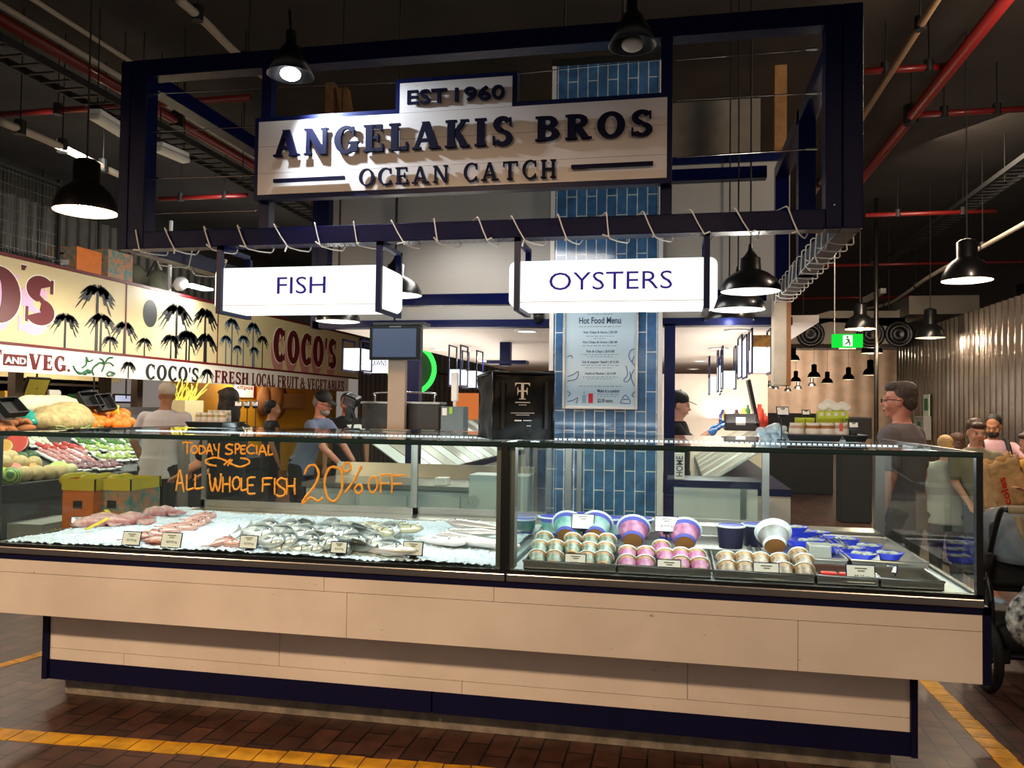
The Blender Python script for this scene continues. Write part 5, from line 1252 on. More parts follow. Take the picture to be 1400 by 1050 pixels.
# tipped large tubs showing their bases, blue lidded ones upright behind
for px, lb in ((776, 'large tipped tub with turquoise label at the left end of the row'), (815, 'large tipped tub with turquoise label, second from the left')): put_tub('T', px, 723, 4.10, lb, None, .98)
for px, py, lb in ((866, 729, 'large tipped tub with pink label in the middle of the row'), (936, 733, 'large tipped tub with pink label, right one of two')): put_tub('P', px, py, 4.06, lb, None, .98)
put_tub('A', 1058, 736, 3.98, 'large tipped clear tub with amber contents at the right end of the row', None, .98)
for px, py, lb in ((757, 717, 'upright blue lidded tub behind the left turquoise tub'), (800, 714, 'upright blue lidded tub between the turquoise tubs'), (835, 719, 'upright blue lidded tub behind the second turquoise tub'), (872, 720, 'upright blue lidded tub behind the middle pink tub'), (915, 722, 'upright blue lidded tub behind the raised price card')): put_tub('P' if px > 860 else 'T', px, py, 4.32, lb, None)
put_tub('D', 999, 733, 4.12, 'upright blue lidded tub of dark contents before the white panel', None); put_tub('D', 1033, 731, 4.3, 'upright blue lidded tub of dark contents behind the clear amber tub', None)
put_tub('D', 716, 722, 4.4, 'upright blue lidded tub beside the steel stile at the left end', None)
t = thing('glass_jar', 'glass jar with a pale screw lid among the turquoise tubs', 'jar', atY(787, 722, 4.22))
p = atY(787, 718, 4.22); mb = MB(); mb.lathe([(0, -.06), (.035, -.06), (.035, .03), (.03, .035)], p, 18); mb.build('body', AMB, t, True); mb = MB(); mb.lathe([(.036, .03), (.036, .052), (0, .052)], p, 18); mb.build('lid', mat('pale_green_lid', 'd4d8c0', .4), t, True)
sml = [('t', 'green', [(744, 740), (783, 742), (808, 743), (830, 743)], [(738, 752), (760, 752), (783, 753), (806, 755), (828, 755)], [(735, 766), (758, 767), (803, 768), (825, 768)]),
       ('p', 'pink', [(904, 752)], [(858, 760), (883, 761), (910, 764), (931, 763), (952, 764)], [(858, 773), (882, 774), (931, 775), (957, 777)]),
       ('a', 'amber', [(1092, 763)], [(993, 768), (1018, 768), (1040, 770), (1066, 771), (1100, 772)], [(995, 781), (1019, 782), (1072, 784), (1100, 785)])]
for k, cn, *rws in sml:
    for ri, rw in enumerate(rws):
        for px, py in rw: put_tub(k, px, py, (3.92, 3.77, 3.62)[ri], 'small clear tub tipped in the tray of %s labelled tubs' % cn, 'small tubs in the %s tray' % cn, .95)
# steel trays
TRAYD = mat('dark_tray_inside', '1c1a18', .5)
def tray_(x0, x1, y0, y1, z, label, inside=STEEL, h=.035):
    t = thing('steel_tray', label, 'tray', ((x0+x1)/2, (y0+y1)/2, z)); 
    mb = MB(); mb.box(x0, y0, z, x1, y1, z+.004); mb.build('base', inside, t)
    mb = MB()
    for a in ((x0, y0, x1, y0+.006), (x0, y1-.006, x1, y1), (x0, y0+.006, x0+.006, y1-.006), (x1-.006, y0+.006, x1, y1-.006)): mb.box(a[0], a[1], z, a[2], a[3], z+h)
    mb.tube([(x0, y0, z+h), (x1, y0, z+h), (x1, y1, z+h), (x0, y1, z+h)], .006, 6, True); mb.build('rolled_rim', STEEL, t); return t
X = lambda px, py, y: atY(px, py, y).x
zt = ZD+.003
tray_(X(716, 770, 3.55), X(842, 770, 3.55), 3.54, 4.02, zt, 'steel tray holding the small green labelled tubs', TRAYD)
tray_(X(846, 776, 3.55), X(972, 776, 3.55), 3.54, 4.02, zt, 'steel tray holding the small pink labelled tubs', TRAYD)
tray_(X(977, 780, 3.55), X(1113, 780, 3.55), 3.54, 4.02, zt, 'steel tray holding the small amber tubs', TRAYD)
tray_(X(1117, 788, 3.55), X(1200, 788, 3.55), 3.54, 3.80, zt, 'dark steel tray with red packs at the front right', TRAYD)
tray_(X(1204, 790, 3.55), X(1290, 790, 3.55), 3.54, 3.80, zt, 'empty dark steel tray at the front right corner', TRAYD)
tray_(.40, .76, 3.95, 4.70, zt, 'long steel tray of blue dishes at the right of the case'); tray_(.78, 1.10, 3.95, 4.70, zt, 'long steel tray next to the right end glass')
tray_(-.66, .36, 4.06, 4.50, zt, 'long low steel tray under the large tubs')
for k, (px, py) in enumerate(((1128, 792), (1138, 791), (1153, 792), (1160, 792))):
    p = atY(px, py, 3.68); mb = MB(); mb.box(-.016, -.02, -.01, .016, .02, .012, bev=.004); o = mb.build('red_sachet', mat('red_pack', 'd8342c', .4) if k == 0 else bpy.data.materials['red_pack']); o.location = (p.x, 3.68, zt+.015); tag(o, 'small red pack in the dark front tray', 'pack', 'red packs in the front tray')
# blue dishes
BLUE = mat('cobalt_dish', '2236c8', .35); SHELLW = mat('oyster_flesh', 'cfd2c6', .4, noise=.4, nscale=40, col2='7c8076', bump=.8, bscale=60)
bd0 = None
def blue_dish(x, y, z, rz, label, group):
    global bd0
    if bd0 is None:
        bd0 = thing('blue_dish', label, 'dish', (0, 0, 0), group=group); t = bd0
        mb = MB(); a0, a1 = .10, .065
        R = []
        for zz, s in ((.0, .8), (.0, .78), (.03, 1.0), (.03, .96), (.006, .76)):
            R.append([mb.bm.verts.new((a0*s*(abs(math.cos(q))**.7)*(1 if math.cos(q) > 0 else -1), a1*s*(abs(math.sin(q))**.7)*(1 if math.sin(q) > 0 else -1), zz)) for q in [2*PI*k/20 for k in range(20)]])
        for A, B in zip(R, R[1:]):
            for k in range(20): mb.bm.faces.new((A[k], A[(k+1) % 20], B[(k+1) % 20], B[k]))
        mb.bm.faces.new(R[0][::-1]); mb.bm.faces.new(R[-1]); mb.build('bowl', BLUE, t, True, local=True)
        mb = MB()
        for k in range(7): mb.ell((random.uniform(-.06, .06), random.uniform(-.03, .03), .022), (.026, .018, .012), None, 8, 6)
        mb.build('contents', SHELLW, t, True, local=True); o = t
    else: o = dup(bd0, (0, 0, 0), label=label, group=group)
    o.location = (x, y, z); o.rotation_euler = (0, 0, rz); return o
g = 'blue dishes of shellfish in the right case'
for px, py, y, rz in ((1078, 722, 4.62, .2), (1092, 728, 4.62, .5), (1100, 740, 4.40, .3), (1130, 752, 4.35, -.3), (1154, 757, 4.3, -.2), (1178, 757, 4.4, -.4), (1170, 768, 4.15, -.6), (1205, 772, 4.2, -.5), (1110, 729, 4.75, .2), (1148, 742, 4.6, -.2)):
    p = atY(px, py, y); p = atZ(px, py, zt+.05) if False else p
    blue_dish(p.x, y, zt+.012 if p.z < zt+.02 else min(p.z-.02, zt+.12), rz, 'cobalt blue dish of pale shellfish at the right of the right case', g)
p = atY(1120, 768, 4.05); mb = MB(); mb.box(p.x-.05, 4.02, zt+.006, p.x+.05, 4.12, zt+.085, bev=.006); o = mb.build('clear_box', mat('frosted_plastic', 'a8aaa2', .3)); tag(o, 'grey frosted box beside the amber tubs', 'box')
t = thing('serving_tongs', 'steel tongs lying on the blue dishes', 'tongs', (.66, 4.3, zt+.1)); a, b = atY(1143, 736, 4.4), atY(1160, 750, 4.2)
for s in (-.012, .012): mb = MB(); mb.cyl(a+Vector((s, 0, 0)), b, .005, .004, 6); mb.build('jaw', CHROME, t)

# ------------------------------------------------------------------ things standing on the glass top
ZC = ZT+.003
def onTop(px, y): return atY(px, 600, y).x
# tray of jars, left
JAR = mat('jar_contents_tan', 'b98a52', .4, noise=.2); JLID = mat('jar_lid_pale', 'd8d2c2', .4); LBL = mat('jar_label', 'd9d0c4', .5); GREENB = mat('lime_box', 'b2c21e', .5); OLIVEJ = mat('olive_jar', '9aa06a', .4)
def plastic_tray(x0, x1, y0, y1, label):
    t = thing('display_tray', label, 'tray', ((x0+x1)/2, (y0+y1)/2, ZC)); mb = MB()
    mb.poly([(x0+.015, y0+.015, ZC), (x1-.015, y0+.015, ZC), (x1-.015, y1-.015, ZC), (x0+.015, y1-.015, ZC)], (0, 0, .006)); mb.build('base', BLACK, t)
    mb = MB(); c0 = [(x0+.015, y0+.015), (x1-.015, y0+.015), (x1-.015, y1-.015), (x0+.015, y1-.015)]; c1 = [(x0, y0), (x1, y0), (x1, y1), (x0, y1)]
    for k in range(4):
        l = (k+1) % 4; mb.poly([(*c0[k], ZC), (*c0[l], ZC), (*c1[l], ZC+.03), (*c1[k], ZC+.03)], (0, 0, .005))
    mb.build('flared_rim', BLACK, t); return t
def jar(x, y, z, r, h, label, m, lid, group, lab=True):
    t = thing('preserve_jar', label, 'jar', (x, y, z), group=group)
    mb = MB(); mb.lathe([(0, 0), (r, 0), (r, h*.8), (r*.85, h*.86)], (0, 0, 0), 20); mb.build('body', m, t, True, local=True)
    mb = MB(); mb.lathe([(r*.92, h*.84), (r*.92, h), (0, h)], (0, 0, 0), 20); mb.build('lid', lid, t, True, local=True)
    if lab: mb = MB(); mb.lathe([(r+.0008, h*.14), (r+.0008, h*.66)], (0, 0, 0), 20); mb.build('label', LBL, t, True, local=True)
    return t
yl = 4.75
xa, xb = onTop(270, yl), onTop(320, yl); plastic_tray(xa, xb, yl-.14, yl+.14, 'black display tray of jars on the left glass top')
for k in range(5): jar(xa+.045+k*(xb-xa-.09)/4, yl-.06, ZC+.008, .022, .085, 'small tan preserve jar in the front row on the left black tray', (JAR, OLIVEJ)[k % 2], JLID, 'jars on the left black tray')
for k in range(4): jar(xa+.06+k*(xb-xa-.1)/4, yl+.05, ZC+.008, .022, .10, 'taller preserve jar in the back row on the left black tray', OLIVEJ, JLID, 'back row jars on the left black tray')
for px, lb in ((326, 'left of three white cards on black stems by the jars'), (337, 'middle of three white cards on black stems by the jars'), (348.5, 'right of three white cards on black stems by the jars')):
    price_card(px, 552, 11, '', lb, yl-.05+(px-326)*.004, False, zbase=ZC, lean=.15)
# bar code scanner
ys = 4.7; x = onTop(481, ys); t = thing('barcode_scanner', 'black barcode scanner on a bent stand on the glass top', 'scanner', (x, ys, ZC))
mb = MB(); mb.cyl((x, ys, ZC), (x, ys, ZC+.012), .05, seg=20); mb.tube(smoothpath([(x, ys, ZC+.01), (x+.005, ys+.02, ZC+.08), (x-.01, ys, ZC+.14)], 6), .008, 8); mb.build('stand', BLACK, t)
zz = atY(480, 548, ys).z; M = Matrix.Translation((x-.005, ys, zz)) @ Matrix.Rotation(.35, 4, 'Y') @ Matrix.Rotation(.3, 4, 'X')
mb = MB(); mb.box(-.045, -.04, -.03, .045, .05, .035, bev=.015, M=M); mb.box(-.02, -.01, -.13, .025, .03, -.03, bev=.01, M=M); mb.build('head', BLACK, t)
mb = MB(); mb.box(-.03, -.043, -.015, .03, -.039, .02, M=M); mb.build('window', mat('dark_red_window', '2a1518', .1), t)
# monitor on a post
ym = 4.78; xp0, xp1 = X(529.5, 560, ym), X(553, 560, ym); t = thing('customer_display', 'dark customer screen on a beige post on the glass top', 'monitor', ((xp0+xp1)/2, ym, ZC))
POSTB = mat('beige_post', 'a08a78', .5)
mb = MB(); mb.box(xp0, ym, ZC, xp1, ym+.04, atY(540, 490, ym).z, bev=.002); mb.box(xp0-.02, ym-.02, ZC, xp1+.02, ym+.07, ZC+.008); mb.build('post', POSTB, t)
a, b = atY(504.5, 492, ym-.03), atY(575, 444, ym-.03); M = None
mb = MB(); mb.box(a.x, ym-.03, a.z, b.x, ym-.005, b.z, bev=.004); mb.build('bezel', BLACK, t)
mb = MB(); mb.box(a.x+.02, ym-.03, b.z, b.x+.02, ym+.12, b.z+.02, bev=.006); mb.box(a.x+.02, ym-.005, a.z+.03, b.x-.02, ym+.07, b.z); mb.build('hood', mat('grey_housing', '55565a', .45), t)
mb = MB(); mb.box(a.x+.022, ym-.032, a.z+.018, b.x-.026, ym-.030, b.z-.022); mb.build('display', mat('screen_blue_grey', '4a556e', .25, emit='55627e', es=.35), t)
mb = MB(); mb.box((a.x+b.x)/2-.035, ym-.032, b.z-.014, (a.x+b.x)/2+.04, ym-.030, b.z-.006); mb.build('maker_mark', mat('grey_mark', '9a9aa0', .5), t)
# till box behind the post
yt = 4.86; a, b = atY(494, 590, yt), atY(600, 553, yt); t = thing('till_cabinet', 'dark brown till cabinet with a steel top behind the screen post', 'till', ((a.x+b.x)/2, yt, ZC))
mb = MB(); mb.box(a.x, yt, ZC+.004, b.x, yt+.13, b.z, bev=.003); mb.build('body', mat('dark_brown_panel', '1d1613', .4), t)
mb = MB(); mb.box(a.x-.01, yt-.012, b.z, b.x+.01, yt+.14, b.z+.014, bev=.003); mb.build('steel_top', STEEL, t)
for xx in (a.x+.02, b.x-.02): mb = MB(); mb.cyl((xx, yt+.05, ZC-.001), (xx, yt+.05, ZC+.005), .014, seg=10); mb.build('foot', BLACK, t)
zz = atY(540, 537, yt+.1).z; mb = MB(); mb.tube(smoothpath([(a.x+.05, yt+.1, b.z+.01), (a.x+.05, yt+.1, zz-.02), (a.x+.07, yt+.1, zz), (b.x-.08, yt+.1, zz), (b.x-.06, yt+.1, zz-.02), (b.x-.06, yt+.1, b.z+.01)], 4), .006, 8); mb.build('rail', CHROME, t, True)
p = atY(622, 529, yt+.05); mb = MB(); mb.box(p.x-.02, yt+.03, b.z+.02, p.x+.02, yt+.07, p.z+.09, bev=.008); mb.cyl((p.x, yt+.05, ZC), (p.x, yt+.05, b.z+.03), .01, seg=8); o = mb.build('card_reader', WHITEP); tag(o, 'upright white card reader on a stem right of the till cabinet', 'card reader')
a2, b2 = atY(600, 590, yt-.02), atY(640, 556, yt-.02); t = thing('glass_screen_box', 'small glass sided box with notes right of the till cabinet', 'box', (a2.x, yt, ZC))
mb = MB(); mb.box(a2.x+.012, yt-.02, ZC, b2.x-.03, yt+.1, b2.z); mb.build('grey_body', mat('grey_green_box', '69767a', .2), t)
mb = MB(); mb.box(a2.x+.02, yt-.024, a2.z+.1, a2.x+.05, yt-.021, b2.z-.01); mb.build('white_note', WHITE, t); mb = MB(); mb.box(a2.x+.065, yt-.024, a2.z+.11, a2.x+.085, yt-.021, b2.z-.005); mb.build('green_note', mat('green_note', '9ac83a', .6), t)
p = atY(496, 570, 5.3)
# black delivery bag
yb = 3.66; a, b = atY(673, 596, yb), atY(753, 508, yb); b.x = a.x+.292
t = thing('delivery_bag', 'black insulated delivery bag with a white monogram on the glass top', 'bag', (a.x, yb, ZC))
BAGM = mat('black_coated_fabric', '0c0d0e', .5, spec=.2, bump=.5, bscale=18)
M = Matrix.Translation((b.x, yb, ZC)); dpt = .33; W_ = b.x-a.x; Hh = b.z-ZC
mb = MB(); n = 14; G = []
def bagpt(face, u, v):
    bl = .006*math.sin(u*9+v*5)+.005*math.sin(v*13-u*4)
    e = .012*(1-(2*u-1)**2)*(1-(2*v-1)**2)
    if face == 'f': return Vector((a.x+W_*u, yb-bl-e, ZC+Hh*v-.008*math.sin(u*4)*v))
    if face == 'l': return Vector((a.x-bl-e, yb+dpt*u, ZC+Hh*v-.012*v*u))
    if face == 'r': return Vector((b.x+bl*.5+e, yb+dpt*u, ZC+Hh*v))
    if face == 't': return Vector((a.x+W_*u, yb+dpt*v, ZC+Hh-.008*math.sin(u*4)-.012*v*(1-u)+bl*.6))
    if face == 'b': return Vector((a.x+W_*u, yb+dpt*(1-v), ZC+Hh*.98-Hh*.98*0))
for f in ('f', 'l', 'r', 't'):
    G = [[mb.bm.verts.new(bagpt(f, i/n, j/n)) for j in range(n+1)] for i in range(n+1)]
    for i in range(n):
        for j in range(n): mb.bm.faces.new((G[i][j], G[i+1][j], G[i+1][j+1], G[i][j+1]))
mb.quad((a.x, yb+dpt, ZC), (b.x, yb+dpt, ZC), (b.x, yb+dpt, ZC+Hh), (a.x, yb+dpt, ZC+Hh-.012)); mb.quad((a.x, yb, ZC), (b.x, yb, ZC), (b.x, yb+dpt, ZC), (a.x, yb+dpt, ZC))
bmesh.ops.remove_doubles(mb.bm, verts=mb.bm.verts, dist=.004); mb.build('body', BAGM, t, True)
mb = MB(); mb.tube([(a.x, yb-.006, ZC+Hh-.002), (b.x, yb-.006, ZC+Hh-.006)], .008, 6); mb.tube([(a.x, yb, ZC), (a.x, yb-.004, ZC+Hh)], .007, 6); mb.tube([(a.x-.004, yb, ZC+Hh), (a.x-.004, yb+dpt, ZC+Hh-.012)], .008, 6); mb.tube([(b.x, yb, ZC), (b.x, yb, ZC+Hh)], .006, 6); mb.build('piping', BLACK, t, True)
mb = MB(); mb.box(a.x+.035, yb-.026, ZC+.05, a.x+.05, yb-.02, ZC+Hh*.86); mb.build('webbing_strap', BLACKM, t); mb = MB(); mb.box(b.x-.05, yb-.026, ZC+.05, b.x-.035, yb-.02, ZC+Hh*.86); mb.build('webbing_strap', BLACKM, t)
PRW = mat('white_print', 'e6e6e4', .5)
fpx = lambda x_, y_: Vector((atY(x_, y_, yb).x, yb-.0265, atY(x_, y_, yb).z))
mb = MB(); z1 = fpx(713, 523).z; z0 = fpx(713, 546).z; cx = fpx(713, 530).x; u = (z1-z0)
for P in (R4(-.09, 0, .09, 1), R4(-.5, .93, .5, 1), R4(-.22, 0, .22, .05), [(-.5, 1), (-.5, .78), (-.44, .86), (-.38, .94)], [(.5, 1), (.5, .78), (.44, .86), (.38, .94)], R4(-.3, .46, .3, .54), [(-.34, .75), (-.26, .56), (-.26, .44), (-.34, .25)], [(.34, .75), (.26, .56), (.26, .44), (.34, .25)]):
    mb.poly([(cx+x_*u*.92, yb-.0265-.0003*len(P), z0+y_*u) for x_, y_ in P], (0, .0015, 0))
mb.build('monogram', PRW, t)
mb = MB()
for y_, xa_, xb_, h_ in ((550, 703, 724, .0045), (553.5, 708, 719, .003), (564.5, 697, 730, .0028), (567.3, 704, 723, .0028), (575, 702, 712, .006), (575, 714, 726, .004), (582.5, 719, 725, .003)):
    p0, p1 = fpx(xa_, y_), fpx(xb_, y_); nn = max(3, int((xb_-xa_)/2.2)); 
    for k in range(nn):
        xk = p0.x+(p1.x-p0.x)*k/nn; mb.box(xk, p0.y-.001, p0.z-h_/2, xk+(p1.x-p0.x)/nn*.72, p0.y+.001, p0.z+h_/2)
mb.build('small_print', PRW, t); t.rotation_euler.z = math.radians(25)
# right trays of jars and boxes
yr = 4.45; xa, xb = onTop(1071, yr), onTop(1145, yr); xc = onTop(1180, yr)
plastic_tray(xa, xb, yr-.13, yr+.13, 'left black display tray on the right glass top, under the jars'); plastic_tray(xb+.004, xc, yr-.13, yr+.13, 'right black display tray on the right glass top, under the green bottle')
BRJ = mat('brown_sauce', '9a6236', .4); PJ = mat('pinkish_sauce', 'b4907c', .4)
for px, m, lb in ((1089, PJ, 'preserve jar with a wide pale label at the left end of the right tray'), (1111, BRJ, 'second preserve jar on the right tray, brown with a side label'), (1130, BRJ, 'third preserve jar on the right tray, brown'), (1150, PJ, 'preserve jar with a red tag at the right end of the row')):
    p = atY(px, 600, yr-.06); jar(p.x, yr-.06, ZC+.008, .036, atY(px, 578, yr-.06).z-ZC-.008, lb, m, JLID, None)
p = atY(1150, 584, yr-.1); mb = MB(); mb.box(p.x-.008, yr-.102, p.z-.02, p.x+.008, yr-.098, p.z+.02); o = mb.build('red_tag', mat('red_tag', 'c8442c', .5)); tag(o, 'small red tag hanging on the rightmost jar', 'tag')
for k, px in enumerate((1122, 1132, 1142, 1151.5)):
    p = atY(px, 585, yr+.07); z1 = atY(px, 562, yr+.07).z; t = thing('lime_carton', '%s tall lime green carton in the row of four behind the jars' % ('first', 'second', 'third', 'fourth')[k], 'carton', (p.x, yr+.07, ZC))
    mb = MB(); mb.box(p.x-.0185, yr+.05, ZC+.008, p.x+.0185, yr+.10, z1, bev=.002); mb.build('body', GREENB, t); mb = MB(); mb.box(p.x-.009, yr+.0485, z1-.025, p.x+.009, yr+.0498, z1-.008); mb.build('label', LBL, t)
for k, px in enumerate((1094, 1107)):
    p = atY(px, 585, yr+.04); z1 = atY(px, 571, yr+.04).z; mb = MB(); mb.box(p.x-.022, yr+.02, z1-.05, p.x+.022, yr+.08, z1, bev=.002); mb.box(p.x-.022, yr+.02, ZC+.008, p.x+.022, yr+.08, z1-.05); o = mb.build('lime_carton', GREENB); tag(o, 'short lime green carton behind the jars, %s of two' % ('left', 'right')[k], 'carton')
mb = MB()
for px, py, r in ((1126, 556, .03), (1134, 553, .035), (1143, 557, .03), (1152, 555, .03), (1157, 558, .025)):
    p = atY(px, py, yr+.08); mb.ell(p, (r, r*.8, r*.8))
o = mb.build('tissue_bag', mat('white_tissue', 'ece6d8', .6, bump=1, bscale=30), None, True); r_ = o.modifiers.new('r', 'REMESH'); r_.mode = 'VOXEL'; r_.voxel_size = .008; r_.use_smooth_shade = True; tag(o, 'crumpled white paper bags on top of the lime cartons', 'bag')
p = atY(1158, 600, yr); t = thing('green_bottle', 'dark green bottle at the right of the lime cartons', 'bottle', (p.x, yr, ZC+.008)); z1 = atY(1158, 570, yr).z
mb = MB(); mb.lathe([(0, 0), (.018, 0), (.018, (z1-ZC)*.55), (.008, (z1-ZC)*.75), (.008, z1-ZC-.012)], (p.x, yr, ZC+.008), 16); mb.build('body', mat('bottle_green', '3e6a20', .2), t, True); mb = MB(); mb.cyl((p.x, yr, z1-.008), (p.x, yr, z1+.012), .009, seg=12); mb.build('cap', GREENB, t)
for px, py, wd, yy, lb, ywa in ((1070, 562, 18, yr-.12, 'tilted cream card on a black stem left of the right trays', .35), (1102, 564, 11, yr+.1, 'narrow cream card behind the jars', 0), (1167, 581, 13, yr-.1, 'cream card on a stem at the right end of the trays', 0)):
    o = price_card(px, py, wd, '', lb, yy, False, zbase=ZC, lean=.25, yaw=ywa)
# plastic bags heap
mb = MB(); rnd = random.Random(5)
for k in range(16):
    p = atY(rnd.uniform(1040, 1072), rnd.uniform(584, 603), 4.6); mb.ell(p, (.035, .05, .022), Matrix.Rotation(rnd.uniform(-1, 1), 4, 'Y'), 10, 6)
o = mb.build('plastic_bags', mat('pale_blue_plastic', 'bcd8ea', .15, bump=1, bscale=45), None, True); tag(o, 'heap of pale blue plastic bags left of the right trays', 'bags')
# crumpled white bag right end
# menu board on the column
my = BY-.06; a, b = atY(769, 559, my), atY(873, 419, my); t = thing('menu_board', 'pale blue framed Hot Food Menu on the tiled column', 'menu', ((a.x+b.x)/2, my, a.z))
mb = MB()
for q_ in ((a.x, a.z, a.x+.022, b.z), (b.x-.022, a.z, b.x, b.z), (a.x+.022, a.z, b.x-.022, a.z+.022), (a.x+.022, b.z-.022, b.x-.022, b.z)): mb.box(q_[0], my-.03, q_[1], q_[2], my, q_[3], bev=.004)
mb.build('snap_frame', mat('silver_frame', 'cfcfcc', .35, .6), t)
mb = MB(); mb.box(a.x+.02, my-.012, a.z+.02, b.x-.02, my-.008, b.z-.02); mb.build('poster', mat('menu_pale_blue', 'bdd6e6', .35), t)
NAVI = mat('menu_ink', '2a3f66', .6)
def mt(s, x0, x1, y0, y1, bold=.0):
    f = lambda x_, y_: Vector((atY(x_, y_, my).x, my-.0125, atY(x_, y_, my).z))
    A, B, C_ = f(x0, y1), f(x1, y1), f(x0, y0); B.z = A.z; C_.x = A.x
    put_text(s, A, B, C_, NAVI, 'menu_lettering', t, .0008, bold=bold, out=(0, -1, 0))
mt('Hot Food Menu', 792, 849, 434, 443, .02)
for s, x0, x1, y in (('Hot Chips & Sauce | $5.00', 798, 844, 455), ('Hot Chips & Gravy | $6.00', 797, 844, 468.5), ('Fish & Chips | $10.00', 802, 840, 481), ('Salt & pepper Squid | $12.00', 796, 846, 495.5), ('Seafood Basket | $15.00', 800, 842, 511)): mt(s, x0, x1, y-2.2, y+2, .015)
mt('Make it a combo!', 817, 847, 532, 536.5, .02); mt('$2.00 extra', 817, 838, 545, 551, .02)
mb = MB()
for y, x0, x1 in ((460, 802, 840), (463, 812, 828), (473, 797, 843), (485, 795, 846), (488, 803, 838), (499.5, 795, 846), (503, 800, 838), (515.5, 797, 845), (518, 803, 838), (539, 817, 846), (542, 817, 843), (447, 792, 850), (528, 792, 850), (430, 803, 838)):
    A, B = atY(x0, y, my), atY(x1, y, my); xx = A.x
    while xx < B.x: l_ = random.uniform(.012, .035); mb.box(xx, my-.0132, A.z-.0022, min(B.x, xx+l_), my-.0118, A.z+.0022); xx += l_+.009
mb.build('small_print', mat('menu_grey', '6a7f98', .6), t)
MVIO = mat('menu_violet', '4a5a9a', .6); fq = lambda x_, y_: Vector((atY(x_, y_, my).x, my-.013, atY(x_, y_, my).z))
for P in ([(868, 477), (862, 480), (860, 488), (864, 495), (868, 500)], [(864, 495), (867, 487)], [(856, 500), (858, 512), (853, 520), (857, 522), (862, 516), (861, 508)], [(867, 505), (863, 515), (866, 525), (868, 528)], [(776, 488), (781, 486), (783, 490)], [(776, 515), (784, 512), (791, 508), (788, 518), (776, 521)], [(776, 535), (780, 538), (777, 542)], [(776, 549), (784, 547), (790, 544), (788, 552)], [(848, 551), (855, 540), (862, 551), (848, 551)], [(852, 546), (859, 546)], [(868, 535), (864, 540), (867, 543)]): 
    mb = MB(); mb.tube(smoothpath([fq(*p) for p in P], 4), .0035, 5); mb.build('seafood_sketch', MVIO, t)
mb = MB(); A, B = fq(804.5, 551), fq(811, 538); mb.box(A.x, my-.0145, A.z, B.x, my-.0125, B.z, bev=.0008); mb.build('red_can_print', mat('can_red', 'd02030', .5), t)
mb = MB(); A, B = fq(796, 551), fq(801.5, 540); mb.box(A.x, my-.0135, A.z, B.x, my-.0125, B.z); mb.box(A.x+.012, my-.0135, B.z, B.x-.012, my-.0125, B.z+.03); mb.build('bottle_print', mat('bottle_print', '8fb0cc', .5), t)
mb = MB(); p = atY(736, 432, BY-.04); mb.ell((p.x, BY-.03, p.z-.01), (.045, .045, .05)); mb.cyl((p.x, BY-.03, p.z+.01), (p.x, BY-.03, p.z+.045), .05, seg=16); o = mb.build('dome_camera', BLACK, None, True); tag(o, 'black dome security camera on the bulkhead left of the column', 'camera')
# ------------------------------------------------------------------ inside the stall
t = thing('service_bench', 'steel service bench behind the left display case', 'bench', (-2.2, 6.5, 0))
mb = MB(); mb.box(-3.0, 6.2, .86, -1.2, 6.9, .90, bev=.004); mb.build('worktop', STEEL, t)
mb = MB(); mb.box(-2.98, 6.25, .0, -1.22, 6.88, .86); mb.build('cabinet', STEELW, t)
mb = MB(); mb.poly([(-3.0, 6.88, .9), (-1.2, 6.88, .9), (-1.2, 6.92, 1.02), (-3.0, 6.92, 1.02)], (0, .02, 0)); mb.build('splashback', STEEL, t)
for k in range(4): mb = MB(); mb.box(-2.95+k*.44, 6.235, .2, -2.55+k*.44, 6.25, .82, bev=.004); mb.build('door', STEELW, t)
# slatted glass fronted counters running back on both sides
def side_counter(label, x0, x1, y0, y1, lean):
    t = thing('side_counter', label, 'counter', ((x0+x1)/2, y0, 0))
    mb = MB(); mb.box(x0, y0, 0, x1, y1, .80); mb.build('base', GREYP, t)
    mb = MB(); mb.box(x0-.01, y0-.01, .80, x1+.01, y1, .86); mb.build('navy_top_band', NAVY, t)
    y = y0+.05
    xs, xe = (x0, x1) if lean > 0 else (x1, x0)
    k = 0
    while y < y1-.4:
        mb = MB(); mb.poly([(xs, y, .87), (xs, y+.34, .87), (xe, y+.34, 1.33), (xe, y, 1.33)], (0, 0, .012)); mb.build('steel_flap', STEEL if k % 2 else STEELW, t); y += .37; k += 1
    mb = MB(); mb.box(min(xe, xe-.25*lean), y0, 1.335, max(xe, xe-.25*lean), y1, 1.35); mb.build('glass_shelf', GLASS, t)
    return t
side_counter('right side counter of steel flaps running back past the column', .25, .95, 7.3, 13, 1)
side_counter('left side counter of steel flaps running back behind the till', -3.1, -2.4, 7.3, 13, -1)
# white panel cabinet and HOME box seen through the right case
a, b = atY(921, 722, 6.1), atY(1016, 668, 6.1); t = thing('white_cabinet', 'white panelled cabinet with a navy band behind the right display case', 'cabinet', ((a.x+b.x)/2, 6.1, 0))
mb = MB(); mb.box(a.x, 6.1, 0, b.x+.1, 6.5, b.z); mb.build('panel', WHITE, t); mb = MB(); mb.box(a.x-.05, 6.08, b.z, b.x+.12, 6.52, b.z+.05); mb.build('navy_band', NAVY, t)
mb = MB(); mb.box(b.x-.02, 6.085, 0, b.x+.02, 6.1, b.z); mb.build('stile', STEELD, t)
zc = b.z+.05; a2, b2 = atY(922, 657, 6.15), atY(936, 620, 6.15); t = thing('letter_block', 'white upright block lettered HOME on the white cabinet', 'block', (a2.x, 6.15, zc))
mb = MB(); mb.box(a2.x, 6.15, zc, b2.x, 6.25, b2.z); mb.build('block', WHITE, t)
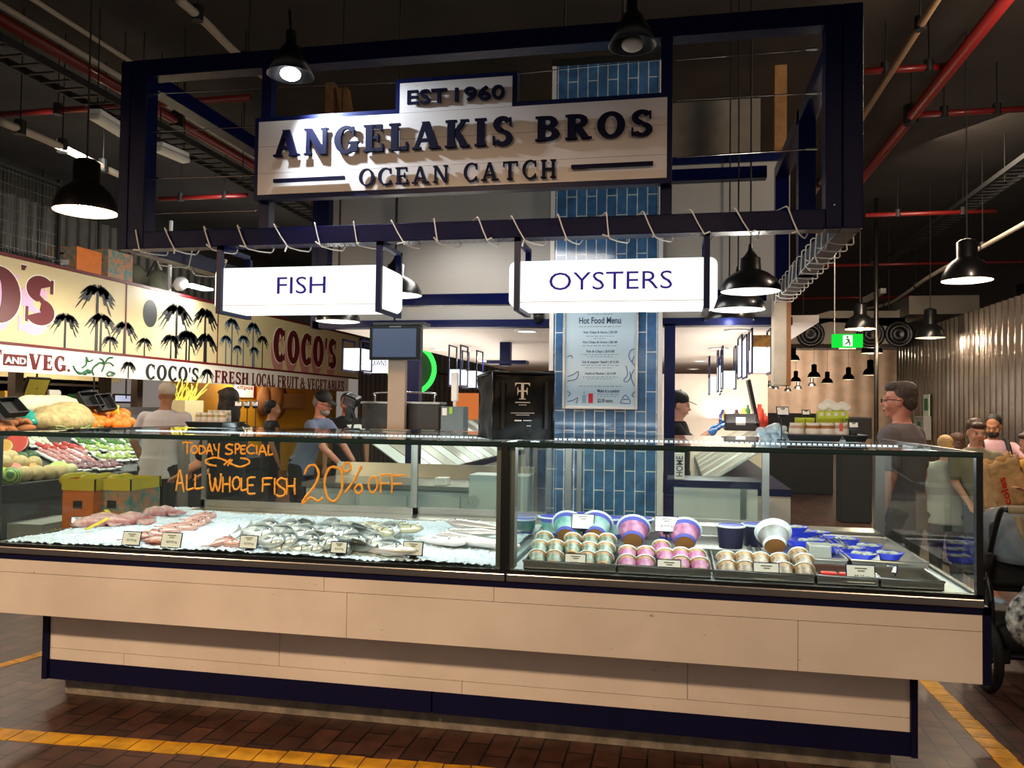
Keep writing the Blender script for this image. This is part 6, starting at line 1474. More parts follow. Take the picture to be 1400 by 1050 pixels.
put_text('HOME', (b2.x-.012, 6.148, zc+.02), (b2.x-.012, 6.148, zc+.17), (a2.x+.012, 6.148, zc+.02), NAVI, 'lettering', t, .002, out=(0, -1, 0), bold=.01)
# speaker grille cabinet behind the left case
a, b = atY(640, 715, 5.9), atY(676, 650, 5.9); t = thing('steel_cabinet', 'pale steel cabinet with a round perforated grille behind the left case', 'cabinet', ((a.x+b.x)/2, 5.9, 0))
mb = MB(); mb.box(a.x, 5.9, 0, b.x+.25, 6.15, b.z, bev=.004); mb.build('body', STEELW, t)
c = atY(647, 686, 5.9); mb = MB()
for r, n in ((0, 1), (.014, 6), (.028, 12), (.042, 18)):
    for k in range(n): mb.cyl((c.x+r*math.cos(2*PI*k/n), 5.897, c.z+r*math.sin(2*PI*k/n)), (c.x+r*math.cos(2*PI*k/n), 5.9, c.z+r*math.sin(2*PI*k/n)), .0038, seg=6)
mb.build('perforated_grille', BLACK, t)
mb = MB(); p = atY(603, 660, 6.3); mb.box(p.x-.05, 6.28, .9, p.x+.05, 6.40, p.z+.04, bev=.005); o = mb.build('switch_box', WHITE); tag(o, 'small white box on the steel bench behind the left case', 'box')
# lit sign boxes along both sides of the canopy
def small_box(label, px0, px1, py0, py1, y, dep, group=None, word=None, top=None):
    a, b = atY(px0, py1, y), atY(px1, py0, y)
    return lightbox(label, a.x, b.x, a.z, b.z, y, dep, word, None if not word else (Vector((a.x+.06, y-.002, a.z+.08)), Vector((b.x-.06, y-.002, a.z+.08)), Vector((a.x+.06, y-.002, b.z-.06))), group, 2.276, (a.x, b.x), True)
small_box('largest lit menu box right of the column, below a food photograph', 1028, 1054, 475, 508, 7.6, .3)
a, b = atY(1029, 474, 7.6), atY(1053, 458, 7.6); mb = MB(); mb.box(a.x, 7.6, a.z, b.x, 7.63, b.z); o = mb.build('food_photograph', mat('golden_food', 'd9a23c', .5, noise=.4, nscale=16, col2='8a5a1c', bump=1, bscale=12)); tag(o, 'golden food photograph above the largest lit menu box', 'picture')
small_box('lit menu box just left of the largest one by the column', 1014, 1021, 466, 514, 8.2, .5)
small_box('middle lit menu box of the right row', 988, 1006, 507, 530, 9.6, .3); small_box('narrow lit menu box left of the middle one in the right row', 982, 987, 500, 534, 10.2, .3)
small_box('farthest lit menu box of the right row', 970, 985, 515, 538, 11.4, .3)
small_box('square lit box at the left end of the stall beside the screen', 469, 494, 476, 505, 8.6, .3); small_box('lit PRAWNS box half hidden behind the screen', 497, 535, 486, 509, 9.4, .2, None, 'PRAWNS')
small_box('left lit box hanging far behind the till', 614, 630, 505, 526, 9.4, .3); small_box('right lit box hanging far behind the till', 632, 652, 507, 529, 10.3, .3)
# hanging wrapped board at the right corner of the stall
a, b = atY(1058, 527, 6.75), atY(1081, 398, 6.75); t = thing('wrapped_board', 'beige paper wrapped board hanging at the right corner of the stall', 'board', ((a.x+b.x)/2, 6.75, a.z))
mb = MB(); mb.box(a.x, 6.75, a.z, b.x, 6.95, b.z, bev=.006); mb.build('paper', mat('beige_paper', 'd2c2ac', .7, noise=.15, nscale=5, bump=.6, bscale=9), t)
mb = MB(); mb.box(b.x-.03, 6.745, a.z, b.x+.003, 6.955, b.z+.04); mb.build('timber_edge', mat('orange_timber', 'a0683c', .6), t)
# navy frame near corner, neon circle
p = atY(563, 505, 16); t = thing('neon_ring', 'green neon ring sign on the timber slats behind the screen post', 'sign', p)
mb = MB(); mb.tube([p+Vector((.48*math.cos(k*PI/20), 0, .48*math.sin(k*PI/20))) for k in range(40)], .05, 8, True); mb.build('tube', emis('neon_green', '35e04a', 2.2), t, True)
mb = MB(); mb.cyl(p+Vector((0, .05, 0)), p+Vector((0, .1, 0)), .46, seg=32); mb.build('disc', mat('dark_green_disc', '1d5a2a', .5), t)
mb = MB(); mb.cyl(p+Vector((0, .1, 0)), (p.x, 19.4, p.z), .03, seg=8); mb.build('bracket', BLACKM, t)
p = atY(556, 508, 19.3); mb = MB(); mb.box(p.x-.09, 19.3, p.z-.5, p.x+.09, 19.4, p.z+.5); o = mb.build('red_sign', emis('red_sign', 'e83a1e', 1.2)); tag(o, 'narrow red lit sign beside the green neon ring', 'sign')
p = atY(641, 556, 19.3); mb = MB(); mb.box(p.x-.4, 19.3, p.z-.5, p.x+.23, 19.4, p.z+.33); o = mb.build('shop_window', emis('orange_window', 'd9783c', .9)); tag(o, 'orange lit shop window far behind the till', 'window')
p = atY(690, 500, 9); mb = MB(); mb.box(p.x-.06, 9, p.z, p.x+.06, 9.1, 2.27); mb.box(p.x-.2, 8.95, p.z+.02, p.x+.25, 9.15, p.z+.06); o = mb.build('ceiling_bracket', NAVY); tag(o, 'navy bracket under the canopy above the delivery bag', 'bracket')
# kitchen clutter by the girl
rnd = random.Random(9)
for k in range(16):
    x = rnd.uniform(.5, 1.0); y = rnd.uniform(8.6, 11); h = rnd.uniform(.08, .26); mb = MB(); r = rnd.uniform(.03, .05)
    mb.lathe([(0, 0), (r, 0), (r, h*.75), (r*.5, h*.85), (r*.5, h), (0, h)], (x, y, 1.35), 12); o = mb.build('condiment_bottle', GM[rnd.choice(cols)], None, True); tag(o, 'small bottle on the glass shelf of the right side counter', 'bottle', 'bottles on the right side counter')
p = atY(1010, 580, 7.5); t = thing('cash_register', 'grey cash register with a note on the right side counter', 'till', p)
mb = MB(); mb.box(p.x-.12, 7.42, 1.35, p.x+.14, 7.7, 1.50, bev=.01); mb.build('body', mat('dark_grey_till', '3a3a3c', .4), t); mb = MB(); mb.box(p.x-.03, 7.415, 1.40, p.x+.05, 7.42, 1.47); mb.build('note', WHITE, t)
mb = MB(); mb.box(p.x+.16, 7.5, 1.35, p.x+.19, 7.7, 1.78, bev=.01, M=Matrix.Translation((p.x, 7.6, 1.35)) @ Matrix.Rotation(-.2, 4, 'Y') @ Matrix.Translation((-p.x, -7.6, -1.35))); mb.build('screen', BLACK, t)
# right aisle stand with flowers behind, wall signs
t = thing('fire_extinguisher_sign', 'green safety sign on the corrugated wall right of the man in grey', 'sign', atX(1267, 557, XR-.05))
p = atX(1267, 557, XR-.05); mb = MB(); mb.box(XR-.06, p.y-.16, p.z-.22, XR-.045, p.y+.16, p.z+.22); mb.build('plate', mat('pale_green_plate', 'b8c8b0', .5), t); mb = MB(); mb.box(XR-.063, p.y-.1, p.z-.05, XR-.058, p.y+.1, p.z+.15); mb.build('symbol', mat('safe_green', '2a6a3a', .5), t)
p = atX(1265, 585, XR-.05); t = thing('wall_box', 'grey equipment box on the corrugated wall below the green sign', 'box', p)
mb = MB(); mb.box(XR-.16, p.y-.3, p.z-.2, XR-.035, p.y+.3, p.z+.2, bev=.01); mb.build('body', mat('grey_box', '8e8a84', .5), t); mb = MB(); mb.box(XR-.165, p.y-.15, p.z-.08, XR-.16, p.y+.05, p.z+.1); mb.build('symbol', bpy.data.materials['safe_green'], t)
p = atY(1166, 570, 12); mb = MB(); mb.box(p.x-.15, 12, 0, p.x+.25, 12.4, p.z, bev=.02); o = mb.build('dark_kiosk', BLACKM); tag(o, 'dark upright kiosk behind the lime cartons', 'kiosk')
p = atY(1070, 560, 16); mb = MB(); mb.box(p.x-1.4, 16, 0, p.x+.9, 16.2, 1.5, bev=.02); o = mb.build('dark_screen_wall', BLACKM); tag(o, 'long low dark partition at the back of the right aisle', 'partition')
p = atZ(1197, 600, 0) if False else atY(1198, 500, 14); mb = MB(); mb.cyl((p.x, 14, 0), (p.x, 14, 5.0), .035, seg=10); o = mb.build('steel_pole', STEELD, None, True); tag(o, 'thin steel pole left of the man in grey', 'pole')
# ------------------------------------------------------------------ people
SKIN = mat('skin_light', 'd9a083', .55, noise=.06, nscale=20); SKINP = mat('skin_pink', 'd8917a', .55, noise=.06, nscale=20); SKINT = mat('skin_tan', 'b07a58', .55, noise=.06, nscale=20)
HAIRD = mat('dark_hair', '1a1412', .6, bump=1, bscale=55); HAIRB = mat('brown_hair', '4a3020', .6, bump=1, bscale=55); HAIRG = mat('greying_brown_hair', '4b3d34', .6, bump=1, bscale=55); HAIRBL = mat('blond_hair', 'c9a56c', .6, bump=1, bscale=55); HAIRGR = mat('grey_hair', '8d8880', .7, bump=1, bscale=55)
LIPS = mat('lips', '9c4a44', .5); IRIS = mat('eye_dark', '120d0b', .2); SCL = mat('eye_white', 'a8a099', .4)
def capsule(mb, a, b, ra, rb):
    a, b = Vector(a), Vector(b); mb.ell(a, (ra,)*3, None, 12, 8); mb.ell(b, (rb,)*3, None, 12, 8); mb.cyl(a, b, ra, rb, 14)
def limb(mb, pts, rs):
    for i in range(len(pts)-1): capsule(mb, pts[i], pts[i+1], rs[i], rs[i+1])
def voxel(mb, name, m, parent, vs, smooth=2):
    """fuse the overlapping volumes into one continuous skin"""
    o = mb.build(name, m, None, True)
    r = o.modifiers.new('r', 'REMESH'); r.mode = 'VOXEL'; r.voxel_size = vs
    s = o.modifiers.new('s', 'SMOOTH'); s.iterations = smooth; s.factor = .5
    dg = bpy.context.evaluated_depsgraph_get(); dg.update()
    me = bpy.data.meshes.new_from_object(o.evaluated_get(dg)); me.name = name
    o.modifiers.clear(); old = o.data; o.data = me; bpy.data.meshes.remove(old)
    for p in me.polygons: p.use_smooth = True
    if not me.materials: me.materials.append(m)
    o.parent = parent; return o
def hand(mb, wrist, d, up, sc=1, curl=.5, side=1):
    """palm along d, palm normal up; thumb on side"""
    d = Vector(d).normalized(); up = Vector(up); up = (up-d*up.dot(d)).normalized(); w = d.cross(up)*side
    wrist = Vector(wrist)
    for t_, wd in ((.02, .026), (.05, .034), (.08, .037)):
        c = wrist+d*t_*sc
        for k in (-1, 0, 1): mb.ell(c+w*k*wd*.55*sc, (.016*sc,)*3, None, 10, 6)
    for i, (off, L) in enumerate(((-.033, .060), (-.011, .075), (.011, .08), (.032, .07))):
        p = wrist+d*.085*sc+w*off*sc; dirn = d.copy(); r = .0088*sc
        for s_ in range(3):
            l = L*sc*(.45, .32, .25)[s_]; q = p+dirn*l; capsule(mb, p, q, r, r*.9); p = q; r *= .9
            dirn = (dirn*math.cos(curl)+(-up)*math.sin(curl)).normalized()
    p = wrist+d*.025*sc+w*.03*sc; q = p+(d*.6+w*.75-up*.2).normalized()*.038*sc; capsule(mb, p, q, .0105*sc, .0098*sc); capsule(mb, q, q+(d*.9+w*.3-up*.3).normalized()*.03*sc, .0095*sc, .008*sc)
def person(label, x, y, face, H, skin, top, bottom, hair, hstyle='short', sleeve='short', legs='long', arms=None, cap=None, turn=0, nod=0, lean=(0, 0), build=1.0, glasses=None, beard=None, shoe=None, extra=None, z0=0, vs=.011, female=False, glove=None, drop=0):
    """local frame: faces -Y, its left is +X, feet on z=0; lean moves the shoulders"""
    t = thing('person', label, 'person', (x, y, z0), face); k = H/1.75
    V = lambda a, b, c: Vector((a*k, b*k, c*k))
    lx, ly = lean; hipz, shz = .93-drop, 1.44-drop
    sp = lambda f: Vector((lx*f, ly*f, 0))*k            # spine shift by height fraction
    ch = sp(1.0)
    B = build
    def torso(mb, g):
        rg = [(hipz-.09, .155*B, .105*B), (hipz, .168*B, .118*B), (hipz+.12, .15*B, .11*B), (hipz+.25, .158*B, .112*B), (hipz+.38, .178*B, .118*B), (shz-.04, .178*B, .105*B), (shz+.02, .13*B, .085), (shz+.055, .07, .065)]
        R = []
        for z, rx, ry in rg:
            f = max(0, (z-hipz)/(shz-hipz)); s_ = sp(min(1.1, f)); R.append((s_.x, s_.y, z*k-(abs(ly)*.25*f*k if abs(ly) > .15 else 0), (rx+g)*k, (ry+g)*k))
        mb.loft(R, 20)
    dz = -(abs(ly)*.25 if abs(ly) > .15 else 0)
    shL, shR = V(.185*B, 0, shz-.03+dz)+ch, V(-.185*B, 0, shz-.03+dz)+ch
    arms = arms or [((.24, .03, 1.15), (.25, -.06, .90)), ((-.24, .03, 1.15), (-.25, -.06, .90))]
    A = []
    for sh, (e, w_) in zip((shL, shR), arms): A.append((sh, V(*e), V(*w_)))
    LEG = []
    for s in (1, -1): LEG.append((V(.09*s*B, 0, hipz-.03), V(.10*s, -.015, .50), V(.10*s, .02, .085), V(.11*s, -.12, .035)))
    hc = V(0, -.02, shz+.205+dz)+ch*1.08
    HM = Matrix.Translation(hc) @ Matrix.Rotation(turn, 4, 'Z') @ Matrix.Rotation(nod, 4, 'X')
    def hp(a, b, c): return HM @ V(a, b, c)
    hr = HM.to_3x3().to_4x4()
    mb = MB(); torso(mb, 0)
    limb(mb, [V(0, .012, shz+.0+dz)+ch, V(0, -.005, shz+.10+dz)+ch, hp(0, .02, -.04)], [.062*k, .056*k, .056*k])
    E_ = lambda c, r: mb.ell(hp(*c), tuple(q*k for q in r), hr, 18, 12)
    E_((0, .015, .035), (.074, .094, .086)); E_((0, -.022, -.03), (.062, .07, .078)); E_((0, -.045, -.085), (.034, .036, .03)); E_((0, -.098, -.022), (.013, .022, .012)); E_((0, -.088, .0), (.009, .014, .03)); E_((0, -.07, .028), (.055, .022, .012))
    E_((0, -.088, -.062), (.022, .009, .008))
    for s in (1, -1): E_((s*.074, .01, -.012), (.010, .02, .03)); E_((s*.04, -.06, -.035), (.024, .028, .026))
    for i, (s_, e, w_) in enumerate(A):
        limb(mb, [s_, e, w_], [.052*k*B, .040*k*B, .029*k])
        d = w_-e; up = Vector((0, -1, .2)) if abs(d.z) > abs(d.y) else Vector((0, 0, 1))
        hand(mb, w_, d, up, k, .45, 1 if i == 0 else -1)
    for a, b, c, f in LEG:
        limb(mb, [a, b, c], [.085*k*B, .056*k*B, .038*k]); limb(mb, [c+V(0, .03, -.03), f], [.04*k, .032*k])
    voxel(mb, 'body', skin, t, vs)
    # clothing
    g = .012
    mb = MB(); torso(mb, g)
    for s_, e, w_ in A:
        if sleeve == 'short': m_ = s_.lerp(e, .72); limb(mb, [s_, m_], [(.058*B+.008)*k, (.052*B+.008)*k])
        elif sleeve == 'long': limb(mb, [s_, e, e.lerp(w_, .93)], [(.056*B+.008)*k, (.044*B+.008)*k, .040*k])
    if sleeve != 'none':
        limb(mb, [shL, shR], [.06*k*B, .06*k*B])
        mb.loft([(sp(-.05).x, sp(-.05).y, (hipz-.13)*k, .175*B*k, .132*B*k), (sp(.1).x, sp(.1).y, (hipz+.08)*k, .17*B*k, .13*B*k)], 20)
    voxel(mb, 'shirt', top, t, vs)
    mb = MB()
    for a, b, c, f in LEG:
        if legs == 'long': limb(mb, [a, b, c+V(0, 0, .01)], [(.09*B+.008)*k, .072*k, .056*k])
        else: limb(mb, [a, a.lerp(b, .75)], [(.092*B+.008)*k, (.08*B)*k])
    mb.loft([(0, 0, (hipz-.1)*k, .166*B*k, .122*B*k), (0, 0, (hipz+.06)*k, .168*B*k, .12*B*k)], 20)
    voxel(mb, 'shorts' if legs == 'short' else 'trousers', bottom, t, vs)
    for a, b, c, f in LEG:
        mb = MB(); limb(mb, [c+V(0, .035, -.045), f+V(0, -.02, .0)], [.045*k, .038*k]); o = voxel(mb, 'shoe', shoe or BLACKM, t, vs)
    # hair
    if hair:
        mb = MB(); H_ = lambda c, r: mb.ell(hp(*c), tuple(q*k for q in r), hr, 20, 14)
        H_((0, .032, .05), (.082, .092, .087))
        if hstyle in ('short', 'fringe', 'long', 'quiff'): H_((0, .06, .0), (.074, .06, .07))
        if hstyle == 'fringe': H_((0, -.045, .072), (.072, .048, .035))
        if hstyle == 'quiff': H_((0, -.02, .092), (.068, .07, .042)); H_((.0, -.05, .098), (.05, .035, .03)); H_((0, .05, .07), (.075, .07, .065))
        if hstyle == 'long': H_((0, .07, -.08), (.085, .05, .13)); H_((.065, .03, -.06), (.025, .045, .11)); H_((-.065, .03, -.06), (.025, .045, .11)); H_((0, -.03, .09), (.07, .05, .03))
        if hstyle == 'bun': H_((0, .1, .03), (.05, .05, .05)); H_((0, .06, 0), (.074, .06, .07))
        voxel(mb, 'hair', hair, t, .008, 1)
    if beard:
        mb = MB(); mb.ell(hp(0, -.045, -.075), (.06*k, .062*k, .045*k), hr, 16, 10); voxel(mb, 'beard', beard, t, .008, 1)
    for s in (1, -1):
        mb = MB(); mb.ell(hp(s*.031, -.079, .004), (.014*k, .009*k, .008*k), hr, 10, 6); e = mb.build('eye', SCL, t, True)
        e.data.transform(Matrix.Translation(wloc(t))) if False else None
        mb = MB(); mb.ell(hp(s*.031, -.087, .004), (.0065*k, .004*k, .0065*k), hr, 8, 6); mb.build('pupil', IRIS, t, True)
    mb = MB(); mb.ell(hp(0, -.094, -.061), (.021*k, .006*k, .006*k), hr, 12, 6); mb.build('lips', LIPS, t, True)
    if cap:
        c = MB(); c.ell(hp(0, .022, .062), (.088*k, .102*k, .082*k), hr, 20, 14); co = voxel(c, 'cap', cap, t, .008, 1)
        c = MB(); n = 12; up_, dn_ = [], []
        for i in range(n+1):
            a = PI*i/n; up_.append(hp(.075*math.cos(a), -.055-.105*math.sin(a), .055-.02*math.sin(a)))
        c.poly(up_, HM.to_3x3() @ Vector((0, 0, .006*k))); c.build('cap_brim', cap, t)
        c = MB(); c.cyl(hp(0, .02, .14), hp(0, .02, .15), .01*k, seg=8); c.build('cap_button', cap, t)
    if glasses:
        c = MB()
        for s in (1, -1):
            ring = [hp(s*.034+.024*math.cos(q), -.106, .002+.018*math.sin(q)) for q in [2*PI*i/14 for i in range(14)]]; c.tube(ring, .0025*k, 5, True)
            c.tube([hp(s*.058, -.104, .006), hp(s*.080, -.04, .008), hp(s*.082, .02, .002)], .0028*k, 5)
        c.tube([hp(-.01, -.108, .004), hp(.01, -.108, .004)], .0025*k, 5); c.build('glasses', glasses, t)
    if glove:
        for i in glove[0]:
            c = MB(); s_, e, w_ = A[i]; d = w_-e; up = Vector((0, -1, .2)) if abs(d.z) > abs(d.y) else Vector((0, 0, 1)); limb(c, [w_.lerp(e, .12), w_], [.036*k, .034*k]); hand(c, w_, d, up, k*1.12, .45, 1 if i == 0 else -1); voxel(c, 'glove', glove[1], t, .007, 1)
    t['_k'] = k
    return t, hp, V, A
# child meshes built by MB.build(parent) subtract the parent's place; people are built about their own feet, so give the place back
_build = MB.build
def _pb(s, name, m, parent=None, smooth=False, local=False, bevel=0):
    if parent is not None and parent.name.startswith('person'): local = True
    return _build(s, name, m, parent, smooth, local, bevel)
MB.build = _pb
TEEW = mat('white_tee', 'd9d2d4', .8, noise=.04, nscale=6); TEEG = mat('charcoal_tee', '6e6668', .85, noise=.08, nscale=6); BLUESH = mat('blue_grey_shirt', '6f7c96', .8, noise=.05); BLKSH = mat('black_shirt', '121214', .8)
OLIVE = mat('olive_tee', '8f8a72', .85, noise=.06); PINKSH = mat('pink_shirt', 'c9a0a8', .8); CREAMSH = mat('pale_grey_shirt', 'c2c0b8', .8, noise=.06, nscale=4); YELTOP = mat('mustard_top', 'c9992e', .8); DENIM = mat('navy_shorts', '27304e', .85); DARKTR = mat('dark_trousers', '1c1c20', .85); KHAKI = mat('khaki', 'a08a68', .8); CAPB = mat('beige_cap', 'd2c6b4', .8); CAPK = mat('black_cap', '0e0e10', .7); GLV = mat('blue_glove', '3f8ad8', .45)
def at_depth(px, py, y): return atY(px, py, y)
def height_for(px, py_top, y): return atY(px, py_top, y).z
# man in white tee
y = 7.3; p = at_depth(217, 600, y)
person('man in a white tee and beige cap seen from behind at the fruit stand', p.x, y, PI+.15, height_for(217, 523, y)/1.015, SKINT, TEEW, DARKTR, None, 'short', cap=CAPB, turn=.55, lean=(-.06, 0), arms=[((.27, -.02, 1.17), (.25, -.18, .95)), ((-.27, 0, 1.15), (-.26, -.1, .92))], build=1.12, vs=.01)
y = 5.75; p = at_depth(313, 560, y)
person('dark haired woman in black facing left behind the jars on the glass top', p.x, y, -PI/2-.2, height_for(311, 534, y), SKIN, BLKSH, DARKTR, HAIRD, 'long', turn=-.4, vs=.011, arms=[((.2, -.12, 1.15), (.16, -.35, 1.05)), ((-.2, -.12, 1.15), (-.16, -.35, 1.05))])
y = 8.2; p = at_depth(413, 570, y)
person('grey bearded man in a black cap and glasses bending over to the right', p.x, y, PI/2-.1, 1.72, SKINP, BLUESH, DARKTR, HAIRGR, 'short', cap=CAPK, lean=(0, -.22), nod=.35, glasses=BLACK, beard=HAIRGR, arms=[((.22, -.4, 1.1), (.16, -.55, .95)), ((-.22, -.4, 1.1), (-.16, -.55, .95))], vs=.01, drop=.02)
y = 8.8; p = at_depth(474, 570, y)
person('dark haired person in black mostly hidden behind the barcode scanner', p.x, y, .4, height_for(474, 540, y), SKINT, BLKSH, DARKTR, HAIRD, 'short', vs=.014)
y = 9.5; p = at_depth(371, 575, y)
person('person in a black top stooping behind the three white cards', p.x, y, 2.2, 1.60, SKINT, BLKSH, DARKTR, HAIRD, 'short', vs=.016, drop=.04)
# girl at the kitchen counter
y = 7.62; p = at_depth(926, 570, y)
person('stall worker in a black cap and tee with blue gloves working at the right counter', p.x, y, PI/2, height_for(926, 536, y)/1.012, SKIN, BLKSH, DARKTR, HAIRD, 'bun', cap=CAPK, nod=.2, glove=([0, 1], GLV), arms=[((.2, -.16, 1.27), (.1, -.36, 1.43)), ((-.21, -.12, 1.25), (-.12, -.33, 1.40))], vs=.009)
# man in grey
y = 5.75; p = at_depth(1233, 580, y)
person('man with short brown hair and glasses in a charcoal tee beside the right display case', p.x, y, -PI/2-.62, height_for(1233, 527, y), SKINP, TEEG, DARKTR, HAIRG, 'quiff', glasses=BLACK, turn=.35, arms=[((.27, .03, 1.15), (.27, -.03, .9)), ((-.27, .02, 1.15), (-.27, -.04, .9))], build=1.12, vs=.008)
# blond person from behind
y = 7.4; p = at_depth(1293, 640, y)
person('blond short person in a pale grey shirt seen through the end of the right case', p.x, y, PI-.3, height_for(1292, 598, y), SKIN, CREAMSH, DARKTR, HAIRBL, 'short', build=1.15, sleeve='short', vs=.011, turn=-.1)
y = 9.0; p = at_depth(1309, 640, y)
person('brown haired person standing just behind the blond person', p.x, y, PI+.3, height_for(1307, 594, y), SKIN, BLKSH, DARKTR, HAIRB, 'long', vs=.014)
# boy
y = 7.25; p = at_depth(1340, 700, y)
person('boy with a bowl fringe in an olive tee and navy shorts holding the paper bag', p.x+.03, y, .0, height_for(1328, 576, y), SKIN, OLIVE, DENIM, HAIRB, 'fringe', legs='short', lean=(-.07, 0), turn=.1, nod=.18, arms=[((.30, -.06, 1.2), (.33, -.26, 1.16)), ((-.25, .02, 1.15), (-.2, -.15, 1.0))], shoe=mat('pale_blue_shoe', '8fb4c8', .6), vs=.009)
# bearded man with backpack
y = 8.6; p = at_depth(1358, 620, y)
t, hp, V, A = person('bearded man in a pink shirt and black backpack with folded arms at the right', p.x, y, -.15, height_for(1353, 570, y), SKINT, PINKSH, DARKTR, HAIRD, 'short', beard=HAIRD, nod=.35, turn=-.4, arms=[((.33, -.2, 1.27), (.02, -.34, 1.33)), ((-.3, -.18, 1.22), (.02, -.3, 1.24))], vs=.009)
mb = MB(); mb.box(-.17, .13, .95, .17, .33, 1.46, bev=.06, seg=3)
for s in (-1, 1): mb.tube(smoothpath([(s*.11, .16, 1.42), (s*.12, .02, 1.50), (s*.13, -.13, 1.40), (s*.14, -.13, 1.2), (s*.15, .05, 1.02), (s*.14, .15, 1.0)], 5), .026, 8)
mb.bm.transform(Matrix.Scale(t['_k'], 4)); mb.build('backpack', BLACKM, t, True)
# woman at the right edge
y = 6.9; p = at_depth(1410, 650, y)
person('brown haired woman in a mustard top cut by the right edge of the photo', p.x, y, -PI/2+.5, height_for(1390, 592, y), SKIN, YELTOP, KHAKI, HAIRB, 'long', nod=.3, arms=[((.22, -.1, 1.15), (.2, -.3, 1.22)), ((-.22, .0, 1.13), (-.24, -.1, .92))], vs=.009)
MB.build = _build
# paper bags
KRAFT = mat('kraft_paper', 'cfa873', .75, noise=.12, nscale=9, bump=.9, bscale=22)
def paper_bag(label, cpx, cpy, y, wd, hh, dp, rot, text=None):
    p = atY(cpx, cpy, y); t = thing('paper_bag', label, 'bag', p); t.rotation_euler = rot
    mb = MB(); n = 10
    for f in range(6):
        if f == 5: continue
        G = []
        for i in range(n+1):
            row = []
            for j in range(n+1):
                u, v = i/n-.5, j/n-.5; cr = .006*math.sin(u*17+v*9+f)+.005*math.sin(v*23-u*7)
                q = [(u*wd, -dp/2+cr, v*hh), (u*wd, dp/2+cr, v*hh), (-wd/2+cr, u*dp, v*hh), (wd/2+cr, u*dp, v*hh), (u*wd, v*dp, -hh/2)][f]
                if f < 4: q = (q[0]*(1-.06*(v+.5)), q[1]*(1-.25*(v+.5)), q[2]+(cr*2 if j == n else 0))
                row.append(mb.bm.verts.new(q))
            G.append(row)
        for i in range(n):
            for j in range(n): mb.bm.faces.new((G[i][j], G[i+1][j], G[i+1][j+1], G[i][j+1]))
    bmesh.ops.remove_doubles(mb.bm, verts=mb.bm.verts, dist=.012); o = mb.build('sack', KRAFT, t, True, local=True); so = o.modifiers.new('s', 'SOLIDIFY'); so.thickness = .003
    if text:
        put_text(text, (-wd*.12, -dp/2-.016, -hh*.38), (-wd*.12, -dp/2-.012, hh*.20), (-wd*.33, -dp/2-.016, -hh*.38), mat('bag_red', 'cc2218', .6), 'printed_lettering', t, .002, bold=.03, local=True, out=(0, -1, 0))
    return t
paper_bag('brown paper grocery bag with red lettering held at a tilt before the boy', 1372, 660, 6.75, .27, .37, .14, (.1, -.30, .25), 'coles')
paper_bag('second brown paper bag below the tilted lettered one', 1381, 700, 7.0, .28, .28, .16, (.1, -.2, .2))
mb = MB(); mb.box(0, 0, 0, .08, .004, .05)
t = None
# ------------------------------------------------------------------ pushchair
FABG = mat('grey_hood_fabric', '6c7074', .85, noise=.08, nscale=30); TAN = mat('tan_lining', '8a7350', .7); PRINT = mat('black_white_print', '141416', .8, nscale=26, col2='e4e2de')
wp = atZ(1366, 962, 0); px0, py0 = wp.x, wp.y
t = thing('pushchair', 'black pushchair with a grey hood at the right edge of the photo', 'pushchair', (px0+.25, py0+.35, 0))
TY = mat('tyre_rubber', '0e0e0f', .75)
def wheel(x, y, r):
    M = Matrix.Rotation(PI/2, 3, 'Y')
    mb = MB(); mb.tube([(x, y+(r-.025)*math.cos(2*PI*k/24), r+(r-.025)*math.sin(2*PI*k/24)) for k in range(24)], .026, 10, True); w_ = mb.build('wheel', TY, t, True)
    mb = MB(); mb.cyl((x-.02, y, r), (x+.02, y, r), r*.25, seg=16)
    for k in range(6): mb.cyl((x, y, r), (x, y+(r-.03)*math.cos(PI*k/3), r+(r-.03)*math.sin(PI*k/3)), .008, seg=6)
    mb.build('hub', BLACK, w_)
wheel(px0+.01, py0+.2, .20); wheel(px0+.56, py0+.2, .20); wheel(px0+.1, py0+.95, .13); wheel(px0+.46, py0+.95, .13)
for dx in (.04, .53):
    mb = MB(); mb.tube(smoothpath([(px0+dx, py0+.2, .2), (px0+dx, py0+.30, .5), (px0+dx, py0+.28, .66), (px0+dx, py0+.1, .98), (px0+dx, py0-.02, 1.02)], 6), .015, 10); mb.build('frame_tube', BLACK, t, True)
    mb = MB(); mb.tube(smoothpath([(px0+dx, py0+.28, .6), (px0+dx, py0+.6, .4), (px0+dx+(.06 if dx < .2 else -.06), py0+.95, .14)], 6), .014, 10); mb.build('frame_tube', BLACK, t, True)
    mb = MB(); mb.tube(smoothpath([(px0+dx-.005, py0+.2, .48), (px0+dx-.012, py0+.24, .62), (px0+dx+.02, py0+.3, .64), (px0+dx+.03, py0+.26, .2)], 6), .013, 8); mb.build('suspension_arm', BLACK, t, True)
mb = MB(); mb.tube([(px0+.04, py0-.02, 1.02), (px0+.53, py0-.02, 1.02)], .02, 10); mb.build('handlebar', TAN, t, True)
mb = MB(); mb.tube([(px0+.01, py0+.2, .2), (px0+.56, py0+.2, .2)], .02, 10); mb.box(px0+.03, py0+.16, .16, px0+.12, py0+.25, .25, bev=.015); mb.build('axle', BLACK, t)
mb = MB(); mb.box(px0+.06, py0+.3, .52, px0+.51, py0+.8, .74, bev=.05, seg=3); mb.box(px0+.06, py0+.26, .56, px0+.51, py0+.34, .92, bev=.03); mb.build('seat', BLACKM, t, True)
mb = MB(); mb.box(px0+.07, py0+.2, .2, px0+.5, py0+.85, .36, bev=.06, seg=3); mb.build('basket', BLACKM, t, True)
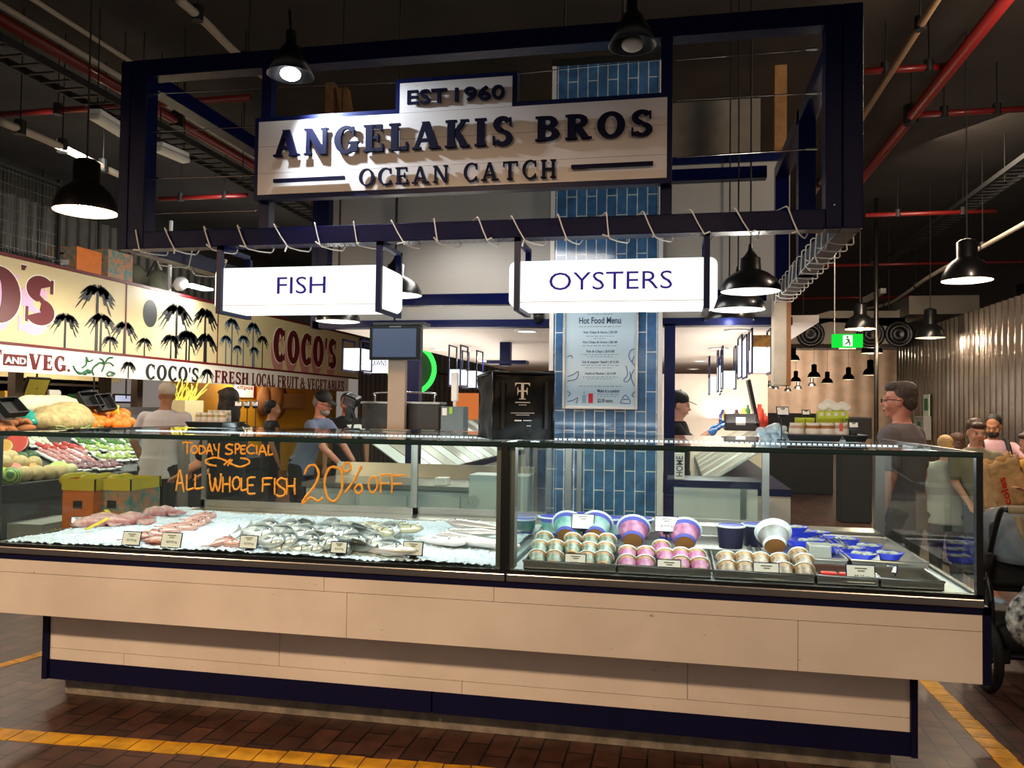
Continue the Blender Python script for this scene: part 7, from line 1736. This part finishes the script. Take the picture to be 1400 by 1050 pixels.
# hood: quarter shell of ribs
mb = MB(); hx0, hx1, hcy, hcz = px0+.07, px0+.56, py0+.42, .73; G = []
for i in range(13):
    a = math.radians(-5+125*i/12); row = []
    for j in range(13):
        u = j/12*2-1; e = math.sqrt(max(0, 1-.45*u**4)); row.append(mb.bm.verts.new(((hx0+hx1)/2+u*(hx1-hx0)/2, hcy-.30*math.cos(a)*e, hcz+.27*math.sin(a)*e)))
    G.append(row)
for i in range(12):
    for j in range(12): mb.bm.faces.new((G[i][j], G[i+1][j], G[i+1][j+1], G[i][j+1]))
for s in (0, 12):
    c = mb.bm.verts.new((hx0 if s == 0 else hx1, hcy, hcz))
    for i in range(12): mb.bm.faces.new((c, G[i][s], G[i+1][s]))
o = mb.build('hood', FABG, t, True); so = o.modifiers.new('s', 'SOLIDIFY'); so.thickness = .008
mb = MB(); mb.tube([v for v in [(( hx0+hx1)/2+(j/12*2-1)*(hx1-hx0)/2, hcy-.30*math.cos(math.radians(120))*math.sqrt(max(0, 1-.45*(j/12*2-1)**4)), hcz+.27*math.sin(math.radians(120))*math.sqrt(max(0, 1-.45*(j/12*2-1)**4))) for j in range(13)]], .012, 8); mb.build('hood_rim', BLACK, t, True)
mb = MB(); mb.lathe([(0, 0), (.045, 0), (.055, .10), (.05, .10), (.042, .01)], (px0-.02, py0+.18, .66), 16); mb.tube([(px0+.0, py0+.18, .74), (px0+.05, py0+.2, .74)], .01, 6); mb.build('cup_holder', BLACKM, t, True)
mb = MB(); mb.tube(smoothpath([(px0+.1, py0+.02, .98), (px0+.12, py0-.03, .88), (px0+.2, py0-.05, .8), (px0+.28, py0-.03, .88), (px0+.3, py0+.02, .98)], 6), .02, 8); mb.build('carry_strap', TAN, t, True)
p = atY(1399, 850, py0-.06); mb = MB(); mb.ell((p.x+.08, py0-.02, p.z), (.15, .10, .16)); mb.ell((p.x+.1, py0-.02, p.z+.13), (.09, .08, .10))
o = mb.build('printed_bag', PRINT, None, True); r_ = o.modifiers.new('r', 'REMESH'); r_.mode = 'VOXEL'; r_.voxel_size = .012; r_.use_smooth_shade = True; tag(o, 'soft black and white print bag with pink hung from the pushchair', 'bag')
mb = MB(); mb.ell((p.x+.06, py0-.115, p.z-.06), (.035, .02, .03)); q_ = mb.build('pink_flower', mat('hot_pink', 'd0387a', .6), o, True)
